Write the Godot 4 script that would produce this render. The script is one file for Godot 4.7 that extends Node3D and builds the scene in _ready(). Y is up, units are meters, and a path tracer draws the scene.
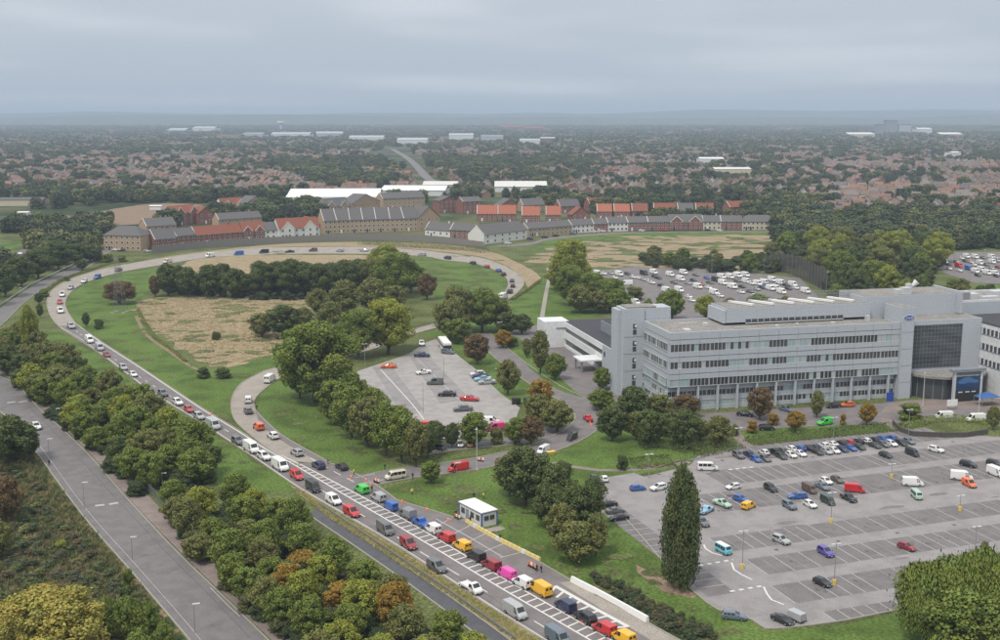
extends Node3D
# An aerial view of an office campus with car parks, a loop road and a convoy, an estate and suburbs fading into haze.
# Plan coordinates are metres: x to the right, z towards the viewer, the viewer stands over the origin.

var M := {}
var names := {}
var rng := RandomNumberGenerator.new()
var unit_box: ArrayMesh

# ------------------------------------------------------------------ mesh helpers
class MB:
	var v := PackedVector3Array()
	var n := PackedVector3Array()
	var c := PackedColorArray()
	var col := Color(1, 1, 1)
	func tri(a: Vector3, b: Vector3, d: Vector3) -> void:
		var nn := (d - a).cross(b - a).normalized()
		v.append(a); v.append(b); v.append(d)
		for i in 3:
			n.append(nn); c.append(col)
	func quad(a: Vector3, b: Vector3, d: Vector3, e: Vector3) -> void:
		tri(a, b, d); tri(a, d, e)
	# a quad whose front faces away from the point m
	func quad_out(a: Vector3, b: Vector3, d: Vector3, e: Vector3, m: Vector3) -> void:
		var nn := (d - a).cross(b - a)
		if nn.dot((a + b + d + e) / 4.0 - m) < 0.0: quad(a, e, d, b)
		else: quad(a, b, d, e)
	func tri_out(a: Vector3, b: Vector3, d: Vector3, m: Vector3) -> void:
		if (d - a).cross(b - a).dot((a + b + d) / 3.0 - m) < 0.0: tri(a, d, b)
		else: tri(a, b, d)
	func hexa(p: Array) -> void: # four corners below, four above
		var m := Vector3.ZERO
		for q in p: m += q / 8.0
		for f in [[0, 1, 2, 3], [4, 5, 6, 7], [0, 1, 5, 4], [1, 2, 6, 5], [2, 3, 7, 6], [3, 0, 4, 7]]:
			quad_out(p[f[0]], p[f[1]], p[f[2]], p[f[3]], m)
	func box(at: Vector3, s: Vector3, turn := 0.0) -> void:
		var b := Basis(Vector3.UP, turn)
		var h := s / 2.0
		var p := []
		for y in [-h.y, h.y]:
			for q in [[-1, -1], [1, -1], [1, 1], [-1, 1]]:
				p.append(at + b * Vector3(q[0] * h.x, y, q[1] * h.z))
		hexa(p)
	func taper(at: Vector3, s0: Vector2, s1: Vector2, hgt: float) -> void:
		var p := []
		for k in 2:
			var s: Vector2 = [s0, s1][k] / 2.0
			for q in [[-1, -1], [1, -1], [1, 1], [-1, 1]]:
				p.append(at + Vector3(q[0] * s.x, hgt * k, q[1] * s.y))
		hexa(p)
	func tube(a: Vector3, b: Vector3, r0: float, r1: float, k := 6, caps := true) -> void:
		var d := (b - a).normalized()
		var s := d.cross(Vector3(0.31, 0.2, 0.93)).normalized()
		var t := d.cross(s)
		var m := (a + b) / 2.0
		for i in k:
			var o0 := s * cos(TAU * i / k) + t * sin(TAU * i / k)
			var o1 := s * cos(TAU * (i + 1) / k) + t * sin(TAU * (i + 1) / k)
			quad_out(a + o0 * r0, a + o1 * r0, b + o1 * r1, b + o0 * r1, m)
			if caps:
				tri_out(b, b + o0 * r1, b + o1 * r1, m)
				tri_out(a, a + o0 * r0, a + o1 * r0, m)
	func flat(poly: PackedVector2Array, y: float) -> void:
		var t := Geometry2D.triangulate_polygon(poly)
		for i in range(0, t.size(), 3):
			var a := Vector3(poly[t[i]].x, y, poly[t[i]].y)
			var b := Vector3(poly[t[i + 1]].x, y, poly[t[i + 1]].y)
			var d := Vector3(poly[t[i + 2]].x, y, poly[t[i + 2]].y)
			tri_out(a, b, d, a - Vector3(0, 9, 0))
	func prism(poly: PackedVector2Array, y0: float, y1: float) -> void:
		flat(poly, y1)
		var cw := Geometry2D.is_polygon_clockwise(poly)
		for i in poly.size():
			var a := poly[i]
			var b := poly[(i + 1) % poly.size()]
			var q := [Vector3(a.x, y0, a.y), Vector3(b.x, y0, b.y), Vector3(b.x, y1, b.y), Vector3(a.x, y1, a.y)]
			if cw: quad(q[0], q[3], q[2], q[1])
			else: quad(q[0], q[1], q[2], q[3])
	func mesh() -> ArrayMesh:
		var a := []
		a.resize(Mesh.ARRAY_MAX)
		a[Mesh.ARRAY_VERTEX] = v
		a[Mesh.ARRAY_NORMAL] = n
		a[Mesh.ARRAY_COLOR] = c
		var m := ArrayMesh.new()
		if v.size(): m.add_surface_from_arrays(Mesh.PRIMITIVE_TRIANGLES, a)
		return m

func numbered(called: String) -> String:
	var k: int = names.get(called, -1) + 1
	names[called] = k
	return called if k == 0 else "%s_%03d" % [called, k]

func tag(o: Node, label := "", category := "", group := "", kind := "") -> Node:
	if label: o.set_meta("label", label)
	if category: o.set_meta("category", category)
	if group: o.set_meta("group", group)
	if kind: o.set_meta("kind", kind)
	return o

func thing(called: String, label: String, category: String, at := Vector3.ZERO, turn := 0.0, group := "") -> Node3D:
	var o := Node3D.new()
	o.name = numbered(called)
	add_child(o)
	o.position = at
	o.rotation.y = turn
	tag(o, label, category, group)
	return o

func part(called: String, mesh: Mesh, m: Material, parent: Node = null, at := Vector3.ZERO) -> MeshInstance3D:
	var o := MeshInstance3D.new()
	o.mesh = mesh
	o.material_override = m
	o.position = at
	if parent == null:
		o.name = numbered(called)
		add_child(o)
	else:
		o.name = called
		parent.add_child(o, true)
	return o

# a scaled copy of the shared bevel-free unit box
func block(called: String, m: Material, parent: Node, at: Vector3, s: Vector3, turn := 0.0) -> MeshInstance3D:
	var o := part(called, unit_box, m, parent, at)
	o.transform = Transform3D(Basis(Vector3.UP, turn) * Basis.from_scale(s), at)
	return o

func structure(called: String, mesh: Mesh, m: Material) -> MeshInstance3D:
	var o := part(called, mesh, m)
	o.set_meta("kind", "structure")
	return o

func smooth_line(pts: Array, closed := false, step := 4.0) -> PackedVector2Array:
	var out := PackedVector2Array()
	var k := pts.size()
	var last := k if closed else k - 1
	for i in last:
		var a: Vector2 = pts[(i - 1 + k) % k] if closed else pts[maxi(i - 1, 0)]
		var b: Vector2 = pts[i]
		var d: Vector2 = pts[(i + 1) % k]
		var e: Vector2 = pts[(i + 2) % k] if closed else pts[mini(i + 2, k - 1)]
		var m := maxi(1, int(b.distance_to(d) / step))
		for j in m: out.append(b.cubic_interpolate(d, a, e, float(j) / m))
	if not closed: out.append(pts[k - 1])
	return out

# the line moved sideways
func beside(line: PackedVector2Array, off: float) -> PackedVector2Array:
	var out := PackedVector2Array()
	for i in line.size():
		var t := (line[mini(i + 1, line.size() - 1)] - line[maxi(i - 1, 0)]).normalized()
		out.append(line[i] + Vector2(-t.y, t.x) * off)
	return out

func ribbon(mb: MB, line: PackedVector2Array, o0: float, o1: float, y0: float, y1: float) -> void:
	var a := beside(line, o0)
	var b := beside(line, o1)
	for i in line.size() - 1:
		var p := [Vector3(a[i].x, y1, a[i].y), Vector3(a[i + 1].x, y1, a[i + 1].y), Vector3(b[i + 1].x, y1, b[i + 1].y), Vector3(b[i].x, y1, b[i].y)]
		mb.quad_out(p[0], p[1], p[2], p[3], p[0] - Vector3(0, 5, 0))
		if y1 - y0 > 0.03:
			var dn := Vector3(0, y0 - y1, 0)
			mb.quad_out(p[0], p[1], p[1] + dn, p[0] + dn, p[2])
			mb.quad_out(p[3], p[2], p[2] + dn, p[3] + dn, p[0])

func dashes(mb: MB, line: PackedVector2Array, w: float, y: float, on: float, off: float) -> void:
	var run := 0.0
	for i in line.size() - 1:
		var l := line[i].distance_to(line[i + 1])
		var t := (line[i + 1] - line[i]) / l
		var s := Vector2(-t.y, t.x) * w / 2.0
		var at := 0.0
		while at < l:
			var ph := fmod(run + at, on + off)
			var go := minf((on - ph) if ph < on else (on + off - ph), l - at) + 0.001
			if ph < on:
				var a := line[i] + t * at
				var b := line[i] + t * (at + go)
				mb.quad_out(Vector3(a.x + s.x, y, a.y + s.y), Vector3(b.x + s.x, y, b.y + s.y), Vector3(b.x - s.x, y, b.y - s.y), Vector3(a.x - s.x, y, a.y - s.y), Vector3(a.x, -9, a.y))
			at += go
		run += l

# an outline with its sides split and shaken a little
func ragged(pts: Array, amount: float, step := 5.0) -> PackedVector2Array:
	var line := smooth_line(pts, true, step)
	if amount <= 0.0: return line
	for i in line.size():
		line[i] += Vector2(rng.randf_range(-1, 1), rng.randf_range(-1, 1)) * amount
	return line

func sheet(called: String, pts: Array, y: float, m: Material, shake := 0.0, soft := true) -> MeshInstance3D:
	var mb := MB.new()
	mb.flat(ragged(pts, shake) if soft else PackedVector2Array(pts), y)
	return structure(called, mb.mesh(), m)

func inside(p: Vector2, poly: Array) -> bool:
	return Geometry2D.is_point_in_polygon(p, PackedVector2Array(poly))

# ------------------------------------------------------------------ materials
func lin(r: float, g: float, b: float) -> Color:
	return Color(r, g, b).linear_to_srgb()

func noise_tex(stops: Array, freq: float, size := 512, octaves := 5, kind := FastNoiseLite.TYPE_SIMPLEX_SMOOTH, seed_ := 1) -> NoiseTexture2D:
	var f := FastNoiseLite.new()
	f.noise_type = kind
	f.frequency = freq
	f.fractal_octaves = octaves
	f.fractal_gain = 0.62
	f.seed = seed_
	var t := NoiseTexture2D.new()
	t.noise = f
	t.width = size
	t.height = size
	t.seamless = true
	t.seamless_blend_skirt = 0.25
	var g := Gradient.new()
	g.offsets = PackedFloat32Array(stops.map(func(s): return s[0]))
	g.colors = PackedColorArray(stops.map(func(s): return lin(s[1], s[2], s[3])))
	t.color_ramp = g
	return t

func plain(called: String, c: Color, rough := 0.7, metal := 0.0, vcol := false) -> StandardMaterial3D:
	var m := StandardMaterial3D.new()
	m.resource_name = called
	m.albedo_color = c
	m.roughness = rough
	m.metallic = metal
	m.vertex_color_use_as_albedo = vcol
	M[called] = m
	return m

# world-mapped surface: a fine and a coarse noise multiplied
func ground_mat(called: String, fine: Texture2D, fine_m: float, coarse: Texture2D = null, coarse_m := 100.0, rough := 0.9) -> StandardMaterial3D:
	var m := StandardMaterial3D.new()
	m.resource_name = called
	m.roughness = rough
	m.metallic_specular = 0.25
	m.albedo_texture = fine
	m.uv1_triplanar = true
	m.uv1_world_triplanar = true
	m.uv1_scale = Vector3.ONE / fine_m
	if coarse:
		m.detail_enabled = true
		m.detail_albedo = coarse
		m.detail_blend_mode = BaseMaterial3D.BLEND_MODE_MUL
		m.detail_uv_layer = BaseMaterial3D.DETAIL_UV_2
		m.uv2_triplanar = true
		m.uv2_world_triplanar = true
		m.uv2_scale = Vector3.ONE / coarse_m
	M[called] = m
	return m

func make_materials() -> void:
	var patches := noise_tex([[0.25, 0.62, 0.62, 0.6], [0.5, 0.88, 0.9, 0.85], [0.75, 1.0, 1.0, 1.0]], 0.011, 512, 4, FastNoiseLite.TYPE_SIMPLEX_SMOOTH, 5)
	var patches2 := noise_tex([[0.3, 0.84, 0.84, 0.84], [0.5, 0.93, 0.93, 0.93], [0.7, 1.0, 1.0, 1.0]], 0.016, 512, 5, FastNoiseLite.TYPE_SIMPLEX_SMOOTH, 9)
	ground_mat("lawn", noise_tex([[0.2, 0.065, 0.105, 0.023], [0.5, 0.105, 0.168, 0.037], [0.8, 0.165, 0.22, 0.065]], 0.03, 512, 5, FastNoiseLite.TYPE_SIMPLEX_SMOOTH, 2), 14.0, patches, 110.0)
	ground_mat("rough_grass", noise_tex([[0.2, 0.06, 0.085, 0.028], [0.5, 0.12, 0.145, 0.05], [0.8, 0.22, 0.2, 0.09]], 0.03, 512, 5, FastNoiseLite.TYPE_SIMPLEX_SMOOTH, 3), 17.0, patches, 140.0)
	ground_mat("dry_grass", noise_tex([[0.2, 0.19, 0.155, 0.085], [0.45, 0.3, 0.235, 0.145], [0.8, 0.38, 0.305, 0.2]], 0.03, 512, 6, FastNoiseLite.TYPE_SIMPLEX_SMOOTH, 4), 24.0, patches2, 70.0)
	ground_mat("far_land", noise_tex([[0.25, 0.03, 0.045, 0.02], [0.45, 0.06, 0.08, 0.03], [0.6, 0.1, 0.11, 0.05], [0.8, 0.16, 0.13, 0.075]], 0.012, 512, 6, FastNoiseLite.TYPE_SIMPLEX_SMOOTH, 6), 900.0, patches, 3100.0)
	ground_mat("scrub", noise_tex([[0.3, 0.035, 0.06, 0.025], [0.5, 0.09, 0.10, 0.045], [0.62, 0.2, 0.15, 0.08], [0.8, 0.28, 0.2, 0.12]], 0.014, 512, 6, FastNoiseLite.TYPE_SIMPLEX_SMOOTH, 7), 34.0, patches2, 60.0)
	ground_mat("asphalt", noise_tex([[0.2, 0.16, 0.145, 0.145], [0.5, 0.2, 0.182, 0.182], [0.8, 0.235, 0.215, 0.215]], 0.05, 512, 6, FastNoiseLite.TYPE_SIMPLEX_SMOOTH, 8), 9.0, patches2, 47.0, 0.85)
	ground_mat("old_asphalt", noise_tex([[0.2, 0.15, 0.14, 0.142], [0.5, 0.185, 0.175, 0.177], [0.8, 0.215, 0.2, 0.203]], 0.05, 512, 6, FastNoiseLite.TYPE_SIMPLEX_SMOOTH, 10), 8.0, patches2, 39.0, 0.85)
	ground_mat("wet_asphalt", noise_tex([[0.2, 0.07, 0.07, 0.078], [0.5, 0.09, 0.09, 0.1], [0.8, 0.12, 0.12, 0.13]], 0.05, 512, 6, FastNoiseLite.TYPE_SIMPLEX_SMOOTH, 11), 8.0, patches2, 31.0, 0.42)
	ground_mat("park_asphalt", noise_tex([[0.2, 0.245, 0.23, 0.23], [0.5, 0.282, 0.266, 0.266], [0.8, 0.315, 0.297, 0.295]], 0.045, 512, 6, FastNoiseLite.TYPE_SIMPLEX_SMOOTH, 12), 11.0, patches2, 53.0, 0.88)
	ground_mat("bay_asphalt", noise_tex([[0.2, 0.16, 0.15, 0.152], [0.5, 0.19, 0.178, 0.18], [0.8, 0.225, 0.21, 0.21]], 0.045, 512, 6, FastNoiseLite.TYPE_SIMPLEX_SMOOTH, 13), 10.0, patches2, 41.0, 0.88)
	ground_mat("pale_asphalt", noise_tex([[0.2, 0.3, 0.285, 0.275], [0.5, 0.345, 0.325, 0.315], [0.8, 0.38, 0.36, 0.35]], 0.045, 512, 6, FastNoiseLite.TYPE_SIMPLEX_SMOOTH, 19), 11.0, patches2, 43.0, 0.88)
	ground_mat("concrete", noise_tex([[0.2, 0.27, 0.24, 0.21], [0.5, 0.33, 0.297, 0.262], [0.8, 0.385, 0.35, 0.315]], 0.04, 512, 6, FastNoiseLite.TYPE_SIMPLEX_SMOOTH, 14), 12.0, patches2, 60.0, 0.85)
	ground_mat("footway", noise_tex([[0.2, 0.19, 0.155, 0.145], [0.5, 0.25, 0.205, 0.19], [0.8, 0.31, 0.26, 0.24]], 0.05, 512, 6, FastNoiseLite.TYPE_SIMPLEX_SMOOTH, 15), 8.0, patches2, 33.0)
	ground_mat("kerb", noise_tex([[0.2, 0.25, 0.23, 0.2], [0.8, 0.36, 0.34, 0.3]], 0.05, 256, 5), 5.0)
	ground_mat("dirt", noise_tex([[0.2, 0.16, 0.11, 0.075], [0.8, 0.3, 0.225, 0.165]], 0.04, 256, 6), 12.0)
	ground_mat("paint", noise_tex([[0.2, 0.4, 0.39, 0.38], [0.45, 0.6, 0.59, 0.57], [0.8, 0.7, 0.69, 0.67]], 0.08, 256, 6), 4.0, null, 1.0, 0.7)
	ground_mat("worn_paint", noise_tex([[0.3, 0.26, 0.25, 0.25], [0.5, 0.42, 0.41, 0.4], [0.8, 0.6, 0.59, 0.57]], 0.08, 256, 6), 4.0, null, 1.0, 0.7)
	ground_mat("roof_felt", noise_tex([[0.2, 0.19, 0.18, 0.17], [0.5, 0.27, 0.255, 0.238], [0.8, 0.35, 0.33, 0.305]], 0.03, 512, 6), 16.0, patches2, 43.0)
	ground_mat("dark_roof", noise_tex([[0.2, 0.05, 0.052, 0.06], [0.8, 0.085, 0.085, 0.095]], 0.04, 256, 5), 9.0)
	var streaks := noise_tex([[0.25, 0.38, 0.41, 0.45], [0.5, 0.425, 0.455, 0.495], [0.8, 0.455, 0.485, 0.52]], 0.03, 512, 5, FastNoiseLite.TYPE_SIMPLEX_SMOOTH, 17)
	ground_mat("cladding", streaks, 13.0, null, 1.0, 0.5)
	ground_mat("cladding_dark", noise_tex([[0.25, 0.2, 0.225, 0.25], [0.8, 0.27, 0.295, 0.325]], 0.03, 256, 5), 13.0, null, 1.0, 0.5)
	ground_mat("white_cladding", noise_tex([[0.25, 0.58, 0.59, 0.6], [0.8, 0.72, 0.73, 0.74]], 0.03, 256, 5), 15.0, null, 1.0, 0.55)
	plain("glass_dark", lin(0.045, 0.052, 0.06), 0.1).metallic_specular = 0.7
	ground_mat("oil_stain", noise_tex([[0.3, 0.1, 0.095, 0.095], [0.8, 0.15, 0.142, 0.142]], 0.06, 128, 5), 5.0)
	plain("glass_teal", lin(0.3, 0.4, 0.42), 0.25)
	plain("blind", lin(0.4, 0.42, 0.43), 0.6)
	plain("glass_car", lin(0.012, 0.014, 0.017), 0.06).metallic_specular = 0.6
	plain("house_glass", lin(0.05, 0.06, 0.075), 0.15)
	plain("metal_grey", lin(0.26, 0.27, 0.28), 0.5, 0.2)
	plain("metal_pale", lin(0.55, 0.56, 0.57), 0.45, 0.2)
	plain("mast", lin(0.2, 0.21, 0.21), 0.6, 0.3)
	plain("white", lin(0.72, 0.72, 0.71), 0.55)
	plain("off_white", lin(0.6, 0.59, 0.56), 0.6)
	plain("black", lin(0.02, 0.02, 0.022), 0.6)
	plain("tyre", lin(0.018, 0.018, 0.019), 0.9)
	plain("rim", lin(0.35, 0.35, 0.36), 0.35, 0.6)
	plain("lamp_clear", lin(0.6, 0.62, 0.63), 0.2)
	plain("lamp_red", lin(0.35, 0.012, 0.012), 0.3)
	plain("lamp_amber", lin(0.7, 0.3, 0.04), 0.4)
	plain("trim_black", lin(0.025, 0.025, 0.027), 0.7)
	plain("yellow_paint", lin(0.62, 0.45, 0.1), 0.6)
	plain("yellow_kerb", lin(0.62, 0.5, 0.2), 0.7)
	plain("orange_plastic", lin(0.75, 0.14, 0.03), 0.5)
	plain("blue_sign", lin(0.02, 0.06, 0.33), 0.35)
	plain("banner_blue", lin(0.018, 0.045, 0.11), 0.3)
	plain("banner_light", lin(0.05, 0.15, 0.34), 0.3)
	plain("canopy_blue", lin(0.04, 0.12, 0.32), 0.5)
	plain("blue_trim", lin(0.05, 0.12, 0.32), 0.5)
	plain("fence_timber", lin(0.2, 0.185, 0.17), 0.85)
	plain("fence_steel", lin(0.19, 0.21, 0.2), 0.6, 0.3)
	plain("net_dark", lin(0.075, 0.065, 0.06), 0.9)
	plain("bark", lin(0.085, 0.065, 0.048), 0.95)
	plain("hedge_wood", lin(0.07, 0.055, 0.04), 0.95)
	plain("person", Color.WHITE, 0.8, 0.0, true)
	plain("far_house", Color.WHITE, 0.85, 0.0, true)
	for w in [["buff", 0.4, 0.295, 0.2], ["brick", 0.25, 0.115, 0.09], ["cream", 0.55, 0.49, 0.37]]:
		ground_mat("wall_" + w[0], noise_tex([[0.2, w[1] * 0.8, w[2] * 0.8, w[3] * 0.8], [0.8, w[1] * 1.15, w[2] * 1.15, w[3] * 1.15]], 0.06, 128, 5), 7.0)
	ground_mat("wall_white", noise_tex([[0.2, 0.58, 0.57, 0.54], [0.8, 0.72, 0.71, 0.68]], 0.06, 128, 5), 9.0)
	for w in [["slate", 0.135, 0.13, 0.13], ["red", 0.24, 0.095, 0.065], ["orange", 0.37, 0.14, 0.09], ["brown", 0.14, 0.095, 0.075]]:
		ground_mat("roof_" + w[0], noise_tex([[0.2, w[1] * 0.75, w[2] * 0.75, w[3] * 0.75], [0.8, w[1] * 1.2, w[2] * 1.2, w[3] * 1.2]], 0.06, 128, 5), 6.0)
	# car paints
	for p in [["white", 0.72, 0.72, 0.71], ["silver", 0.38, 0.39, 0.4], ["grey", 0.115, 0.12, 0.125], ["slate", 0.12, 0.155, 0.2], ["black", 0.014, 0.014, 0.016], ["navy", 0.018, 0.028, 0.085], ["blue", 0.025, 0.11, 0.4], ["pale blue", 0.3, 0.5, 0.66], ["cyan", 0.12, 0.48, 0.58], ["red", 0.5, 0.02, 0.025], ["dark red", 0.26, 0.014, 0.022], ["orange", 0.68, 0.13, 0.03], ["yellow", 0.8, 0.43, 0.012], ["pink", 0.78, 0.06, 0.4], ["magenta", 0.62, 0.03, 0.18], ["green", 0.05, 0.52, 0.07], ["dark green", 0.03, 0.045, 0.035], ["mint", 0.38, 0.54, 0.44], ["purple", 0.09, 0.06, 0.34], ["brown", 0.1, 0.055, 0.04], ["olive", 0.09, 0.085, 0.06], ["cream", 0.6, 0.56, 0.45]]:
		var m := plain("paint_" + p[0], lin(p[1], p[2], p[3]), 0.35)
		m.clearcoat_enabled = true
		m.clearcoat = 0.6
		m.clearcoat_roughness = 0.08
	# foliage: the leaf colour is the tint times the leaf's own vertex colour
	for p in [["b", 0.185, 0.23, 0.052], ["d", 0.112, 0.14, 0.047], ["o", 0.2, 0.205, 0.068], ["y", 0.3, 0.32, 0.06], ["a", 0.36, 0.235, 0.05], ["r", 0.19, 0.13, 0.065], ["p", 0.11, 0.135, 0.05], ["w", 0.2, 0.245, 0.055], ["g", 0.39, 0.345, 0.09]]:
		var m := plain("leaf_" + p[0], lin(p[1], p[2], p[3]), 0.75, 0.0, true)
		m.metallic_specular = 0.25
		m.backlight_enabled = true
		m.backlight = lin(p[1] * 0.9, p[2] * 1.0, p[3] * 0.7)
	plain("far_leaf", Color.WHITE, 0.85, 0.0, true)
	plain("tuft", Color.WHITE, 0.9, 0.0, true)

# ------------------------------------------------------------------ trees
var crowns := {}
var trunks := {}

# a crown of many small leaf faces on lobes; unit tree: 10 m tall, 8 m wide
func crown_mesh(form: String, leaves: int, size: float, seed_: int) -> ArrayMesh:
	var r := RandomNumberGenerator.new()
	r.seed = seed_
	var lobes := []
	var count := 84
	if form == "poplar": count = 70
	elif form == "willow": count = 30
	elif form == "bush": count = 44
	elif form == "mound": count = 18
	for i in count:
		var p := Vector3.ZERO
		var rad := 1.0
		var hue := r.randf_range(-1, 1)
		var u := r.randf()
		var ang := i * 2.4 + r.randf_range(-0.5, 0.5)
		match form:
			"poplar":
				var h := 0.6 + 8.8 * pow((i + 0.5) / count, 0.95)
				var w := 3.5 * pow(sin(PI * clampf(h / 10.2 * 0.83 + 0.17, 0, 1)), 0.78)
				p = Vector3(cos(ang) * w * 0.62, h, sin(ang) * w * 0.62)
				rad = r.randf_range(0.2, 0.38) * w + 0.24
			"bush", "mound":
				var h2 := 1.0 + 6.5 * u
				var w2 := 3.0 * sqrt(maxf(0.05, 1.0 - pow((h2 - 2.0) / 6.8, 2)))
				p = Vector3(cos(ang) * w2 * r.randf_range(0.35, 0.95), h2, sin(ang) * w2 * r.randf_range(0.35, 0.95))
				rad = r.randf_range(0.7, 1.5)
			"willow":
				var w3 := 3.0 * sqrt(r.randf())
				p = Vector3(cos(ang) * w3, 5.2 + 2.9 * (1.0 - pow(w3 / 3.4, 2)) + r.randf_range(-0.6, 0.6), sin(ang) * w3)
				rad = r.randf_range(1.1, 1.6)
			_:
				var y := 1.0 - 2.0 * (i + 0.5) / count
				var rr := sqrt(1.0 - y * y) * pow(r.randf_range(0.12, 1.3), 0.5)
				p = Vector3(cos(ang) * rr * 2.75, 5.35 + y * 3.45, sin(ang) * rr * 2.75)
				if form == "tall": p = Vector3(p.x * 0.85, p.y + 0.1, p.z * 0.85)
				rad = r.randf_range(0.42, 1.12)
		lobes.append([p, rad, hue, r.randf_range(0.8, 1.15)])
	var v := PackedVector3Array()
	var n := PackedVector3Array()
	var c := PackedColorArray()
	var ix := PackedInt32Array()
	var total := 0.0
	for l in lobes: total += l[1] * l[1]
	for l in lobes:
		var m := int(leaves * l[1] * l[1] / total)
		for k in m:
			var d := Vector3(r.randfn(), r.randfn() + 0.25, r.randfn()).normalized()
			var rad: float = l[1] * (1.06 - 0.5 * pow(r.randf(), 2.2))
			if r.randf() < 0.14: rad *= r.randf_range(1.05, 1.4)
			var p: Vector3 = l[0] + d * rad * Vector3(1, 0.85, 1)
			if form == "willow":
				p.y -= pow(r.randf(), 1.6) * 3.6 * clampf(Vector2(p.x, p.z).length() / 3.4, 0.2, 1.0)
			if p.y < 0.15: p.y = 0.15 + r.randf() * 0.4
			var face := (d + Vector3(r.randfn(), r.randfn(), r.randfn()) * 0.75).normalized()
			var s := face.cross(Vector3(r.randfn(), r.randfn(), r.randfn())).normalized()
			var t := face.cross(s)
			var z := size * r.randf_range(0.65, 1.35)
			if form == "willow":
				t = (Vector3.DOWN + Vector3(r.randfn(), r.randfn(), r.randfn()) * 0.25).normalized() * 1.6
				s = t.cross(face).normalized() * 0.6
			var shade_normal := (face * 0.8 + d * 0.45).normalized()
			var hue: float = l[2] * 0.5 + r.randf_range(-0.5, 0.5)
			var lum: float = l[3] * r.randf_range(0.72, 1.3)
			var cc := Color((1.0 + 0.28 * hue) * lum, (1.0 + 0.06 * hue) * lum, (1.0 - 0.12 * hue) * lum)
			var b := v.size()
			var tip := face * z * 0.18
			v.append(p - t * z * 0.5); v.append(p + s * z * 0.42 - tip); v.append(p + t * z * 0.5); v.append(p - s * z * 0.42 - tip)
			for q in 4:
				n.append(shade_normal); c.append(cc)
			var turned := t.cross(s).dot(shade_normal) < 0.0
			for q in ([0, 2, 1, 0, 3, 2] if turned else [0, 1, 2, 0, 2, 3]): ix.append(b + q)
	var a := []
	a.resize(Mesh.ARRAY_MAX)
	a[Mesh.ARRAY_VERTEX] = v
	a[Mesh.ARRAY_NORMAL] = n
	a[Mesh.ARRAY_COLOR] = c
	a[Mesh.ARRAY_INDEX] = ix
	var mesh := ArrayMesh.new()
	mesh.add_surface_from_arrays(Mesh.PRIMITIVE_TRIANGLES, a)
	return mesh

func trunk_mesh(form: String, seed_: int) -> ArrayMesh:
	var r := RandomNumberGenerator.new()
	r.seed = seed_ + 77
	var mb := MB.new()
	var topy := 9.0 if form == "poplar" else 6.0
	var last := Vector3(0, -0.2, 0)
	for i in 5:
		var to := Vector3(r.randf_range(-0.15, 0.15), topy * (i + 1) / 5.0, r.randf_range(-0.15, 0.15))
		mb.tube(last, to, 0.26 - 0.04 * i, 0.22 - 0.04 * i, 6, false)
		if i > 0:
			for k in 3:
				var ang := r.randf() * TAU
				var reach := 0.9 if form == "poplar" else 2.2
				mb.tube(to, to + Vector3(cos(ang) * reach, 1.6, sin(ang) * reach), 0.1 - 0.012 * i, 0.025, 5, false)
		last = to
	return mb.mesh()

func make_trees() -> void:
	for e in [["round", 0, 9500, 0.36], ["round", 1, 9500, 0.36], ["round", 2, 9500, 0.34], ["tall", 0, 9000, 0.36], ["tall", 1, 9000, 0.35], ["bush", 0, 8000, 0.4], ["bush", 1, 8000, 0.4], ["poplar", 0, 20000, 0.26], ["willow", 0, 26000, 0.27], ["willow", 1, 26000, 0.27], ["feather", 0, 30000, 0.21], ["feather", 1, 30000, 0.21], ["mound", 0, 2600, 0.5]]:
		var key: String = e[0] + str(e[1])
		crowns[key] = crown_mesh(e[0], e[2], e[3], 100 + e[1] * 17 + e[0].length())
		trunks[key] = trunk_mesh(e[0], 100 + e[1] * 17)

var zone_size := {}
var zone_seen := {}
const ORDINALS := ["first", "second", "third", "fourth", "fifth", "sixth", "seventh", "eighth", "ninth", "tenth", "eleventh", "twelfth", "thirteenth", "fourteenth", "fifteenth", "sixteenth", "seventeenth", "eighteenth", "nineteenth", "twentieth", "twenty-first", "twenty-second", "twenty-third", "twenty-fourth", "twenty-fifth", "twenty-sixth"]
const KIND_WORDS := {"b": "mid green", "d": "dark green", "o": "olive green", "y": "yellow green", "a": "autumn orange", "r": "reddish brown", "p": "tall columnar", "w": "weeping pale green", "g": "golden yellow green"}

func plant_tree(x: float, z: float, h: float, w: float, kind: String, zone: String) -> void:
	var form := "round"
	if kind == "p": form = "poplar"
	elif kind == "w": form = "willow"
	elif kind == "g" or w > 13.0 or h > 16.0: form = "feather"
	elif h < 4.6 or h < w * 0.75: form = "bush"
	elif h > w * 1.35: form = "tall"
	var many: int = {"round": 3, "tall": 2, "bush": 2, "poplar": 1, "willow": 2, "feather": 2}[form]
	var key := form + str(rng.randi() % many)
	var shrub := h < 4.6
	var ordinal := ""
	if zone_size[zone] <= 26:
		zone_seen[zone] = zone_seen.get(zone, 0) + 1
		ordinal = ", %s from left there" % ORDINALS[zone_seen[zone] - 1]
	elif h > 9.2: ordinal = ", one of the tallest there"
	elif h < 7.4: ordinal = ", one of the lowest there"
	var t := thing("shrub" if shrub else "poplar_tree" if form == "poplar" else "willow_tree" if form == "willow" else "broadleaf_tree", "%s %s %s%s" % [KIND_WORDS[kind], "shrub" if shrub else "willow" if form == "willow" else "tree", zone, ordinal], "shrub" if shrub else "tree", Vector3(x, 0, z), rng.randf() * TAU, "trees " + zone)
	var s := Vector3(w / 7.6, h / 9.9, w / 7.6)
	var tr := part("trunk", trunks[key], M.bark, t)
	tr.scale = s
	var cr := part("crown", crowns[key], M["leaf_" + kind], t)
	cr.scale = s

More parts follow.
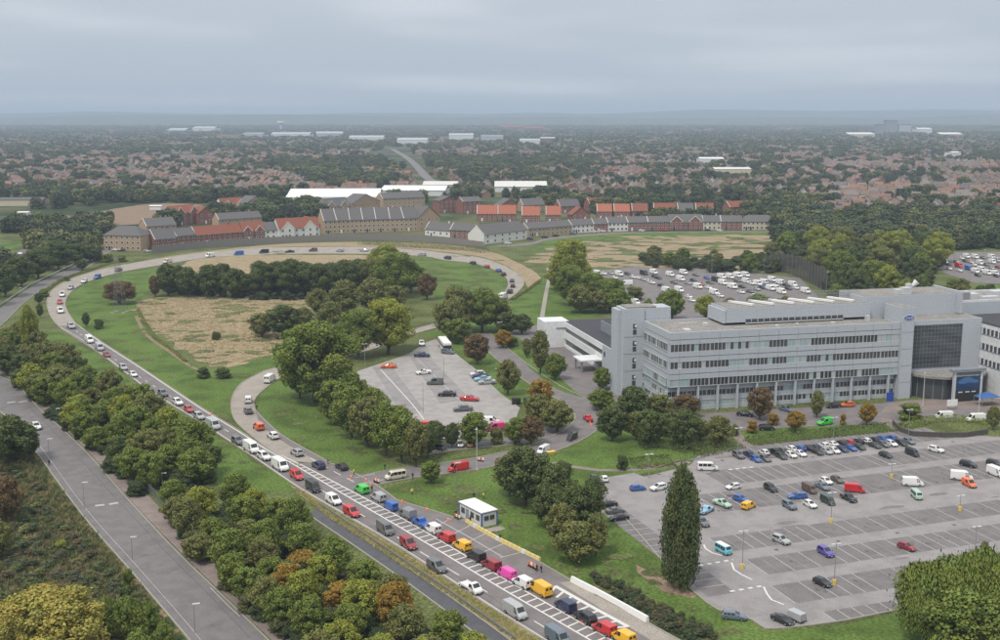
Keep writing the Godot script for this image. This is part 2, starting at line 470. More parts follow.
# ------------------------------------------------------------------ vehicles
var protos := {}
var wheel_mesh: ArrayMesh
var rim_mesh: ArrayMesh

# stations from the tail to the nose: x, sill, belt, roof, half width at the belt, half width at the roof
func body_mesh(st: Array, glass: MB, screens: Array, sides: Array) -> MB:
	var mb := MB.new()
	var rings := []
	for s in st:
		rings.append([Vector3(s[0], s[1], -s[4] * 0.93), Vector3(s[0], lerpf(s[1], s[2], 0.45), -s[4]), Vector3(s[0], s[2], -s[4] * 0.985), Vector3(s[0], lerpf(s[2], s[3], 0.93), -s[5]), Vector3(s[0], s[3], -s[5] * 0.86), Vector3(s[0], s[3], s[5] * 0.86), Vector3(s[0], lerpf(s[2], s[3], 0.93), s[5]), Vector3(s[0], s[2], s[4] * 0.985), Vector3(s[0], lerpf(s[1], s[2], 0.45), s[4]), Vector3(s[0], s[1], s[4] * 0.93)])
	for i in st.size() - 1:
		var mid := Vector3((st[i][0] + st[i + 1][0]) / 2.0, st[i][1] + 0.2, 0)
		for k in 10:
			mb.quad_out(rings[i][k], rings[i][(k + 1) % 10], rings[i + 1][(k + 1) % 10], rings[i + 1][k], mid)
	for e in [0, st.size() - 1]:
		var mid2 := Vector3(st[1][0] if e == 0 else st[st.size() - 2][0], 0.6, 0)
		for k in range(1, 9): mb.tri_out(rings[e][0], rings[e][k], rings[e][k + 1], mid2)
	for i in screens: # across the car, from the belt to the roof
		var a: Array = rings[i]
		var b: Array = rings[i + 1]
		var low: Array = a if a[4].y < b[4].y else b
		var high: Array = b if low == a else a
		var p := [low[4].lerp(high[4], 0.06), low[5].lerp(high[5], 0.06), low[5].lerp(high[5], 0.92), low[4].lerp(high[4], 0.92)]
		for j in 4: p[j].z *= 0.96
		var nn: Vector3 = (p[1] - p[0]).cross(p[3] - p[0]).normalized()
		if nn.y < 0: nn = -nn
		for j in 4: p[j] += nn * 0.014
		glass.quad_out(p[0], p[1], p[2], p[3], Vector3((low[4].x + high[4].x) / 2.0, 0.3, 0))
	for w in sides: # station index, start and end share of the segment
		var a: Array = rings[w[0]]
		var b: Array = rings[w[0] + 1]
		for side in [[2, 3], [7, 6]]:
			var la: Vector3 = a[side[0]].lerp(a[side[1]], 0.1)
			var ha: Vector3 = a[side[0]].lerp(a[side[1]], 0.9)
			var lb: Vector3 = b[side[0]].lerp(b[side[1]], 0.1)
			var hb: Vector3 = b[side[0]].lerp(b[side[1]], 0.9)
			var p := [la.lerp(lb, w[1]), la.lerp(lb, w[2]), ha.lerp(hb, w[2]), ha.lerp(hb, w[1])]
			for j in 4: p[j].z += signf(p[j].z) * 0.014
			glass.quad_out(p[0], p[1], p[2], p[3], Vector3(p[0].x, 0.8, 0))
	return mb

const SPECS := {
	"hatch": [[[-2.0, 0.3, 0.72, 0.8, 0.72, 0.66], [-1.92, 0.24, 0.92, 1.0, 0.82, 0.72], [-1.45, 0.22, 0.93, 1.44, 0.87, 0.62], [0.05, 0.22, 0.92, 1.48, 0.88, 0.64], [0.95, 0.22, 0.9, 0.97, 0.88, 0.74], [1.8, 0.24, 0.76, 0.82, 0.82, 0.66], [2.02, 0.3, 0.55, 0.62, 0.7, 0.56]], [1, 3], [[2, 0.04, 0.46], [2, 0.5, 0.98], [3, 0.04, 0.6], [1, 0.55, 0.95]], 1.26, 0.32],
	"saloon": [[[-2.3, 0.32, 0.8, 0.88, 0.72, 0.62], [-2.2, 0.24, 0.95, 1.0, 0.84, 0.7], [-1.5, 0.22, 0.96, 1.02, 0.89, 0.7], [-0.85, 0.22, 0.94, 1.4, 0.9, 0.6], [0.2, 0.22, 0.92, 1.43, 0.9, 0.62], [1.05, 0.22, 0.9, 0.96, 0.9, 0.74], [2.05, 0.24, 0.76, 0.82, 0.84, 0.66], [2.28, 0.3, 0.55, 0.62, 0.7, 0.55]], [2, 4], [[3, 0.02, 0.46], [3, 0.52, 0.98], [4, 0.04, 0.58], [2, 0.5, 0.96]], 1.4, 0.32],
	"coupe": [[[-2.15, 0.32, 0.78, 0.84, 0.74, 0.64], [-2.05, 0.2, 0.9, 0.96, 0.86, 0.7], [-1.2, 0.18, 0.92, 1.12, 0.9, 0.64], [-0.5, 0.18, 0.9, 1.28, 0.9, 0.56], [0.1, 0.18, 0.86, 1.28, 0.9, 0.58], [0.9, 0.18, 0.84, 0.9, 0.9, 0.72], [1.9, 0.2, 0.7, 0.76, 0.84, 0.66], [2.15, 0.28, 0.5, 0.56, 0.7, 0.56]], [2, 4], [[3, 0.05, 0.96], [4, 0.04, 0.55]], 1.3, 0.33],
	"estate": [[[-2.35, 0.3, 0.72, 0.8, 0.74, 0.66], [-2.27, 0.24, 0.95, 1.05, 0.84, 0.72], [-1.95, 0.22, 0.96, 1.46, 0.89, 0.64], [0.15, 0.22, 0.93, 1.48, 0.9, 0.64], [1.05, 0.22, 0.9, 0.97, 0.9, 0.74], [2.05, 0.24, 0.76, 0.82, 0.84, 0.66], [2.3, 0.3, 0.55, 0.62, 0.7, 0.56]], [1, 3], [[2, 0.03, 0.3], [2, 0.34, 0.64], [2, 0.68, 0.98], [3, 0.04, 0.58]], 1.42, 0.33],
	"suv": [[[-2.2, 0.36, 0.8, 0.95, 0.76, 0.7], [-2.12, 0.3, 1.05, 1.15, 0.88, 0.76], [-1.85, 0.28, 1.07, 1.66, 0.92, 0.7], [0.1, 0.28, 1.04, 1.7, 0.93, 0.7], [0.95, 0.28, 1.04, 1.1, 0.93, 0.78], [1.98, 0.3, 0.94, 1.0, 0.88, 0.74], [2.22, 0.36, 0.65, 0.75, 0.76, 0.64]], [1, 3], [[2, 0.03, 0.3], [2, 0.34, 0.64], [2, 0.68, 0.98], [3, 0.04, 0.55]], 1.36, 0.37],
	"smallvan": [[[-2.15, 0.32, 1.0, 1.8, 0.88, 0.78], [-2.1, 0.26, 1.02, 1.84, 0.9, 0.8], [0.35, 0.26, 1.0, 1.86, 0.91, 0.8], [1.2, 0.26, 1.0, 1.1, 0.91, 0.8], [1.95, 0.28, 0.84, 0.92, 0.86, 0.7], [2.2, 0.34, 0.6, 0.68, 0.76, 0.62]], [2], [[1, 0.72, 0.98], [2, 0.04, 0.55]], 1.38, 0.33],
	"van": [[[-2.75, 0.36, 1.2, 2.36, 0.98, 0.9], [-2.7, 0.3, 1.22, 2.42, 1.0, 0.92], [0.9, 0.3, 1.2, 2.46, 1.02, 0.92], [1.45, 0.3, 1.2, 2.22, 1.02, 0.88], [2.1, 0.3, 1.2, 1.34, 1.0, 0.9], [2.65, 0.32, 0.95, 1.06, 0.94, 0.78], [2.82, 0.38, 0.65, 0.75, 0.84, 0.7]], [3], [[2, 0.02, 0.95], [3, 0.04, 0.6]], 1.75, 0.36],
	"minibus": [[[-2.75, 0.36, 1.15, 2.1, 0.96, 0.88], [-2.7, 0.3, 1.2, 2.2, 0.98, 0.9], [0.9, 0.3, 1.2, 2.24, 1.0, 0.9], [1.4, 0.3, 1.18, 2.05, 1.0, 0.86], [2.05, 0.3, 1.15, 1.3, 0.98, 0.88], [2.6, 0.32, 0.92, 1.04, 0.92, 0.76], [2.78, 0.38, 0.62, 0.72, 0.82, 0.68]], [3], [[1, 0.06, 0.34], [1, 0.37, 0.66], [1, 0.69, 0.98], [2, 0.02, 0.95], [3, 0.04, 0.6]], 1.75, 0.35],
	"camper": [[[-2.1, 0.36, 0.98, 1.8, 0.82, 0.7], [-2.02, 0.3, 1.0, 1.9, 0.86, 0.74], [1.6, 0.3, 1.0, 1.92, 0.86, 0.74], [2.02, 0.3, 1.0, 1.3, 0.86, 0.76], [2.12, 0.36, 0.95, 1.05, 0.8, 0.7]], [2], [[1, 0.05, 0.28], [1, 0.31, 0.53], [1, 0.56, 0.78], [1, 0.81, 0.98]], 1.22, 0.32],
	"pickup": [[[-2.6, 0.45, 0.98, 1.02, 0.86, 0.8], [-2.55, 0.36, 1.0, 1.04, 0.9, 0.84], [-0.75, 0.34, 1.02, 1.06, 0.92, 0.84], [-0.65, 0.34, 1.04, 1.7, 0.92, 0.68], [0.35, 0.34, 1.02, 1.74, 0.92, 0.7], [1.1, 0.34, 1.02, 1.1, 0.92, 0.78], [2.3, 0.36, 0.96, 1.0, 0.88, 0.74], [2.55, 0.42, 0.66, 0.74, 0.78, 0.64]], [4], [[3, 0.04, 0.48], [3, 0.54, 0.98], [4, 0.04, 0.55]], 1.62, 0.38],
	"flatbed": [[[-3.0, 0.72, 0.86, 0.9, 1.0, 0.98], [0.35, 0.72, 0.86, 0.9, 1.0, 0.98], [0.42, 0.3, 1.15, 1.95, 0.98, 0.82], [1.35, 0.3, 1.15, 2.0, 0.98, 0.84], [2.05, 0.3, 1.15, 1.28, 0.98, 0.88], [2.6, 0.32, 0.92, 1.02, 0.92, 0.76], [2.78, 0.38, 0.64, 0.72, 0.82, 0.68]], [3], [[2, 0.06, 0.95], [3, 0.04, 0.58]], 1.75, 0.36],
	"boxtruck": [[[-2.7, 0.5, 0.9, 0.94, 0.9, 0.86], [0.3, 0.5, 0.9, 0.94, 0.9, 0.86], [0.36, 0.34, 1.08, 1.8, 0.9, 0.72], [1.3, 0.34, 1.06, 1.84, 0.9, 0.74], [1.95, 0.34, 1.04, 1.14, 0.9, 0.78], [2.6, 0.36, 0.92, 0.98, 0.86, 0.72], [2.8, 0.42, 0.66, 0.74, 0.76, 0.62]], [3], [[2, 0.06, 0.95], [3, 0.04, 0.55]], 1.7, 0.36],
	"trailer": [[[-1.6, 0.45, 0.95, 1.85, 0.86, 0.84], [-1.55, 0.4, 1.0, 1.92, 0.88, 0.85], [1.5, 0.4, 1.0, 1.92, 0.88, 0.85], [1.6, 0.45, 0.95, 1.85, 0.86, 0.84]], [], [], 0.35, 0.3]}

func make_vehicle(kind: String) -> Node3D:
	var s: Array = SPECS[kind]
	var root := Node3D.new()
	var st: Array = s[0]
	var gl := MB.new()
	var body := body_mesh(st, gl, s[1], s[2])
	var tail: float = st[0][0]
	var nose: float = st[st.size() - 1][0]
	var half: float = st[2][4]
	if kind in ["pickup"]: # the open bed
		body.col = Color(0.1, 0.1, 0.1)
		body.box(Vector3(-1.66, 1.05, 0), Vector3(1.6, 0.03, 1.4))
	var bo := part("body", body.mesh(), M.paint_white, root)
	if gl.v.size():
		# each pane that can be told apart
		var i := 0
		for k in gl.v.size() / 6:
			var one := MB.new()
			for q in 6:
				one.v.append(gl.v[k * 6 + q]); one.n.append(gl.n[k * 6 + q]); one.c.append(Color.WHITE)
			var called := "side_window"
			if k < s[1].size(): called = "windscreen" if k == s[1].size() - 1 else "rear_window"
			part(called, one.mesh(), M.glass_car, root)
			i += 1
	if kind in ["smallvan", "van", "minibus", "camper"]: # rear door glass
		for z in [-1, 1]:
			block("rear_window", M.glass_car, root, Vector3(tail - 0.012, st[0][3] * 0.76, z * half * 0.4), Vector3(0.03, st[0][3] * 0.2, half * 0.55))
	if kind == "boxtruck":
		var mb := MB.new()
		var prof := [Vector2(-1.0, 0.95), Vector2(-1.0, 2.3), Vector2(-0.75, 2.55), Vector2(0.75, 2.55), Vector2(1.0, 2.3), Vector2(1.0, 0.95)]
		for j in 6:
			var a: Vector2 = prof[j]
			var b: Vector2 = prof[(j + 1) % 6]
			mb.quad_out(Vector3(-2.7, a.y, a.x), Vector3(-2.7, b.y, b.x), Vector3(0.25, b.y, b.x), Vector3(0.25, a.y, a.x), Vector3(-1.2, 1.6, 0))
		for e in [-2.7, 0.25]:
			for j in range(1, 5): mb.tri_out(Vector3(e, prof[0].y, prof[0].x), Vector3(e, prof[j].y, prof[j].x), Vector3(e, prof[j + 1].y, prof[j + 1].x), Vector3(-1.2, 1.6, 0))
		part("canvas_cover", mb.mesh(), M.metal_grey, root)
	if kind == "flatbed":
		block("headboard", M.white, root, Vector3(0.33, 1.25, 0), Vector3(0.05, 0.7, 1.8))
		for z in [-1, 1]: block("side_board", M.white, root, Vector3(-1.32, 1.03, z * 0.97), Vector3(3.2, 0.25, 0.04))
	if kind == "camper":
		block("roof", M.white, root, Vector3(-0.2, 1.93, 0), Vector3(3.5, 0.06, 1.34))
	for x in [-s[3], s[3]]:
		for z in [-1, 1]:
			var w := part("wheel", wheel_mesh, M.tyre, root, Vector3(x, s[4], z * (half - 0.06)))
			w.scale = Vector3(s[4] / 0.34, s[4] / 0.34, 1)
			part("rim", rim_mesh, M.rim, w)
	for e in [[nose - 0.02, half * 1.66], [tail + 0.02, half * 1.7]]: block("bumper", M.trim_black, root, Vector3(e[0], 0.43, 0), Vector3(0.12, 0.2, e[1]))
	for z in [-1, 1]:
		if kind != "trailer":
			var hx: float = st[st.size() - 2][0]
			block("headlight", M.lamp_clear, root, Vector3(nose - 0.1 if kind != "camper" else nose - 0.03, st[st.size() - 1][2] + 0.08, z * half * 0.66), Vector3(0.2 if kind != "camper" else 0.08, 0.14, 0.26))
			block("wing_mirror", M.trim_black, root, Vector3(0.9 if nose < 2.5 else 1.7, st[2][2] + 0.12, z * (half + 0.1)), Vector3(0.1, 0.16, 0.18))
		block("tail_light", M.lamp_red, root, Vector3(tail + 0.03, st[1][2] - 0.05, z * half * 0.8), Vector3(0.12, 0.26, 0.14))
	block("number_plate", M.off_white, root, Vector3(nose + 0.045, 0.46, 0), Vector3(0.02, 0.12, 0.5))
	return root

func park(kind: String, paint: String, x: float, z: float, turn: float, label: String, group: String, k: float, called: String, category: String) -> void:
	if not protos.has(kind): protos[kind] = make_vehicle(kind)
	var o: Node3D = protos[kind].duplicate()
	o.name = numbered(called)
	add_child(o)
	o.position = Vector3(x, ROAD_Y, z)
	o.rotation.y = turn
	o.scale = Vector3.ONE * k
	(o.get_node("body") as MeshInstance3D).material_override = M["paint_" + paint]
	if kind == "camper" and paint == "mint": (o.get_node("roof") as MeshInstance3D).material_override = M.paint_mint
	tag(o, label, category, group)
	o.set_meta("life_size", true)

const ROAD_Y := 0.07
const PARKED := ["vehicles queueing beside the hatched strip", "vehicles on the pale curving slip road", "vehicles on the far bend of the loop road", "vehicles on the loop road below the grey fence", "vehicles on the left bend of the loop road", "vehicles coming down the straight", "vehicles on the outer lane of the wide road", "vehicles on the service road", "vehicles in the half empty side car park", "vehicles at the edge of the front car park", "cars parked nose to nose below the hedge bank", "vehicles scattered in the big front car park", "vehicles in front of the long grey office", "lone vehicles on the left roads", "cars parked beside the beige apartment block", "vehicles in the crowded car park behind the office", "vehicles in the distant car park past the trees", "cars parked along the estate street"]
const CALLED := {"hatch": ["hatchback_car", "car"], "saloon": ["saloon_car", "car"], "suv": ["tall_car", "car"], "estate": ["estate_car", "car"], "van": ["panel_van", "van"], "smallvan": ["small_van", "van"], "minibus": ["minibus", "minibus"], "pickup": ["pickup_truck", "pickup"], "flatbed": ["flatbed_lorry", "lorry"], "boxtruck": ["canvas_lorry", "lorry"], "camper": ["camper_van", "van"], "coupe": ["coupe_car", "car"], "trailer": ["box_trailer", "trailer"]}
# kind, paint, x, z, turn, label, group, size
const CARS := [
	["smallvan", "yellow", 16.82, -147.39, 2.21, "yellow small van last of those queueing beside the hatched strip", 0, 1.12],
	["smallvan", "red", 14.51, -149.98, 2.21, "red small van queueing beside the hatched strip, right of the two alike", 0, 1.12],
	["suv", "black", 12.14, -153.73, 2.13, "black tall car queueing beside the hatched strip", 0, 1.12],
	["smallvan", "navy", 9.51, -157.59, 2.13, "navy small van queueing beside the hatched strip", 0, 1.12],
	["van", "yellow", 6.14, -163.35, 2.13, "yellow panel van queueing beside the hatched strip", 0, 0.98],
	["smallvan", "white", 3.42, -166.07, 2.19, "white small van queueing beside the hatched strip, ahead of the yellow panel van", 0, 1.12],
	["van", "pink", 1.07, -169.46, 2.19, "pink panel van queueing beside the hatched strip", 0, 0.83],
	["smallvan", "dark red", -1.4, -173.08, 2.19, "dark red small van queueing beside the hatched strip", 0, 1.12],
	["smallvan", "black", -3.89, -176.75, 2.18, "black small van queueing beside the hatched strip", 0, 1.12],
	["smallvan", "yellow", -6.31, -181.38, 2.18, "yellow small van queueing beside the hatched strip, ahead of the black small van", 0, 1.12],
	["smallvan", "red", -9.14, -185.21, 2.18, "red small van queueing beside the hatched strip, left of the two alike", 0, 1.12],
	["smallvan", "white", -11.66, -189.28, 2.17, "white small van queueing beside the hatched strip, ahead of the red small van", 0, 1.12],
	["pickup", "blue", -13.89, -192.32, 2.17, "blue pickup queueing beside the hatched strip", 0, 1.12],
	["boxtruck", "grey", -16.62, -196.33, 2.17, "grey canvas sided pickup lorry queueing beside the hatched strip", 0, 0.98],
	["van", "blue", -20.02, -200.91, 2.17, "blue panel van queueing beside the hatched strip", 0, 0.83],
	["smallvan", "silver", -22.73, -205.81, 2.17, "silver small van queueing beside the hatched strip", 0, 1.12],
	["smallvan", "green", -26.42, -210.49, 2.17, "green small van queueing beside the hatched strip", 0, 1.12],
	["suv", "navy", -37.06, -225.86, 2.16, "navy tall car queueing beside the hatched strip", 0, 1.12],
	["hatch", "black", -32.22, -225.07, 2.16, "black hatchback queueing beside the hatched strip", 0, 1.12],
	["suv", "silver", -43.04, -234.92, 2.16, "silver tall car queueing beside the hatched strip", 0, 1.12],
	["suv", "white", -50.65, -247.92, 2.1, "white tall car on the pale curving slip road", 1, 1.15],
	["smallvan", "orange", -55.37, -255.2, 2.09, "orange small van on the pale curving slip road", 1, 1.15],
	["suv", "grey", -60.91, -269.81, 1.93, "grey tall car on the pale curving slip road", 1, 1.15],
	["smallvan", "white", -63.18, -280.37, 1.78, "white small van on the pale curving slip road", 1, 1.15],
	["van", "white", -62.17, -302.73, 1.42, "white panel van on the pale curving slip road", 1, 1.15],
	["van", "white", 1.25, -444.76, 1.25, "white panel van on the far bend of the loop road", 2, 1.33],
	["suv", "black", 4.05, -460.17, 1.41, "black tall car on the far bend of the loop road", 2, 1.33],
	["hatch", "black", 5.36, -476.33, 1.52, "black hatchback on the far bend of the loop road, ahead of the black tall car", 2, 1.33],
	["hatch", "grey", 5.18, -491.39, 1.52, "grey hatchback on the far bend of the loop road", 2, 1.33],
	["hatch", "black", 1.66, -511.99, 1.73, "black hatchback on the far bend of the loop road, ahead of the grey hatchback", 2, 1.33],
	["saloon", "blue", -0.6, -524.5, 1.87, "blue saloon on the far bend of the loop road", 2, 1.33],
	["hatch", "red", -6.13, -538.32, 1.87, "red hatchback on the far bend of the loop road", 2, 1.33],
	["hatch", "black", -13.15, -552.12, 2.06, "black hatchback on the far bend of the loop road, ahead of the red hatchback", 2, 1.33],
	["suv", "navy", -26.25, -571.54, 2.18, "navy tall car on the far bend of the loop road", 2, 1.33],
	["estate", "silver", -39.95, -585.74, 2.36, "silver estate car on the far bend of the loop road", 2, 1.33],
	["saloon", "silver", -71.6, -604.28, 2.94, "silver saloon on the loop road below the grey fence", 3, 1.33],
	["hatch", "silver", -84.43, -603.87, 2.94, "silver hatchback on the loop road below the grey fence", 3, 1.33],
	["smallvan", "brown", -98.78, -604.52, -2.98, "brown small van on the loop road below the grey fence", 3, 1.33],
	["saloon", "black", -110.31, -599.31, -2.77, "black saloon on the loop road below the grey fence", 3, 1.33],
	["van", "black", -123.09, -596.27, -2.77, "black panel van on the loop road below the grey fence", 3, 1.13],
	["van", "blue", -134.6, -588.78, -2.59, "blue panel van on the loop road below the grey fence", 3, 1.13],
	["van", "white", -147.02, -579.73, -2.15, "white panel van on the loop road below the grey fence", 3, 1.2],
	["van", "cream", -162, -556.66, -1.95, "cream panel van on the loop road below the grey fence", 3, 1.13],
	["saloon", "black", -175.89, -525.88, -1.66, "black saloon on the loop left bend", 4, 1.33],
	["smallvan", "blue", -177.46, -501.87, -1.64, "blue small van on the loop left bend", 4, 1.33],
	["estate", "white", -178.92, -489.88, -1.51, "white estate car on the loop left bend", 4, 1.33],
	["estate", "silver", -177.7, -470.66, -1.39, "silver estate car on the loop left bend", 4, 1.33],
	["smallvan", "white", -173.94, -451.38, -1.26, "white small van on the loop left bend, ahead of the silver estate car", 4, 1.33],
	["hatch", "red", -168.18, -433.46, -1.19, "red hatchback on the loop left bend", 4, 1.33],
	["smallvan", "white", -160.25, -412.95, -1.11, "white small van on the loop left bend, ahead of the red hatchback", 4, 1.33],
	["suv", "silver", -144.96, -382.21, -1.03, "silver tall car on the loop left bend", 4, 1.33],
	["van", "white", -130.2, -357.6, -1.04, "white panel van last of those coming down the straight", 5, 1.15],
	["van", "silver", -122.92, -345.61, -1.04, "silver panel van coming down the straight, ahead of the white panel van", 5, 1.15],
	["hatch", "dark red", -117.38, -335.84, -1.03, "dark red hatchback coming down the straight", 5, 1.15],
	["suv", "silver", -106.67, -317.99, -1.03, "silver tall car coming down the straight, ahead of the dark red hatchback", 5, 1.15],
	["hatch", "white", -101.22, -309.48, -0.98, "white hatchback coming down the straight", 5, 1.15],
	["suv", "grey", -86.57, -287.29, -0.98, "grey tall car coming down the straight, ahead of the white hatchback", 5, 1.15],
	["suv", "white", -80.21, -278.09, -0.98, "white tall car coming down the straight, ahead of the grey tall car", 5, 1.15],
	["hatch", "red", -75.62, -271.33, -0.99, "red hatchback coming down the straight", 5, 1.15],
	["suv", "silver", -71.37, -264.46, -0.99, "silver tall car coming down the straight, ahead of the red hatchback", 5, 1.15],
	["van", "silver", -66.04, -256.15, -0.96, "silver panel van coming down the straight, ahead of the silver tall car", 5, 1.15],
	["suv", "grey", -57.49, -243.44, -0.96, "grey tall car coming down the straight, ahead of the silver panel van", 5, 1.15],
	["van", "white", -53.3, -237.6, -0.97, "white panel van coming down the straight, ahead of the grey tall car", 5, 1.15],
	["suv", "white", -49.4, -232.02, -0.97, "white tall car coming down the straight, ahead of the white panel van", 5, 1.15],
	["van", "white", -44.73, -225.06, -0.97, "white panel van coming down the straight, ahead of the white tall car", 5, 1.15],
	["smallvan", "red", -40.27, -218.99, -1.01, "red small van last of those in the outer road lane", 6, 1.12],
	["van", "black", -35.9, -211.58, -1.01, "black panel van in the outer road lane", 6, 0.98],
	["smallvan", "white", -30.87, -204.22, -0.94, "white small van in the outer road lane", 6, 1.12],
	["smallvan", "red", -26.71, -197.65, -0.94, "red small van in the outer road lane, ahead of the white small van", 6, 1.12],
	["van", "grey", -19.83, -188.99, -1.03, "grey panel van in the outer road lane", 6, 0.98],
	["smallvan", "dark red", -15.24, -182.06, -1.03, "dark red small van in the outer road lane", 6, 1.12],
	["smallvan", "grey", -9.99, -172.21, -0.93, "grey small van in the outer road lane", 6, 1.12],
	["flatbed", "white", -4.36, -164.25, -0.93, "white flatbed lorry in the outer road lane", 6, 0.98],
	["van", "silver", 2.19, -155.51, -0.98, "silver panel van in the outer road lane", 6, 0.98],
	["van", "slate", 7.87, -147.14, -1.01, "slate panel van in the outer road lane", 6, 0.98],
	["minibus", "cream", -20.74, -218.7, -2.63, "cream minibus on the service road by the junction", 7, 0.95],
	["van", "red", -8.42, -223.98, -2.63, "red panel van on the service road by the junction", 7, 0.95],
	["saloon", "black", -13.01, -238.99, -0.78, "black saloon on the service road by the junction", 7, 0.95],
	["hatch", "white", -8.7, -241.58, -1.44, "white hatchback on the service road by the junction", 7, 0.95],
	["hatch", "yellow", -6.61, -241.58, -1.45, "yellow hatchback on the service road by the junction", 7, 0.95],
	["hatch", "grey", 3.75, -245.35, -1.68, "grey hatchback on the service road by the junction", 7, 0.95],
	["van", "white", 9.24, -236.68, -2.12, "white panel van on the service road by the junction", 7, 0.81],
	["van", "black", 15.98, -246.74, -2.12, "black panel van on the service road by the junction", 7, 0.76],
	["pickup", "red", 20.76, -263, 1.82, "red pickup on the service road by the junction", 7, 0.95],
	["coupe", "orange", -31.76, -320.17, -3.14, "orange coupe in the half empty side car park", 8, 1.28],
	["hatch", "white", -24.52, -352.78, -1.46, "white hatchback in the half empty side car park, next to the slate hatchback", 8, 1.28],
	["hatch", "slate", -15.7, -340.11, -0.45, "slate hatchback in the half empty side car park", 8, 1.28],
	["saloon", "navy", -23.24, -335.48, -0, "navy saloon in the half empty side car park, next to the slate hatchback", 8, 1.28],
	["coupe", "white", -21.28, -312.4, -2.71, "white coupe in the half empty side car park", 8, 1.28],
	["smallvan", "grey", -17.33, -299.84, -3.14, "grey small van in the half empty side car park", 8, 1.28],
	["saloon", "black", -13.61, -286.91, -3.14, "black saloon in the half empty side car park", 8, 1.28],
	["saloon", "red", -7.67, -282.05, -0.2, "red saloon in the half empty side car park", 8, 1.28],
	["saloon", "grey", -9.03, -271.9, -2.95, "grey saloon in the half empty side car park", 8, 1.28],
	["smallvan", "red", -17.9, -255.2, -3.14, "red small van in the half empty side car park", 8, 1.28],
	["smallvan", "white", -2.05, -259.31, -0, "white small van in the half empty side car park", 8, 1.28],
	["smallvan", "magenta", -1.28, -254.26, -2.79, "magenta small van in the half empty side car park", 8, 1.28],
	["hatch", "white", -6.19, -310.1, -2.92, "white hatchback in the half empty side car park, next to the navy saloon", 8, 1.28],
	["saloon", "navy", -5.47, -307.22, -2.92, "navy saloon in the half empty side car park, next to the white hatchback", 8, 1.28],
	["saloon", "pale blue", -4.66, -304.06, -2.92, "pale blue saloon in the half empty side car park", 8, 1.28],
	["saloon", "silver", -3.51, -300.5, -2.93, "silver saloon in the half empty side car park", 8, 1.28],
	["suv", "black", 18.58, -216.67, -1.46, "black tall car at the front car park edge", 9, 0.95],
	["hatch", "white", 20.54, -217.47, 1.68, "white hatchback at the front car park edge", 9, 0.95],
	["saloon", "black", 19.88, -202.44, 3.47, "black saloon at the front car park edge, left of the two alike", 9, 0.95],
	["saloon", "grey", 20.86, -198.96, 0.33, "grey saloon at the front car park edge", 9, 0.95],
	["saloon", "black", 21.21, -195.32, 3.47, "black saloon at the front car park edge, right of the two alike", 9, 0.95],
	["hatch", "blue", 26.47, -211.72, 0.29, "blue hatchback at the front car park edge", 9, 0.95],
	["suv", "white", 30.43, -211.86, -2.62, "white tall car at the front car park edge", 9, 0.95],
	["suv", "grey", 50.2, -233.17, -1.24, "grey tall car in front row below the hedge", 10, 0.95],
	["hatch", "blue", 53.29, -230.62, -1.24, "blue hatchback in front row below the hedge, between grey tall car and grey hatchback", 10, 0.95],
	["hatch", "grey", 55.35, -230.9, -1.24, "grey hatchback in front row below the hedge, between blue hatchback and dark green hatchback", 10, 0.95],
	["hatch", "dark green", 59.1, -232.62, -1.24, "dark green hatchback in front row below the hedge, between grey hatchback and white hatchback", 10, 0.95],
	["hatch", "white", 61.41, -233.56, -1.24, "white hatchback in front row below the hedge, between dark green hatchback and white saloon", 10, 0.95],
	["saloon", "white", 63.59, -234.66, -1.24, "white saloon in front row below the hedge", 10, 0.95],
	["saloon", "black", 67.51, -235.84, -1.24, "black saloon in front row below the hedge", 10, 0.95],
	["hatch", "silver", 69.61, -236.13, -1.24, "silver hatchback in front row below the hedge", 10, 0.95],
	["hatch", "white", 71.44, -236.72, -1.24, "white hatchback in front row below the hedge, between silver hatchback and navy hatchback", 10, 0.95],
	["hatch", "navy", 73.45, -237.77, -1.24, "navy hatchback in front row below the hedge", 10, 0.95],
	["hatch", "blue", 75.57, -238.67, -1.24, "blue hatchback in front row below the hedge, between navy hatchback and dark green hatchback", 10, 0.95],
	["hatch", "dark green", 77.65, -239.43, -1.24, "dark green hatchback in front row below the hedge, between blue hatchback and dark green saloon", 10, 0.95],
	["saloon", "dark green", 81.33, -240.82, -1.24, "dark green saloon in front row below the hedge", 10, 0.95],
	["hatch", "grey", 83.48, -241.43, -1.24, "grey hatchback in front row below the hedge, between dark green saloon and white hatchback", 10, 0.95],
	["hatch", "white", 85.43, -242.05, -1.24, "white hatchback in front row below the hedge, between grey hatchback and black hatchback", 10, 0.95],
	["hatch", "black", 87.68, -242.51, -1.24, "black hatchback in front row below the hedge", 10, 0.95],
	["hatch", "slate", 89.85, -243.77, -1.24, "slate hatchback in front row below the hedge", 10, 0.95],
	["hatch", "navy", 52.52, -234.36, 1.9, "navy hatchback in back row against the hedge, between row end and white hatchback", 10, 0.95],
	["hatch", "white", 56.06, -235.53, 1.9, "white hatchback in back row against the hedge, between navy hatchback and black tall car", 10, 0.95],
	["suv", "black", 58.33, -235.81, 1.9, "black tall car in back row against the hedge", 10, 0.95],
	["hatch", "grey", 60.29, -236.87, 1.9, "grey hatchback in back row against the hedge", 10, 0.95],
	["hatch", "white", 62.48, -238.37, 1.9, "white hatchback in back row against the hedge, between grey hatchback and blue hatchback", 10, 0.95],
	["hatch", "blue", 64.65, -238.52, 1.9, "blue hatchback in back row against the hedge, between white hatchback and black saloon", 10, 0.95],
	["saloon", "black", 66.49, -238.83, 1.9, "black saloon in back row against the hedge", 10, 0.95],
	["hatch", "navy", 68.01, -239.28, 1.9, "navy hatchback in back row against the hedge, between black saloon and white hatchback", 10, 0.95],
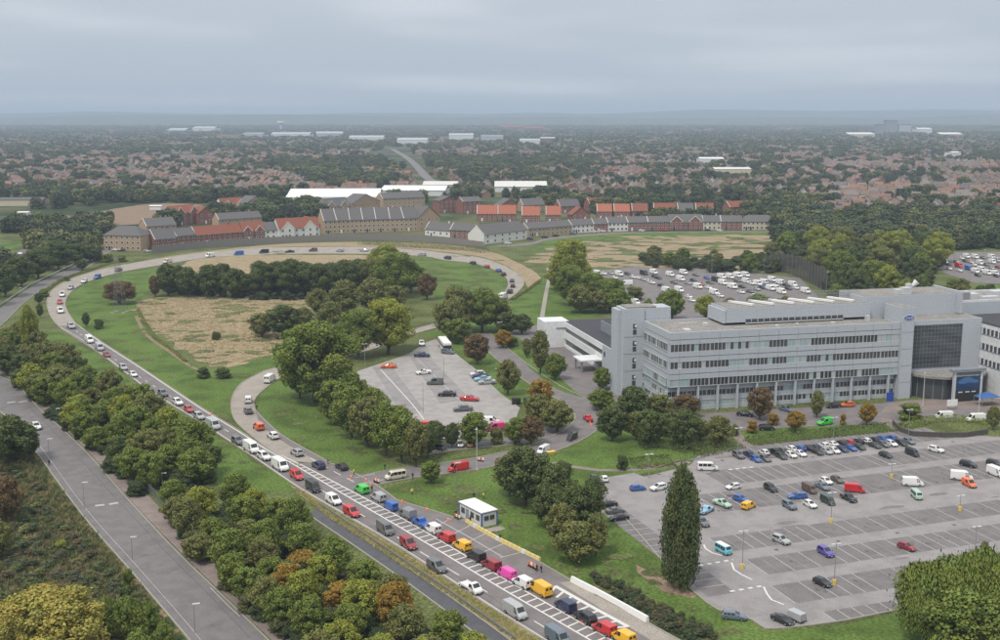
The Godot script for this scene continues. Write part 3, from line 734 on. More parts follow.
	["hatch", "white", 70.27, -240.81, 1.9, "white hatchback in back row against the hedge, between navy hatchback and white saloon", 10, 0.95],
	["saloon", "white", 72.45, -241.9, 1.9, "white saloon in back row against the hedge", 10, 0.95],
	["hatch", "black", 74.67, -242.51, 1.9, "black hatchback in back row against the hedge, between white saloon and red hatchback", 10, 0.95],
	["hatch", "red", 76.56, -242.98, 1.9, "red hatchback in back row against the hedge", 10, 0.95],
	["hatch", "black", 78.68, -243.77, 1.9, "black hatchback in back row against the hedge, between red hatchback and white hatchback", 10, 0.95],
	["hatch", "white", 80.54, -244.24, 1.9, "white hatchback in back row against the hedge, between black hatchback and black hatchback", 10, 0.95],
	["hatch", "black", 82.6, -245.03, 1.9, "black hatchback in back row against the hedge, between white hatchback and blue saloon", 10, 0.95],
	["saloon", "blue", 84.77, -246, 1.9, "blue saloon in back row against the hedge", 10, 0.95],
	["hatch", "blue", 86.92, -246.47, 1.9, "blue hatchback in back row against the hedge, between row end and blue saloon", 10, 0.95],
	["minibus", "white", 42.17, -224.38, -0.07, "white minibus standing in the big front car park", 11, 0.95],
	["hatch", "white", 45, -212.51, -2.74, "white hatchback standing in the big front car park, next to the blue hatchback", 11, 0.95],
	["pickup", "mint", 40.97, -202.7, -1, "mint pickup standing in the big front car park", 11, 0.95],
	["pickup", "pale blue", 37.4, -199.14, 0.86, "pale blue pickup standing in the big front car park", 11, 0.95],
	["suv", "grey", 35.56, -192.73, -1.24, "grey tall car standing in the big front car park", 11, 0.95],
	["hatch", "blue", 44.93, -205.45, -0.84, "blue hatchback standing in the big front car park", 11, 0.95],
	["smallvan", "yellow", 45.56, -201.43, 0.81, "yellow small van standing in the big front car park", 11, 0.95],
	["suv", "black", 51.96, -211.56, -1.24, "black tall car standing in the big front car park, next to the blue estate car", 11, 0.95],
	["estate", "blue", 55.91, -206.94, -3, "blue estate car standing in the big front car park", 11, 0.95],
	["suv", "slate", 53.08, -201.59, -1.24, "slate tall car standing in the big front car park", 11, 0.95],
	["hatch", "white", 57.09, -202.31, -1.24, "white hatchback standing in the big front car park, next to the slate tall car", 11, 0.95],
	["van", "dark green", 60.81, -204.07, -1.24, "dark green panel van standing in the big front car park", 11, 0.76],
	["van", "brown", 59.17, -210.77, -1.24, "brown panel van standing in the big front car park", 11, 0.81],
	["saloon", "slate", 62.19, -212.65, -1.24, "slate saloon standing in the big front car park", 11, 0.95],
	["hatch", "white", 63.85, -215.96, -1.24, "white hatchback standing in the big front car park, next to the olive hatchback", 11, 0.95],
	["hatch", "olive", 66.25, -216.84, -1.24, "olive hatchback standing in the big front car park", 11, 0.95],
	["van", "red", 67.83, -210.72, -0.33, "red panel van standing in the big front car park", 11, 0.85],
	["pickup", "black", 65.23, -205.8, -1.24, "black pickup standing in the big front car park", 11, 0.95],
	["hatch", "black", 81.29, -233.49, -1.1, "black hatchback standing in the big front car park, next to the black panel van", 11, 0.95],
	["van", "black", 87.32, -234.72, -1.21, "black panel van standing in the big front car park", 11, 0.76],
	["suv", "white", 93.33, -237.3, -0.91, "white tall car standing in the big front car park", 11, 0.95],
	["suv", "black", 96.01, -226.82, -0.89, "black tall car standing in the big front car park, left of the two alike", 11, 0.95],
	["suv", "black", 101.59, -227.23, -1.05, "black tall car standing in the big front car park, right of the two alike", 11, 0.95],
	["van", "white", 91.19, -218.12, -0.35, "white panel van standing in the big front car park, next to the orange small van", 11, 0.95],
	["smallvan", "orange", 91.11, -214.14, -1.34, "orange small van standing in the big front car park", 11, 0.95],
	["van", "white", 99.21, -220.72, -1.24, "white panel van standing in the big front car park, next to the black tall car", 11, 0.95],
	["van", "white", 80.25, -214.51, -0.17, "white panel van standing in the big front car park, next to the mint camper van", 11, 0.9],
	["camper", "mint", 78.39, -207.11, -1.56, "mint camper van standing in the big front car park", 11, 0.95],
	["camper", "cyan", 36.77, -179.69, -1.11, "cyan camper van standing in the big front car park", 11, 0.95],
	["suv", "silver", 47.37, -184.2, -0.98, "silver tall car standing in the big front car park", 11, 0.95],
	["suv", "purple", 53.38, -178.77, -1.24, "purple tall car standing in the big front car park", 11, 0.95],
	["hatch", "black", 49.43, -166.44, -1.02, "black hatchback standing in the big front car park, next to the purple tall car", 11, 0.95],
	["estate", "slate", 33.5, -154.44, -0.24, "slate estate car standing in the big front car park", 11, 0.95],
	["saloon", "black", 40.14, -153.28, -0.94, "black saloon standing in the big front car park", 11, 0.95],
	["trailer", "silver", 42.28, -153.79, 2.19, "silver box trailer standing in the big front car park", 11, 0.95],
	["hatch", "dark red", 67.5, -181.2, -0.95, "dark red hatchback standing in the big front car park", 11, 0.95],
	["hatch", "orange", 85.97, -276.05, -2.95, "orange hatchback in front of the long grey office", 12, 1.1],
	["hatch", "black", 82.1, -275.05, -2.96, "black hatchback in front of the long grey office, next to the orange hatchback", 12, 1.1],
	["smallvan", "green", 75.62, -259.31, -2.69, "green small van in front of the long grey office", 12, 1.1],
	["saloon", "black", 58.78, -267.05, -0.4, "black saloon in front of the long grey office", 12, 1.1],
	["saloon", "slate", 69.74, -271.9, -1.03, "slate saloon in front of the long grey office", 12, 1.1],
	["hatch", "black", 61.03, -254.78, -0, "black hatchback in front of the long grey office, next to the black saloon", 12, 1.1],
	["van", "white", 105.28, -264.5, -2.96, "white panel van in front of the long grey office, left of the two alike", 12, 0.94],
	["van", "white", 111.88, -262.09, -2.97, "white panel van in front of the long grey office, right of the two alike", 12, 0.99],
	["hatch", "white", -106.52, -255.64, -1.02, "white hatchback on the empty road by the scrub", 13, 1.25],
	["van", "white", -242.43, -577.52, -1.25, "white panel van on the empty road by the scrub", 13, 1.25],
	["hatch", "red", -210.57, -591.81, 1.8, "red hatchback parked beside the beige apartment block", 14, 1.25],
	["hatch", "white", -212.34, -602.96, 1.79, "white hatchback parked beside the beige apartment block, ahead of the red hatchback", 14, 1.25],
	["hatch", "white", -214.99, -616.9, 1.79, "white hatchback parked beside the beige apartment block, left of the two alike", 14, 1.25],
	["hatch", "white", -203.84, -607.54, -3.14, "white hatchback parked beside the beige apartment block, right of the two alike", 14, 1.25],
	["hatch", "black", -200.44, -605.24, -3.14, "black hatchback parked beside the beige apartment block", 14, 1.25],
	["hatch", "silver", -185.31, -600.7, -0, "silver hatchback parked beside the beige apartment block", 14, 1.25],
	["van", "white", 43.87, -513.18, -1.14, "white panel van in the crowded car park behind the office", 15, 1.12],
	["hatch", "white", 46.82, -514.32, -1.14, "white hatchback in the crowded car park behind the office", 15, 1.12],
	["hatch", "silver", 50.16, -515.32, -1.15, "silver hatchback in the crowded car park behind the office", 15, 1.12],
	["van", "white", 53.46, -511.19, -1.15, "white panel van in the crowded car park behind the office", 15, 1.12],
	["hatch", "black", 57.5, -514.32, -1.16, "black hatchback in the crowded car park behind the office", 15, 1.12],
	["hatch", "white", 50.42, -500.7, -1.14, "white hatchback in the crowded car park behind the office", 15, 1.12],
	["van", "white", 53.62, -481.69, -3.14, "white panel van in the crowded car park behind the office", 15, 1.12],
	["hatch", "white", 58.93, -503.08, -1.15, "white hatchback in the crowded car park behind the office", 15, 1.12],
	["saloon", "white", 61, -501.04, -1.15, "white saloon in the crowded car park behind the office", 15, 1.12],
	["hatch", "silver", 62.36, -496.01, -1.15, "silver hatchback in the crowded car park behind the office", 15, 1.12],
	["van", "white", 69.71, -517.21, -1.18, "white panel van in the crowded car park behind the office", 15, 1.12],
	["van", "black", 64.92, -514.18, -1.17, "black panel van in the crowded car park behind the office", 15, 1.12],
	["hatch", "white", 64.27, -490.49, -1.15, "white hatchback in the crowded car park behind the office", 15, 1.12],
	["hatch", "white", 64.97, -485.98, -1.15, "white hatchback in the crowded car park behind the office", 15, 1.12],
	["saloon", "black", 68.69, -505.82, -1.17, "black saloon in the crowded car park behind the office", 15, 1.12],
	["saloon", "black", 69.57, -501.04, -1.17, "black saloon in the crowded car park behind the office", 15, 1.12],
	["saloon", "black", 67.77, -478.38, -1.15, "black saloon in the crowded car park behind the office", 15, 1.12],
	["van", "white", 67.71, -462.58, -1.14, "white panel van in the crowded car park behind the office", 15, 1.12],
	["van", "white", 76.1, -509.7, -1.18, "white panel van in the crowded car park behind the office", 15, 1.12],
	["van", "white", 78.57, -495.31, -1.18, "white panel van in the crowded car park behind the office", 15, 1.12],
	["van", "white", 83.16, -516.2, -1.2, "white panel van in the crowded car park behind the office", 15, 1.12],
	["saloon", "silver", 80.17, -484.97, -1.17, "silver saloon in the crowded car park behind the office", 15, 1.12],
	["saloon", "grey", 87.68, -510.7, -1.2, "grey saloon in the crowded car park behind the office", 15, 1.12],
	["van", "white", 82.28, -473.01, -1.17, "white panel van in the crowded car park behind the office", 15, 1.12],
	["hatch", "red", 85.14, -481.55, -1.18, "red hatchback in the crowded car park behind the office", 15, 1.12],
	["saloon", "white", 86.48, -471.97, -1.18, "white saloon in the crowded car park behind the office", 15, 1.12],
	["hatch", "blue", 90.94, -500.7, -1.2, "blue hatchback in the crowded car park behind the office", 15, 1.12],
	["van", "black", 93.46, -492.99, -1.2, "black panel van in the crowded car park behind the office", 15, 1.12],
	["van", "white", 97.84, -502.41, -1.22, "white panel van in the crowded car park behind the office", 15, 1.12],
	["van", "white", 94.65, -483.91, -1.2, "white panel van in the crowded car park behind the office", 15, 1.12],
	["van", "white", 101.48, -502.41, -1.22, "white panel van in the crowded car park behind the office", 15, 1.12],
	["van", "white", 96.93, -473.01, -1.2, "white panel van in the crowded car park behind the office", 15, 1.12],
	["van", "white", 106.11, -507.25, -1.23, "white panel van in the crowded car park behind the office", 15, 1.12],
	["van", "white", 86.12, -456.53, -1.16, "white panel van in the crowded car park behind the office", 15, 1.12],
	["hatch", "white", 87.22, -449.52, -1.16, "white hatchback in the crowded car park behind the office", 15, 1.12],
	["hatch", "white", 74.45, -447.61, -1.14, "white hatchback in the crowded car park behind the office", 15, 1.12],
	["hatch", "white", 74.1, -438.28, -1.13, "white hatchback in the crowded car park behind the office", 15, 1.12],
	["van", "white", 73.02, -463.39, -1.15, "white panel van in the crowded car park behind the office", 15, 1.12],
	["van", "white", 51.37, -432.01, -1.08, "white panel van in the crowded car park behind the office", 15, 1.12],
	["hatch", "grey", 50.66, -441.97, -1.09, "grey hatchback in the crowded car park behind the office", 15, 1.12],
	["saloon", "grey", 74.44, -487.2, -1.17, "grey saloon in the crowded car park behind the office", 15, 1.12],
	["hatch", "navy", 83.85, -493.69, -1.19, "navy hatchback in the crowded car park behind the office", 15, 1.12],
	["saloon", "grey", 89.84, -487.2, -1.19, "grey saloon in the crowded car park behind the office", 15, 1.12],
	["van", "white", 97.74, -502.41, -1.22, "white panel van in the crowded car park behind the office", 15, 1.12],
	["hatch", "white", 101.66, -505.48, -1.22, "white hatchback in the crowded car park behind the office", 15, 1.12],
	["van", "white", 105.46, -506.27, -1.23, "white panel van in the crowded car park behind the office", 15, 1.12],
	["van", "white", 109.54, -508.23, -1.24, "white panel van in the crowded car park behind the office", 15, 1.12],
	["van", "white", 94.86, -483.91, -1.2, "white panel van in the crowded car park behind the office", 15, 1.12],
	["van", "white", 96.52, -473.01, -1.19, "white panel van in the crowded car park behind the office", 15, 1.12],
	["saloon", "black", 100.99, -474.94, -1.2, "black saloon in the crowded car park behind the office", 15, 1.12],
	["van", "white", 105.69, -488.41, -1.22, "white panel van in the crowded car park behind the office", 15, 1.12],
	["hatch", "white", 106.96, -483.75, -1.22, "white hatchback in the crowded car park behind the office", 15, 1.12],
	["van", "white", 109.03, -481.69, -1.22, "white panel van in the crowded car park behind the office", 15, 1.12],
	["van", "white", 112.59, -484.8, -1.23, "white panel van in the crowded car park behind the office", 15, 1.12],
	["van", "white", 117.82, -492.99, -1.25, "white panel van in the crowded car park behind the office", 15, 1.12],
	["van", "white", 119.4, -483.91, -1.24, "white panel van in the crowded car park behind the office", 15, 1.12],
	["hatch", "black", 120.45, -479.8, -1.24, "black hatchback in the crowded car park behind the office", 15, 1.12],
	["van", "white", 123.17, -478.62, -1.25, "white panel van in the crowded car park behind the office", 15, 1.12],
	["hatch", "navy", 108.98, -472.92, -1.22, "navy hatchback in the crowded car park behind the office", 15, 1.12],
	["van", "white", 111.24, -467.94, -1.22, "white panel van in the crowded car park behind the office", 15, 1.12],
	["van", "white", 113.4, -467.94, -1.22, "white panel van in the crowded car park behind the office", 15, 1.12],
	["van", "white", 113.6, -458.53, -1.22, "white panel van in the crowded car park behind the office", 15, 1.12],
	["hatch", "white", 122.47, -470.81, -1.24, "white hatchback in the crowded car park behind the office", 15, 1.12],
	["van", "white", 123.8, -460.54, -1.24, "white panel van in the crowded car park behind the office", 15, 1.12],
	["saloon", "white", 97.52, -459.63, -1.19, "white saloon in the crowded car park behind the office", 15, 1.12],
	["saloon", "grey", 101.58, -461.65, -1.2, "grey saloon in the crowded car park behind the office", 15, 1.12],
	["hatch", "white", 100.76, -449.52, -1.19, "white hatchback in the crowded car park behind the office", 15, 1.12],
	["saloon", "blue", 113.23, -480.56, -1.23, "blue saloon in the crowded car park behind the office", 15, 1.12],
	["saloon", "grey", 102.53, -491.73, -1.22, "grey saloon in the crowded car park behind the office", 15, 1.12],
	["hatch", "silver", 105.6, -467.47, -1.21, "silver hatchback in the crowded car park behind the office", 15, 1.12],
	["hatch", "black", 119.06, -469.55, -1.23, "black hatchback in the crowded car park behind the office", 15, 1.12],
	["van", "white", 222.02, -576.32, -1.46, "white panel van in the distant car park past the trees", 16, 1.12],
	["van", "white", 215.57, -554.3, -1.44, "white panel van in the distant car park past the trees", 16, 1.12],
	["saloon", "black", 214.68, -546.36, -1.44, "black saloon in the distant car park past the trees", 16, 1.12],
	["van", "red", 217.05, -539.84, -1.44, "red panel van in the distant car park past the trees", 16, 1.12],
	["hatch", "white", 209.38, -531.25, -1.43, "white hatchback in the distant car park past the trees", 16, 1.12],
	["saloon", "white", 211.54, -525.09, -1.43, "white saloon in the distant car park past the trees", 16, 1.12],
	["van", "blue", 217.84, -529.95, -1.44, "blue panel van in the distant car park past the trees", 16, 1.12],
	["saloon", "black", 228.31, -560.21, -1.47, "black saloon in the distant car park past the trees", 16, 1.12],
	["van", "white", 235.25, -576.32, -1.48, "white panel van in the distant car park past the trees", 16, 1.12],
	["van", "white", 238.73, -574.04, -1.49, "white panel van in the distant car park past the trees", 16, 1.12],
	["van", "white", 231.36, -550.09, -1.47, "white panel van in the distant car park past the trees", 16, 1.12],
	["saloon", "grey", 242.35, -573.41, -1.49, "grey saloon in the distant car park past the trees", 16, 1.12],
	["van", "white", 246.97, -574.04, -1.5, "white panel van in the distant car park past the trees", 16, 1.12],
	["van", "white", 238.93, -554.3, -1.48, "white panel van in the distant car park past the trees", 16, 1.12],
	["van", "silver", 244.05, -560.73, -1.49, "silver panel van in the distant car park past the trees", 16, 1.12],
	["hatch", "grey", 232.58, -545.99, -1.47, "grey hatchback in the distant car park past the trees", 16, 1.12],
	["van", "white", 216.91, -520.42, -1.44, "white panel van in the distant car park past the trees", 16, 1.12],
	["van", "white", 221.99, -526.1, -1.45, "white panel van in the distant car park past the trees", 16, 1.12],
	["hatch", "black", 213.48, -508.93, -1.43, "black hatchback in the distant car park past the trees", 16, 1.12],
	["van", "white", 220.07, -514.85, -1.44, "white panel van in the distant car park past the trees", 16, 1.12],
	["van", "white", 222.66, -513.02, -1.45, "white panel van in the distant car park past the trees", 16, 1.12],
	["hatch", "silver", 229.81, -533.2, -1.46, "silver hatchback in the distant car park past the trees", 16, 1.12],
	["hatch", "black", 221.03, -507.15, -1.44, "black hatchback in the distant car park past the trees", 16, 1.12],
	["saloon", "dark red", 234.71, -537.49, -1.47, "dark red saloon in the distant car park past the trees", 16, 1.12],
	["hatch", "cream", 229.12, -555.56, -1.47, "cream hatchback in the distant car park past the trees", 16, 1.12],
	["hatch", "white", 230.61, -570.78, -1.47, "white hatchback in the distant car park past the trees", 16, 1.12],
	["saloon", "silver", 223.18, -558.07, -1.46, "silver saloon in the distant car park past the trees", 16, 1.12],
	["hatch", "white", 226.49, -545.17, -1.46, "white hatchback in the distant car park past the trees", 16, 1.12],
	["hatch", "black", 33.18, -679.58, 0.19, "black hatchback parked along the estate street beside the meadow", 17, 1.25],
	["hatch", "grey", 43.98, -691.26, 0.19, "grey hatchback parked along the estate street beside the meadow", 17, 1.25],
	["hatch", "white", 57.61, -703.34, 0.19, "white hatchback parked along the estate street beside the meadow", 17, 1.25],
	["hatch", "white", 63.39, -706.43, 0.19, "white hatchback parked along the estate street beside the meadow", 17, 1.25],
	["hatch", "white", 87.78, -709.54, 0.19, "white hatchback parked along the estate street beside the meadow", 17, 1.25],
	["hatch", "red", 101.82, -712.68, 0.19, "red hatchback parked along the estate street beside the meadow", 17, 1.25],
	["hatch", "black", 26.33, -671.07, 0.19, "black hatchback parked along the estate street beside the meadow", 17, 1.25],
	["hatch", "black", 129.13, -712.68, 0.19, "black hatchback parked along the estate street beside the meadow", 17, 1.25],
	["hatch", "white", 135.99, -709.54, 0.19, "white hatchback parked along the estate street beside the meadow", 17, 1.25],
	["hatch", "white", 173.56, -706.43, 0.19, "white hatchback parked along the estate street beside the meadow", 17, 1.25],
	["hatch", "white", 178.49, -706.43, 0.19, "white hatchback parked along the estate street beside the meadow", 17, 1.25],
	["hatch", "navy", 17.34, -662.77, 0.18, "navy hatchback parked along the estate street beside the meadow", 17, 1.25],
	["hatch", "white", 4.46, -639.03, 0.18, "white hatchback parked along the estate street beside the meadow", 17, 1.25]]
const ZONES := ["in the dark wood inside the loop road", "on the dry meadow inside the loop road", "beside the pale slip road", "around the side car park", "behind the low white wing", "on the lawn near the white cabin", "in front of the office corner", "on the grass strip before the office", "standing alone at the car park edge", "in the corner below the front car park", "in the scrub left of the empty road", "between the left roads and the loop road", "by the lattice mast", "on the lawn edge below the dry meadow", "between office and the crowded car park", "in the wooded belt beside the straight", "in the wooded belt along the lower road", "in the wood behind the crowded car park", "in the wood right of the meadow", "in front of the distant car park"]
# x, z, height, width, kind, zone
const TREES := [
	[-136.71, -450.23, 8.79, 5.99, "r", 0], [-132.29, -452.78, 13.64, 11.19, "d", 0], [-132.7, -468.74, 10.79, 9.79, "d", 0], [-123.63, -450.23, 12.37, 10.27, "d", 0],
	[-114.92, -450.23, 13.57, 12.84, "d", 0], [-114.57, -468.74, 11.62, 10.68, "d", 0], [-104.43, -447.7, 12.31, 11.92, "d", 0], [-94.31, -450.23, 14.76, 14.55, "d", 0],
	[-92.31, -468.74, 12.44, 11.57, "d", 0], [-83.21, -450.23, 15.55, 15.41, "d", 0], [-80.77, -468.74, 12.44, 12.46, "d", 0], [-72.12, -450.23, 13.96, 13.69, "d", 0],
	[-69.23, -468.74, 12.03, 11.57, "d", 0], [-61.42, -450.23, 15.15, 15.41, "d", 0], [-58.36, -474.31, 13, 11.71, "d", 0], [-51.57, -457.98, 15.4, 13.92, "o", 0],
	[-51.07, -510.6, 14.84, 16.45, "y", 0], [-41.61, -450.23, 19.11, 19.69, "b", 0], [-36.26, -463.3, 12.31, 12.32, "b", 0], [-28.46, -442.72, 11.01, 8.42, "r", 0],
	[-77.32, -366.82, 8.24, 9.82, "o", 1], [-69.86, -365.12, 11.47, 12.57, "d", 1], [-64.87, -372.02, 9.35, 9.25, "o", 1], [-65.3, -406.47, 10.52, 9.3, "o", 1],
	[-57.02, -379.18, 10.19, 9.42, "o", 1], [-55.07, -402.34, 14.34, 12.28, "o", 1], [-46.39, -410.68, 13.89, 12.52, "o", 1], [-38.83, -419.37, 9.71, 10.39, "o", 1],
	[-50.97, -285.03, 11.97, 9.36, "b", 2], [-46.08, -279.86, 21.61, 22.18, "b", 2], [-41.78, -277.84, 8.4, 8.06, "d", 2], [-38.39, -259.1, 11.21, 9.55, "b", 2],
	[-37.16, -272.92, 10.01, 11.09, "b", 2], [-33.05, -248.16, 12.37, 9.65, "b", 2], [-42.14, -334.03, 15.64, 13.46, "b", 2], [-28.67, -241.09, 11.83, 8.91, "o", 2],
	[-30.07, -261.76, 8.68, 9.13, "b", 2], [-24.11, -234.4, 12.18, 8.68, "b", 2], [-33.8, -339.83, 18.01, 17.6, "y", 2], [-22.94, -244.97, 8.63, 8.57, "o", 2],
	[-20.31, -229.43, 11.74, 8.51, "b", 2], [-17.21, -226.67, 10.35, 6.64, "o", 2], [-15.14, -232.95, 7.38, 5.45, "d", 2], [-14.29, -240.33, 6.26, 6.55, "d", 3],
	[-16.03, -361.76, 13.63, 11.77, "o", 3], [-10.4, -240.33, 5.81, 4.21, "d", 3], [-13.23, -355.22, 8.63, 8.84, "b", 3], [-13.96, -375.57, 15.78, 15.08, "o", 3],
	[-5.65, -241.09, 8.06, 7.98, "b", 3], [-6.66, -325.68, 9.43, 8.76, "r", 3], [-5.98, -375.57, 15.11, 13.64, "b", 3], [-0.66, -243.41, 4.53, 3.31, "o", 3],
	[0, -379.18, 11.54, 8.69, "o", 3], [0.93, -348.91, 5.98, 6.02, "a", 3], [2.63, -372.02, 7.68, 9.25, "d", 3], [2.06, -288.22, 9.74, 7.23, "o", 3],
	[3.75, -352.04, 3.81, 4.72, "o", 3], [3.28, -242.63, 6.53, 5.19, "b", 3], [7.24, -372.02, 7.02, 7.82, "d", 3], [8.01, -334.03, 6.05, 3.85, "o", 3],
	[6.77, -242.63, 6.98, 6.14, "r", 3], [8.81, -258.23, 8.1, 7.01, "o", 3], [11.14, -312.61, 12.75, 7.22, "o", 3], [9.96, -271, 8.46, 7.34, "a", 3],
	[14.97, -305.25, 7.78, 6.47, "b", 3], [12.97, -253.1, 7.49, 8.85, "o", 3], [23.08, -468.74, 11.62, 9.79, "y", 4], [28.85, -468.74, 22.31, 18.69, "y", 4],
	[26.43, -428.41, 16.73, 13.87, "b", 4], [29.14, -412.82, 10.67, 11.8, "o", 4], [33.81, -426.12, 14.01, 14.6, "b", 4], [36.42, -412.82, 8.47, 10.23, "o", 4],
	[40.48, -417.16, 12.99, 13.51, "b", 4], [42.98, -412.82, 9.2, 11.01, "b", 4], [52.24, -442.72, 6.3, 8.42, "o", 4], [-13.52, -216.27, 4.68, 4.66, "b", 5],
	[1.89, -208.46, 8.64, 6.95, "o", 5], [4.61, -202.8, 11.65, 10.76, "d", 5], [8.23, -191.82, 8.21, 6.43, "d", 5], [9.99, -199.55, 9.43, 8.63, "d", 5],
	[10.3, -181.46, 8.16, 6.1, "o", 5], [12.76, -223.99, 2.31, 3.94, "d", 5], [12.33, -187.45, 9.28, 7.77, "d", 5], [12.4, -175.39, 7.26, 8, "o", 5],
	[15.91, -189.37, 10.08, 5.98, "d", 5], [15.7, -178.37, 7.53, 4.95, "o", 5], [24.69, -272.92, 5.52, 6.86, "b", 6], [26.75, -293.69, 6.44, 5.66, "b", 6],
	[24.78, -245.76, 8.42, 7.65, "d", 6], [24.78, -224.65, 3.79, 2.63, "d", 6], [31.35, -262.65, 8.71, 9.16, "d", 6], [30.18, -246.56, 6.86, 5.75, "o", 6],
	[32.58, -241.09, 8.72, 7.98, "d", 6], [37.71, -262.65, 6.78, 7.13, "o", 6], [37.74, -249.79, 5.56, 6.31, "d", 6], [39.51, -239.57, 9.34, 7.93, "d", 6],
	[44.27, -265.38, 6.11, 7.2, "r", 6], [44.38, -246.56, 5.04, 5.27, "b", 6], [47.36, -241.09, 7.39, 6.57, "o", 6], [52.8, -249.79, 3.25, 2.18, "b", 7],
	[57.15, -252.26, 3.51, 2.94, "a", 7], [61.48, -263.56, 8.49, 6.64, "r", 7], [63.51, -259.1, 3.36, 3.02, "a", 7], [67.33, -253.94, 4.94, 4.93, "a", 7],
	[75.45, -265.38, 6.84, 4.11, "o", 7], [79.8, -259.1, 3.12, 1.76, "a", 7], [85.38, -259.1, 5.51, 4.52, "a", 7], [96.95, -263.56, 4.86, 6.64, "b", 7],
	[112.87, -254.79, 5.89, 3.96, "o", 7], [27.39, -165.07, 20.07, 6.9, "p", 8], [57.29, -144.81, 8.57, 5.82, "w", 9], [60.44, -147.81, 12.17, 11.28, "w", 9],
	[60.69, -140.79, 10.58, 11.07, "b", 9], [74.11, -166.59, 7.1, 3.31, "o", 9], [67.76, -151.56, 11.84, 10.02, "w", 9], [65.86, -139.68, 10.78, 9.86, "b", 9],
	[70.06, -147.81, 12.17, 10.39, "w", 9], [-61.71, -133.86, 10.67, 8.13, "g", 10], [-100.93, -219.42, 11.89, 6.44, "d", 10], [-80.35, -175.81, 7.1, 4.88, "o", 10],
	[-87.11, -193.32, 9.17, 6.86, "r", 10], [-100.84, -228.73, 10.65, 10.27, "d", 10], [-98.82, -232.95, 7.38, 5.45, "d", 10], [-57.85, -137.51, 12.26, 15.55, "g", 10],
	[-72.28, -180.12, 2.43, 2.85, "y", 10], [-53.85, -147.81, 6.41, 3.86, "b", 10], [-49.96, -144.22, 7.98, 5.22, "b", 10], [-56.24, -163.96, 4.31, 2.29, "b", 10],
	[-45.15, -133.86, 8.03, 5.42, "b", 10], [-46.66, -143.06, 7.93, 4.03, "b", 10], [-44.01, -140.79, 5.88, 3.69, "b", 10], [-192.57, -428.41, 13.7, 10.6, "d", 11],
	[-148.39, -334.03, 8.45, 7.05, "b", 11], [-196.15, -450.23, 13.96, 11.98, "d", 11], [-149.11, -342.81, 8.04, 7.89, "o", 11], [-149.86, -352.04, 8.25, 6.74, "o", 11],
	[-200.84, -477.14, 13.91, 12.68, "d", 11], [-140.07, -335.46, 16.3, 5.15, "y", 11], [-145.81, -353.62, 10.5, 4.06, "y", 11], [-175.91, -433.08, 4.63, 3.71, "d", 11],
	[-163.42, -402.34, 5.4, 3.07, "d", 11], [-203.17, -501.03, 13.69, 15.2, "d", 11], [-180.69, -450.23, 4, 4.28, "b", 11], [-216.36, -548.97, 12.06, 14.54, "o", 11],
	[-205.66, -530.86, 14, 17.09, "d", 11], [-188.55, -494.84, 2.63, 3.75, "b", 11], [-205.71, -552.74, 10.69, 13.59, "d", 11], [-194.49, -530.86, 5.15, 6.53, "d", 11],
	[-201.15, -560.44, 8.87, 10.6, "d", 11], [-192.32, -560.44, 4.93, 7.42, "b", 11], [-185.45, -560.44, 3.95, 4.77, "b", 11], [-140.84, -384.72, 5.18, 3.31, "d", 12],
	[-135.14, -381.01, 4.11, 3.64, "d", 12], [-145, -433.08, 9.25, 13.19, "r", 12], [-81.17, -307.67, 3.65, 4.15, "d", 13], [-91.03, -361.76, 3.26, 3.46, "d", 13],
	[-75.96, -307.67, 3.37, 5.03, "d", 13], [52.07, -398.29, 7.83, 4.56, "b", 14], [57.55, -402.34, 9.34, 6.14, "b", 14], [60.51, -398.29, 11.38, 9.88, "b", 14],
	[72.47, -398.29, 9.25, 8.36, "y", 14], [80.91, -398.29, 8.54, 6.84, "o", 14], [91.66, -402.34, 8.98, 11.51, "b", 14], [102.26, -406.47, 7.62, 7.75, "o", 14],
	[129.58, -437.85, 7.4, 7.5, "b", 14], [156.19, -437.85, 9.73, 6.66, "y", 14], [-151.7, -344.1, 7, 6.4, "b", 15], [-144.6, -328.7, 7.9, 6.4, "o", 15],
	[-138.9, -315.8, 6.3, 6.4, "b", 15], [-136.3, -310.6, 9.3, 9.1, "d", 15], [-146.4, -337.9, 7.8, 7.3, "b", 15], [-125.7, -294.5, 5.9, 6.4, "d", 15],
	[-127.8, -300.2, 8.8, 7.9, "d", 15], [-137.3, -323, 6.8, 6.4, "o", 15], [-145.1, -343.5, 6.2, 6.4, "o", 15], [-133.2, -316.6, 7.3, 6.4, "o", 15],
	[-128.8, -307.7, 6.1, 6.4, "o", 15], [-119.9, -286.5, 9.2, 7.7, "y", 15], [-116, -281.7, 7.6, 7.4, "o", 15], [-135.6, -329.4, 5.6, 6.4, "b", 15],
	[-137.7, -335.5, 8.4, 7.6, "o", 15], [-119.6, -292.8, 6, 6.4, "y", 15], [-112.8, -276.6, 7.9, 7.5, "b", 15], [-130.7, -321.7, 6.1, 6.4, "d", 15],
	[-127.4, -316.2, 8.9, 7.9, "o", 15], [-122.6, -308.2, 7.4, 7.2, "b", 15], [-114.8, -289.7, 7.2, 6.4, "o", 15], [-118.1, -299.9, 6.1, 6.4, "o", 15],
	[-111.3, -285.2, 8.6, 8.4, "o", 15], [-121.6, -314.1, 9.1, 8.8, "o", 15], [-104.8, -270.9, 8.3, 7.1, "b", 15], [-97, -254.4, 7.2, 6.5, "y", 15],
	[-98.5, -261.3, 6.1, 6.4, "b", 15], [-105.5, -280, 8.3, 7, "b", 15], [-100.6, -267, 5.6, 6.4, "y", 15], [-114.1, -303.9, 7.3, 6.4, "d", 15],
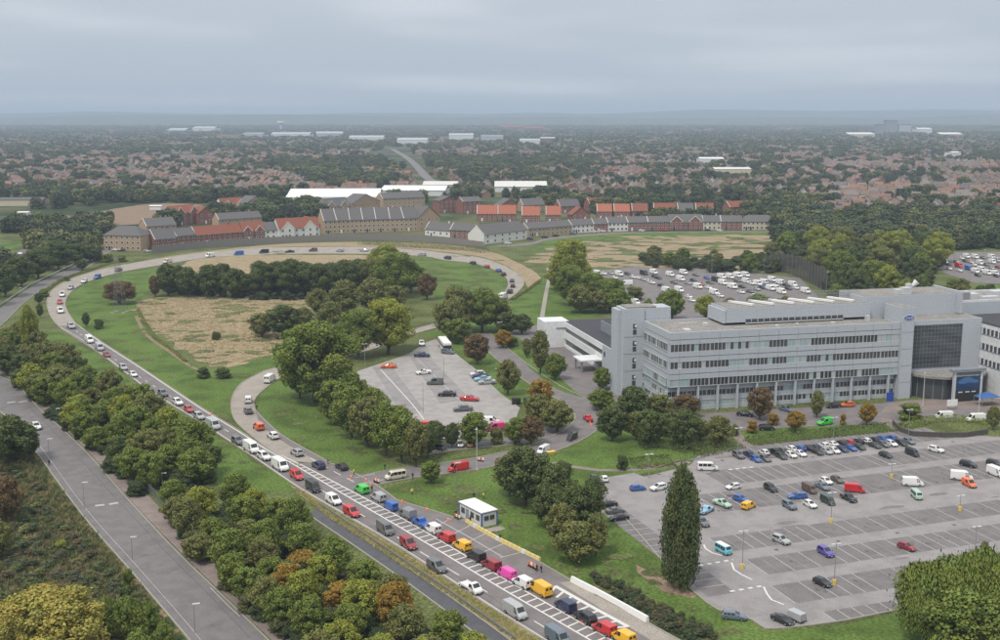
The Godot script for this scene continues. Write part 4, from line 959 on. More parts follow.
	[-92.5, -246.8, 6.7, 6.4, "b", 15], [-109.4, -292.4, 6, 6.4, "d", 15], [-110.3, -299.2, 5.6, 6.4, "b", 15], [-100.2, -274.2, 5.7, 6.4, "o", 15],
	[-86.6, -238.5, 5.6, 6.4, "b", 15], [-91.1, -257.2, 6.7, 6.4, "b", 15], [-100.7, -285.7, 6.6, 6.4, "b", 15], [-97.4, -279.6, 9, 7.7, "o", 15],
	[-90.8, -262.9, 8.5, 6.6, "b", 15], [-77.5, -226.7, 6.9, 6.6, "d", 15], [-80.7, -236.3, 8.9, 6.8, "b", 15], [-84.5, -249.1, 6.4, 6.4, "b", 15],
	[-86, -254.6, 8.5, 7.2, "y", 15], [-91.3, -270.8, 7.1, 6.4, "o", 15], [-72.2, -217.1, 7.4, 6.8, "b", 15], [-79.8, -244.7, 8.8, 8.3, "b", 15],
	[-85.2, -264.5, 9, 8.8, "b", 15], [-71.9, -224.6, 8.8, 8, "o", 15], [-67.1, -212.2, 7.7, 6.6, "b", 15], [-80.2, -253.8, 9.3, 9.1, "o", 15],
	[-73.8, -237.1, 8.2, 6.4, "b", 15], [-81.1, -260.8, 7, 6.4, "d", 15], [-70, -230.3, 7.4, 6.8, "o", 15], [-65.3, -218.2, 7.6, 7.4, "b", 15],
	[-73.2, -244.8, 8.4, 6.7, "y", 15], [-64.4, -223.9, 7.7, 6.4, "b", 15], [-68, -239.2, 7.4, 7.1, "b", 15], [-63.6, -230.8, 9.2, 8.6, "b", 15],
	[-59.2, -215.7, 7.7, 7.7, "b", 15], [-58.6, -222, 6.6, 6.4, "d", 15], [-60.1, -202.6, 5.4, 5.6, "b", 16], [-57.3, -193.6, 5, 5.6, "o", 16],
	[-52.8, -185.8, 7.7, 5.8, "o", 16], [-55.3, -200, 4.5, 5.6, "o", 16], [-48.5, -175.5, 5.1, 5.6, "o", 16], [-52.3, -191.7, 7.8, 6.3, "y", 16],
	[-47.4, -180.4, 6.2, 5.6, "b", 16], [-42.3, -170.9, 7.8, 6.7, "b", 16], [-40.4, -163.6, 6.7, 5.6, "b", 16], [-47.7, -198.6, 8, 6.2, "b", 16],
	[-43.9, -188.1, 7.1, 6.2, "b", 16], [-37.2, -159.6, 6, 5.8, "b", 16], [-41.6, -180.9, 5.6, 5.6, "o", 16], [-43.5, -194.4, 6.5, 5.6, "y", 16],
	[-37.4, -171.1, 6.1, 5.6, "o", 16], [-33.4, -155, 6.4, 5.6, "o", 16], [-37.7, -176.1, 7.5, 6.3, "b", 16], [-34.7, -165.7, 5.1, 5.6, "b", 16],
	[-30.7, -150.9, 6.6, 5.6, "b", 16], [-38.5, -189.4, 6.3, 5.9, "b", 16], [-31.5, -161.3, 5.9, 5.6, "a", 16], [-34.9, -185.2, 8, 6.3, "b", 16],
	[-28.3, -155.2, 7.4, 5.6, "y", 16], [-31, -171.5, 4.3, 5.6, "a", 16], [-31.6, -176.4, 6.6, 6, "b", 16], [-26, -147, 7, 5.8, "b", 16],
	[-22.8, -135.8, 7.2, 6.7, "o", 16], [-26.8, -163, 6.5, 5.6, "y", 16], [-25.8, -168.1, 7.4, 6.2, "b", 16], [-21, -141.2, 6.2, 5.6, "y", 16],
	[-23.2, -156.9, 4.6, 5.6, "a", 16], [-20.5, -147.1, 5.9, 5.7, "b", 16], [-19.6, -152.7, 7, 6.9, "y", 16], [-20.2, -160.9, 6.6, 6.1, "b", 16],
	[-15.8, -133.5, 7.1, 6.4, "o", 16], [-15.6, -139, 5.1, 5.6, "y", 16], [-15.5, -155.8, 6.7, 5.9, "o", 16], [-14.7, -150.4, 7.7, 5.9, "a", 16],
	[-13, -145.6, 6.3, 5.8, "o", 16], [-9.6, -134, 7.1, 5.6, "y", 16], [-9.6, -139.6, 4.6, 5.6, "o", 16], [-7.1, -145.4, 5.7, 5.6, "b", 16],
	[-3.6, -138.7, 5.6, 5.6, "y", 16], [-1.9, -134, 5, 5.6, "o", 16], [73.8, -554.8, 7.3, 6.9, "o", 17], [76.6, -568, 7.7, 8.3, "o", 17],
	[80.2, -540.8, 7.8, 8, "b", 17], [89.6, -560, 7.7, 7.7, "b", 17], [85.5, -527.9, 6.5, 6.3, "d", 17], [104.9, -559.5, 6.6, 5.5, "o", 17],
	[99.4, -523.1, 6.9, 6.1, "d", 17], [102.9, -541, 7.2, 7.5, "o", 17], [120.7, -558, 6.5, 6.8, "d", 17], [114.7, -522, 9.4, 8.1, "b", 17],
	[122.2, -545, 6.5, 6.1, "d", 17], [134.3, -564.5, 9.7, 9.7, "o", 17], [134.3, -551.1, 6.6, 7.1, "b", 17], [127.8, -524.1, 6.8, 6.1, "d", 17],
	[133.7, -537.5, 6.1, 6.4, "d", 17], [142.3, -570.2, 12.8, 11.9, "b", 18], [146.9, -585.9, 13.2, 11.5, "b", 18], [155.5, -603.8, 11.1, 11.3, "d", 18],
	[163.6, -589.4, 15.4, 14.5, "y", 18], [140.5, -502.5, 14.3, 14, "o", 18], [154.5, -552.3, 13.3, 14.3, "d", 18], [173.3, -619, 10.3, 8.3, "o", 18],
	[149, -530.2, 15.1, 14.1, "y", 18], [178.4, -599.6, 14.6, 14.6, "o", 18], [143.8, -482.6, 15.4, 14.7, "b", 18], [169.8, -568.4, 13.5, 11.6, "y", 18],
	[153.9, -511.2, 15.9, 14.3, "d", 18], [175.3, -581.5, 15.5, 13.8, "o", 18], [138.4, -458.8, 13.3, 10.8, "d", 18], [162.4, -536.6, 12.2, 11.9, "y", 18],
	[152.1, -494.6, 15.8, 13, "d", 18], [170.7, -553.7, 11.6, 9.4, "d", 18], [195.5, -628.5, 11.6, 10.8, "d", 18], [138, -442.6, 13, 11.7, "d", 18],
	[193.4, -602.8, 10.1, 9.5, "o", 18], [190.2, -587, 11.6, 12.5, "o", 18], [152.7, -465.6, 13.6, 14.1, "b", 18], [177.9, -540.9, 12.5, 10.5, "b", 18],
	[203.6, -615.8, 11.2, 9.3, "y", 18], [184.5, -556.5, 11.7, 9.5, "o", 18], [174.4, -523.6, 12.2, 9.8, "o", 18], [167.7, -500.9, 14.9, 15.8, "o", 18],
	[161.9, -478.4, 10.1, 9, "y", 18], [153.5, -451.2, 12.9, 11.5, "y", 18], [197, -573, 14.6, 15.6, "y", 18], [209.2, -594.7, 12.8, 10.7, "y", 18],
	[200, -557.1, 11.1, 11.3, "b", 18], [188.6, -519.8, 12.4, 13.3, "d", 18], [177, -483.8, 12.6, 12.2, "d", 18], [183.2, -497.3, 12.9, 10.4, "b", 18],
	[213.8, -574.8, 14.3, 14.6, "d", 18], [201.2, -530.8, 15.4, 14.6, "y", 18], [207, -543.6, 11.1, 10.1, "b", 18], [214.5, -557.8, 15.8, 14.9, "y", 18],
	[165.8, -453.4, 7.7, 7.2, "d", 19], [164, -443.5, 5.3, 4.8, "o", 19], [171.5, -462.4, 7.7, 6.6, "b", 19], [177.3, -471.5, 7.7, 6.2, "d", 19],
	[174.5, -444.2, 6, 6, "o", 19], [183.8, -460.8, 6, 6.2, "b", 19], [183, -449.9, 7.9, 6.8, "o", 19], [176.7, -434.2, 7.4, 6.4, "o", 19],
	[185.7, -439.3, 6.7, 5.4, "d", 19], [192.6, -446.6, 6.1, 5.4, "d", 19]]
const HOUSES := [
	[-211.5, -611.4, -190.4, -606.8, 8.2, 12.5, 13, "buff", "slate", "hip", 7, 3, "beige brick apartment block with grey hipped roof beside the loop road"],
	[-203.7, -661.3, -189.4, -672.3, 8, 12, 12, "buff", "slate", "side", 5, 3, "beige block with long grey roof behind the apartment block"],
	[-211.2, -746.3, -200.3, -767.4, 8, 12.5, 11, "brick", "red", "gables", 4, 3, "red brick house with twin white gables behind the estate"],
	[-199.8, -760.2, -191, -767.4, 7, 11, 11, "brick", "red", "gable", 2, 2, "red roofed house beside the dark trees behind the estate"],
	[-185, -613.7, -175.8, -623.2, 5.4, 10.5, 10, "brick", "slate", "side", 4, 2, "red brick house with a big dark roof at the fence end"],
	[-176.5, -625.6, -168.6, -635.4, 6, 9.8, 9, "brick", "slate", "side", 4, 2, "red brick house with dark roof left of the orange roofed terrace"],
	[-168.6, -635.4, -147.1, -656, 5.4, 9.8, 9, "brick", "red", "side", 9, 2, "long orange roofed terrace of red brick behind the grey fence"],
	[-147.1, -656, -136.1, -664, 5.8, 10.6, 9, "brick", "red", "gables", 4, 2, "red brick pair with pointed gables right of the orange terrace"],
	[-136.1, -664, -127.3, -669.5, 5.4, 9.6, 9, "white", "slate", "side", 3, 2, "white rendered house with dark grey roof in the estate"],
	[-128.5, -666.7, -106.8, -680.7, 6, 11.5, 10, "white", "red", "gables", 6, 2, "white and red house with two tall gables beside the grey fence"],
	[-121.2, -695.3, -110, -701.3, 5.4, 10, 9, "brick", "red", "gable", 3, 2, "red gabled house left of the curved beige terrace"],
	[-177.8, -726.3, -154.6, -746.3, 6, 9.6, 9, "buff", "slate", "side", 6, 2, "grey roofed row behind the orange roofed terrace"],
	[-201.8, -838.3, -188.8, -855.8, 6, 11, 10, "white", "red", "gables", 4, 2, "pale gabled house among the trees behind the estate"],
	[-186.9, -847, -175.8, -864.9, 7, 12, 10, "buff", "slate", "gable", 3, 3, "beige gabled house with grey roof behind the estate trees"],
	[-106.7, -695.3, -99.3, -698.9, 8, 14.6, 13, "buff", "slate", "side", 3, 3, "leftmost unit of the curved beige terrace with grey roofs"],
	[-99.3, -698.9, -91.8, -702.5, 8, 14.6, 13, "buff", "slate", "side", 3, 3, "second from left unit of the curved beige terrace with grey roofs"],
	[-91.8, -702.5, -84.2, -704.9, 8, 14.6, 13, "buff", "slate", "side", 3, 3, "third from left unit of the curved beige terrace with grey roofs"],
	[-84.2, -704.9, -76.4, -707.4, 8, 14.6, 13, "buff", "slate", "side", 3, 3, "middle unit of the curved beige terrace with grey roofs"],
	[-76.4, -707.4, -68, -709.9, 8, 14.6, 13, "buff", "slate", "side", 3, 3, "third from right unit of the curved beige terrace with grey roofs"],
	[-68, -709.9, -59.6, -712.3, 8, 14.6, 13, "buff", "slate", "side", 3, 3, "second from right unit of the curved beige terrace with grey roofs"],
	[-59.6, -712.3, -51.2, -716.1, 8, 14.6, 13, "buff", "slate", "side", 3, 3, "rightmost unit of the curved beige terrace with grey roofs"],
	[-51.2, -716.1, -38, -726.3, 8, 14.8, 14, "buff", "slate", "gable", 3, 3, "tall beige gable end closing the curved terrace"],
	[-44.7, -683.6, -29.3, -672.3, 4.2, 8.2, 9, "white", "slate", "side", 4, 1, "low white house with grey roof below the beige gable"],
	[-29.3, -672.3, -9.2, -661.3, 5, 8.6, 9, "brick", "slate", "side", 7, 2, "red brick terrace with grey roof between two white houses"],
	[-8.9, -637.9, 15.7, -666.7, 5.4, 10.4, 12, "white", "slate", "side", 6, 2, "white house with big grey roof and garage at the meadow corner"],
	[-89.8, -883.6, -58.8, -903, 8, 12, 12, "buff", "slate", "side", 9, 3, "long beige block with grey roof behind the curved terrace"],
	[-125.5, -829.8, -110.4, -847, 6, 11.5, 10, "buff", "slate", "gables", 4, 2, "beige twin gabled house behind the curved terrace"],
	[-108.9, -847, -91.1, -874.1, 7, 13, 12, "buff", "slate", "gable", 4, 2, "grey roofed house between beige blocks behind the curved terrace"],
	[-44.2, -847, -31.2, -855.8, 9, 12, 10, "brick", "slate", "gable", 4, 3, "square red brick block right of the long beige block"],
	[-27, -838.3, -13.2, -847, 9, 12, 10, "brick", "slate", "side", 4, 3, "second red brick block beside the orange roofs"],
	[-15.6, -782.1, -2, -782.1, 5, 10.5, 9, "brick", "orange", "side", 4, 2, "leftmost of the four bright orange roofed houses in a row"],
	[-1.4, -782.1, 10.9, -782.1, 5, 10.5, 9, "brick", "orange", "side", 4, 2, "second from left of the four bright orange roofed houses in a row"],
	[14.8, -771, 26.8, -771, 5, 10.5, 9, "brick", "orange", "side", 4, 2, "third from left of the four bright orange roofed houses in a row"],
	[31, -774.7, 41.1, -774.7, 5, 10.5, 9, "brick", "orange", "side", 4, 2, "rightmost of the four bright orange roofed houses in a row"],
	[48.5, -774.7, 60.9, -778.4, 5, 10, 9, "brick", "red", "gable", 3, 2, "red gabled house right of the bright orange roofs"],
	[16.6, -677.9, 43.8, -698.3, 5, 8, 9, "buff", "slate", "side", 10, 2, "beige terrace with grey roof facing the meadow"],
	[43.9, -699.5, 57.9, -707.4, 5, 8, 9, "white", "slate", "side", 5, 2, "white rendered unit facing the meadow right of the beige terrace"],
	[57.9, -707.4, 66.9, -710.5, 5, 8, 9, "brick", "slate", "side", 3, 2, "small red brick unit between two white ones facing the meadow"],
	[66.9, -710.5, 79.6, -713.6, 5.4, 8.6, 9, "white", "slate", "side", 5, 2, "white block with grey roof facing the middle of the meadow"],
	[79.6, -713.6, 92.4, -716.7, 5.4, 8.6, 9, "brick", "slate", "side", 5, 2, "red brick unit with grey roof facing the meadow"],
	[92.4, -716.7, 105.7, -718, 5.4, 8.6, 9, "brick", "slate", "side", 5, 2, "red brick unit left of the wide gable facing the meadow"],
	[105.7, -718, 127.3, -719.9, 5.6, 9.6, 10, "brick", "slate", "gables", 7, 2, "red brick terrace with a wide central gable facing the meadow"],
	[127.3, -719.9, 138.6, -719.9, 5.4, 8.8, 9, "cream", "slate", "side", 4, 2, "cream unit right of the red gabled terrace"],
	[138.6, -719.9, 151.8, -719.9, 5.4, 8.8, 9, "brick", "slate", "side", 4, 2, "red brick unit left of the long cream end block"],
	[151.8, -719.9, 173.7, -719.9, 5.4, 9, 10, "cream", "slate", "hip", 8, 2, "long cream block with grey roof at the terrace end"],
	[67.3, -797.4, 77.7, -797.4, 5.4, 10.2, 9, "brick", "orange", "side", 4, 2, "first house from left in the row behind the meadow terraces"],
	[79.1, -797.4, 90.1, -797.4, 5.4, 10.2, 9, "brick", "orange", "side", 4, 2, "second house from left in the row behind the meadow terraces"],
	[92, -801.3, 103.1, -801.3, 5.4, 10.2, 9, "brick", "red", "side", 4, 2, "third house from left in the row behind the meadow terraces"],
	[107.8, -805.3, 123.2, -805.3, 5.4, 10.2, 9, "brick", "red", "side", 4, 2, "fourth house from left in the row behind the meadow terraces"],
	[124.6, -805.3, 135.8, -805.3, 5.4, 10.2, 9, "brick", "slate", "side", 4, 2, "fifth house from left in the row behind the meadow terraces"],
	[137.2, -805.3, 149.8, -805.3, 5.4, 10.2, 9, "brick", "red", "side", 4, 2, "sixth house from left in the row behind the meadow terraces"],
	[167.5, -838.3, 185.4, -847, 5, 9, 9, "brick", "red", "side", 4, 2, "red brick house with red roof behind the cream end block"],
	[44.2, -847, 59.5, -855.8, 5, 9.6, 9, "brick", "slate", "side", 4, 2, "grey roofed brick house behind the red gabled house"],
	[0, -855.8, 15, -864.9, 5, 9.6, 9, "brick", "slate", "gable", 4, 2, "grey gabled brick house behind the bright orange roofs"],
	[17.1, -855.8, 33.8, -864.9, 5, 9.6, 9, "buff", "slate", "side", 4, 2, "buff house with grey roof behind the bright orange roofs"],
	[67.6, -864.9, 85, -874.1, 5, 9.6, 9, "brick", "red", "side", 4, 2, "red roofed brick house behind the terrace row"]]
const LAMPS := [
	[-92.8, -228, 5.5, 0, "street lamp beside the white car on the empty road"],
	[-76.3, -201.7, 4.8, 0, "street lamp on the scrub side of the empty road"],
	[-59.6, -176.7, 3.8, 0, "third street lamp down the empty road"],
	[-42.5, -150, 4.2, 0, "street lamp at the bottom of the empty road"],
	[-64.9, -212, 3.3, 0, "street lamp in the gap of the wooded belt"],
	[-104.8, -263.6, 2.7, 0, "short street lamp against the wooded belt"],
	[29.5, -219.1, 5, 1, "twin headed lamp beside the kerbed planting island"],
	[50.3, -234.4, 6.1, 2, "twin headed lamp at the left end of the parked rows"],
	[74.4, -247.8, 4.8, 1, "twin headed lamp above the middle of the parked rows"],
	[91.8, -249.8, 6.1, 1, "twin headed lamp at the corner path by the planter wall"],
	[58.5, -193.8, 5.6, 2, "twin headed lamp with yellow base behind the dark green van"],
	[77.8, -219.4, 2.9, 2, "lamp with yellow base between the black cars and white van"],
	[83.8, -200.1, 2.9, 2, "lamp with yellow base at the right of the front car park"],
	[38.5, -172.9, 6.3, 2, "lamp with yellow base by the white curved row end"],
	[51.3, -166.6, 6.6, 2, "lamp with yellow base beside the purple car"],
	[78.4, -180.1, 4.4, 1, "twin headed lamp above the willow"],
	[-38.5, -320.3, 7, 1, "lamp beside the large trees at the side car park corner"],
	[-28.5, -341.3, 7.1, 0, "tall lamp at the wooded edge of the side car park"],
	[-15.4, -307.7, 5.9, 0, "slim lamp in the middle of the side car park"],
	[-18.6, -270, 7.7, 0, "slim lamp at the near end of the side car park"],
	[-0.4, -293.7, 5.8, 1, "lamp by the four parked cars in a short row"],
	[-8.3, -210.2, 5.9, 0, "slim lamp on the lawn left of the site cabin"],
	[91.9, -494.8, 11.4, 0, "tall slim pole behind the crowded car park, left one"],
	[115.9, -501, 11.5, 0, "tall slim pole behind the crowded car park, right one"],
	[129.2, -450.2, 10, 0, "tall slim pole at the netting fence end"],
	[227.4, -572.4, 7.5, 0, "lamp over the distant car park"],
	[244.1, -576.5, 4.1, 0, "rightmost lamp over the distant car park"],
	[0, -356.8, 6.7, 1, "lamp by the dark bushes behind the side car park"],
	[27.1, -295.9, 2.7, 1, "low twin lamp at the office tower foot"],
	[-187.2, -488.8, 6.5, 0, "lamp post between the upper left road and loop road"],
	[-189.2, -447.7, 4, 0, "lamp post left of the upper left road"]]
const CONES := [[-29.6, -219.4, "at the junction mouth"], [-26.4, -217.5, "at the junction mouth"], [-25.1, -214.4, "at the junction mouth"], [-18.2, -204.5, "beside the queue near the junction"], [-69.5, -268.2, "on the grass by the slip road nose"], [21, -260, "behind the red pickup"], [21.1, -258.2, "behind the red pickup"], [11.7, -153.3, "on the apron edge near the black cars"], [-13.3, -200.1, "beside the queue near the junction"], [-9.2, -194.8, "beside the queue near the cabin"]]
const PEOPLE := [
	[-16.7, -209, 0.4, 0, "person in yellow vest standing on the lawn above the queue"],
	[-3.1, -206.7, 2, 0, "person in yellow vest behind the site cabin"],
	[-29.3, -221.4, 1.2, 0, "person in yellow vest at the junction mouth"],
	[-23.4, -224.7, 0.3, 1, "person in dark clothes on the grass above the junction"],
	[-59.5, -272.9, 0.6, 1, "person in dark clothes beside the pale slip road"],
	[-35.5, -228.4, 2.2, 1, "person in dark clothes at the slip road edge"],
	[-24.5, -210.8, 0.8, 1, "person in dark clothes beside the green van"],
	[5.8, -171.7, -0.5, 1, "person in dark clothes by the orange mesh barrier"],
	[6.5, -171.3, 2.4, 1, "second dark dressed person by the orange mesh barrier"],
	[-7.9, -196.9, 0.2, 1, "person in dark clothes at the left end of the cabin"],
	[-5.3, -193.8, 1, 1, "person in dark clothes before the cabin door"],
	[-4.9, -206.7, 0.3, 1, "person in dark clothes behind the cabin roof"],
	[-92.7, -227.4, 0.3, 1, "person in dark clothes walking beside the lower lamp"],
	[0, -185.1, 1, 1, "person in dark clothes above the yellow blocks"],
	[-17.3, -218.8, 0.5, 1, "person in dark clothes beside the service road"]]
const WAREHOUSES := [
	[-139.3, -982.2, 75.6, 5, 75, 0.06, "warehouse", "long white roofed warehouse left of the estate", "warehouse", "white_cladding", "white"],
	[-76.6, -1052.4, 57.2, 5, 50, -0.05, "warehouse", "white roofed warehouse behind the long beige block", "warehouse", "white_cladding", "white"],
	[19.7, -1111.4, 48.9, 5, 60, 0, "warehouse", "white warehouse above the orange roofs", "warehouse", "white_cladding", "off_white"],
	[-57.7, -1130.6, 32.8, 5, 40, 0, "warehouse", "cream roofed warehouse between two white ones", "warehouse", "wall_cream", "off_white"],
	[-1298.1, -4727.6, 73.1, 12, 120, 0, "warehouse", "pale factory hall far off left of the water tower", "factory", "cladding", "cladding"],
	[-1260, -5002.9, 94.6, 16, 120, 0, "warehouse", "second pale hall left of the water tower", "factory", "white_cladding", "cladding"],
	[-777.6, -3700.2, 63.5, 11, 100, 0, "warehouse", "grey factory hall below left of the water tower", "factory", "cladding", "cladding_dark"],
	[-673.1, -3776.5, 123.3, 11, 90, 0, "warehouse", "long pale factory hall below the water tower", "factory", "white_cladding", "cladding"],
	[-563.8, -3861.6, 86.3, 12, 90, 0.1, "warehouse", "pale grey factory hall right of the water tower", "factory", "cladding", "cladding"],
	[-371.7, -3267.5, 95.4, 10, 80, 0, "warehouse", "low white factory hall above the dual carriageway", "factory", "white_cladding", "cladding"],
	[-218.8, -2932.3, 75.5, 10, 80, 0, "warehouse", "white factory hall right above the dual carriageway", "factory", "white_cladding", "cladding"],
	[-112.5, -3397.1, 70.1, 14, 80, 0, "warehouse", "wide white factory hall right of the dual carriageway", "factory", "white_cladding", "cladding"],
	[-22.2, -3262.5, 61.7, 12, 70, 0, "warehouse", "grey factory hall beside the wide white hall", "factory", "cladding", "cladding_dark"],
	[57.7, -5663.6, 116.9, 15, 120, 0, "warehouse", "faint red brick block on the hazy plain", "building", "wall_brick", "roof_red"],
	[153.3, -5312.6, 91.4, 13, 120, 0, "warehouse", "second faint red brick block on the hazy plain", "building", "wall_brick", "roof_red"],
	[74.6, -2922.3, 50.3, 9, 60, 0, "warehouse", "small pale hall right of the grey hall", "factory", "white_cladding", "cladding"],
	[123.6, -3021.1, 36.5, 12, 50, 0, "warehouse", "small brick hall right of the pale halls", "factory", "wall_brick", "cladding"],
	[-817.4, -3532.5, 73, 9, 70, 0, "warehouse", "low brown roofed hall among far trees", "factory", "wall_buff", "roof_brown"],
	[1487.9, -4441.3, 42.3, 50, 40, 0, "office_tower", "dark office tower on the hazy skyline at right", "tower", "cladding_dark", "dark_roof"],
	[1537.3, -4441.3, 46.1, 34, 40, 0, "office_tower", "shorter office slab right of the dark tower", "tower", "cladding", "dark_roof"],
	[1305, -4014, 20.9, 38, 30, 0, "office_tower", "slim block left of the dark tower", "tower", "cladding_dark", "dark_roof"],
	[1532.5, -4229.6, 51.1, 22, 60, 0, "town_block", "pale town block right of the towers", "building", "white_cladding", "white"],
	[1135.1, -3690.2, 82.5, 12, 80, 0, "town_block", "long pale town block left of the towers", "building", "wall_cream", "white"],
	[1417.3, -3690.2, 69.8, 12, 80, 0, "town_block", "long buff town block at the right of the towers", "building", "wall_buff", "white"],
	[305.8, -1687.2, 34.9, 9, 30, 0, "school_block", "white flat roofed block among the suburb trees", "building", "white_cladding", "white"],
	[280.1, -1406.4, 43.6, 7, 30, 0, "school_block", "long pale roofed block in the suburb", "building", "wall_cream", "off_white"],
	[-261.9, -878.1, 8.4, 3, 8, 0, "school_block", "small white building beside the bare building site", "building", "white_cladding", "white"],
	[-341.3, -825.4, 7.1, 2.6, 8, 0.1, "depot_shed", "low white sheds along the bare field", "shed", "white_cladding", "white"],
	[-388.3, -923.1, 47.6, 5, 20, 0.1, "depot_shed", "long low depot behind the bare field", "shed", "wall_cream", "roof_slate"],
	[729.2, -1869.4, 16.2, 12, 20, 0.3, "school_block", "white gabled hall among the trees at far right", "building", "white_cladding", "white"]]
const WATER_TOWER := [-1019, -5422]
const FAR_CLEAR := [[-139.3, -957.2, 45.8, 77.5], [-76.6, -1027.4, 36.6, 65], [19.7, -1086.4, 32.4, 70], [-57.7, -1105.6, 24.4, 60], [-1298.1, -4667.6, 44.5, 220], [-1260, -4942.9, 55.3, 220], [-777.6, -3640.2, 39.7, 210], [-673.1, -3716.5, 69.7, 205], [-563.8, -3801.6, 51.1, 205], [-371.7, -3207.5, 55.7, 200], [-218.8, -2872.3, 45.7, 200], [-112.5, -3337.1, 43, 200], [-22.2, -3202.5, 38.9, 195], [57.7, -5603.6, 66.5, 220], [153.3, -5252.6, 53.7, 220], [74.6, -2862.3, 33.2, 190], [123.6, -2961.1, 26.2, 185], [-817.4, -3472.5, 44.5, 195], [1135.1, -3630.2, 49.3, 200], [1417.3, -3630.2, 42.9, 200], [305.8, -1662.2, 25.4, 55], [280.1, -1381.4, 29.8, 55], [-261.9, -853.1, 12.2, 44], [-341.3, -800.4, 11.6, 44], [-388.3, -898.1, 31.8, 50], [729.2, -1844.4, 16.1, 50], [-218.8, -2310.8, 39.2, 268.7], [-189, -2131.2, 33.1, 229.2], [-159.8, -1931.3, 27.2, 188.8], [-143.1, -1804.4, 23.9, 165.2], [-128.5, -1693.2, 21.2, 145.7], [-114.5, -1579.5, 18.7, 127.1], [-103.5, -1480.2, 16.7, 111.8], [-91.9, -1380.9, 14.8, 97.5], [-82.8, -1294, 13.3, 85.8], [-72.7, -1217.4, 11.9, 76], [-265.1, -852.4, 60.8, 92.2], [-323.7, -783.4, 56.5, 63.5]]
# bearings, depths, count
const FAR_WOODS := [[-0.43, -0.35, 884, 1027, 130], [-0.43, -0.38, 695, 726, 40], [-0.38, -0.34, 661, 821, 70], [-0.27, -0.24, 838, 923, 60], [-0.3, -0.28, 720, 775, 14], [-0.21, -0.15, 775, 874, 60], [-0.25, -0.19, 775, 830, 40], [-0.14, -0.03, 945, 1002, 60], [-0.06, 0.05, 1002, 1081, 110], [-0.06, 0.09, 1283, 1859, 420], [-0.17, -0.09, 1141, 1465, 200], [0.08, 0.12, 821, 923, 40], [0.21, 0.29, 746, 923, 120], [0.3, 0.44, 707, 813, 200], [-0.35, -0.19, 945, 1027, 150], [-0.19, -0.11, 923, 939, 46], [-0.1, -0.05, 1002, 1015, 24], [-0.27, -0.24, 821, 903, 30], [0.12, 0.19, 856, 923, 40], [0.4, 0.45, 630, 684, 20], [0.24, 0.31, 684, 746, 70], [0.24, 0.45, 611, 707, 230], [-0.41, -0.35, 560, 672, 50], [-0.47, -0.43, 511, 553, 16], [0.12, 0.24, 733, 775, 40], [0.02, 0.09, 884, 934, 40]]

# ------------------------------------------------------------------ roads and ground
func resample(line: PackedVector2Array, count: int) -> PackedVector2Array:
	var total := 0.0
	for i in line.size() - 1: total += line[i].distance_to(line[i + 1])
	var out := PackedVector2Array()
	var i := 0
	var run := 0.0
	for k in count:
		var want := total * k / (count - 1)
		while i < line.size() - 2 and run + line[i].distance_to(line[i + 1]) < want:
			run += line[i].distance_to(line[i + 1])
			i += 1
		var l := line[i].distance_to(line[i + 1])
		out.append(line[i].lerp(line[i + 1], clampf((want - run) / maxf(l, 0.001), 0, 1)))
	return out

# a road between two edges, with its edge lines for kerbs
func road(called: String, left: Array, right: Array, y: float, m: Material, kerbs := true) -> MeshInstance3D:
	var a := smooth_line(left)
	var b := smooth_line(right)
	var k := maxi(a.size(), b.size())
	a = resample(a, k)
	b = resample(b, k)
	var mb := MB.new()
	for i in k - 1:
		mb.quad_out(Vector3(a[i].x, y, a[i].y), Vector3(a[i + 1].x, y, a[i + 1].y), Vector3(b[i + 1].x, y, b[i + 1].y), Vector3(b[i].x, y, b[i].y), Vector3(a[i].x, -9, a[i].y))
	var o := structure(called, mb.mesh(), m)
	if kerbs:
		for e in [a, b]:
			var kb := MB.new()
			ribbon(kb, e, -0.12, 0.12, 0.0, y + 0.11)
			part("kerb", kb.mesh(), M.kerb, o)
	return o

func centre_road(called: String, mid: Array, width: float, y: float, m: Material, kerbs := true) -> MeshInstance3D:
	var l := smooth_line(mid)
	return road(called, Array(beside(l, -width / 2.0)), Array(beside(l, width / 2.0)), y, m, kerbs)

func paint_line(parent: Node, pts: Array, w: float, y := 0.075, m: Material = null, called := "white_line") -> void:
	var mb := MB.new()
	ribbon(mb, smooth_line(pts, false, 6.0), -w / 2.0, w / 2.0, y, y)
	part(called, mb.mesh(), m if m else M.paint, parent)

func blots(called: String, poly: Array, count: int, r0: float, r1: float, m: Material, y: float) -> void:
	var lo := Vector2(1e9, 1e9)
	var hi := -lo
	for p in poly:
		lo = lo.min(p); hi = hi.max(p)
	var mb := MB.new()
	for i in count * 3:
		var c := Vector2(rng.randf_range(lo.x, hi.x), rng.randf_range(lo.y, hi.y))
		if not inside(c, poly): continue
		var rad := lerpf(r0, r1, pow(rng.randf(), 2.0))
		var line := []
		for k in 9: line.append(c + Vector2(cos(k * 0.698), sin(k * 0.698)) * rad * rng.randf_range(0.45, 1.25) * Vector2(1.4, 1.0))
		mb.flat(smooth_line(line, true, rad * 0.3), y + i * 0.0003)
	structure(called, mb.mesh(), m)

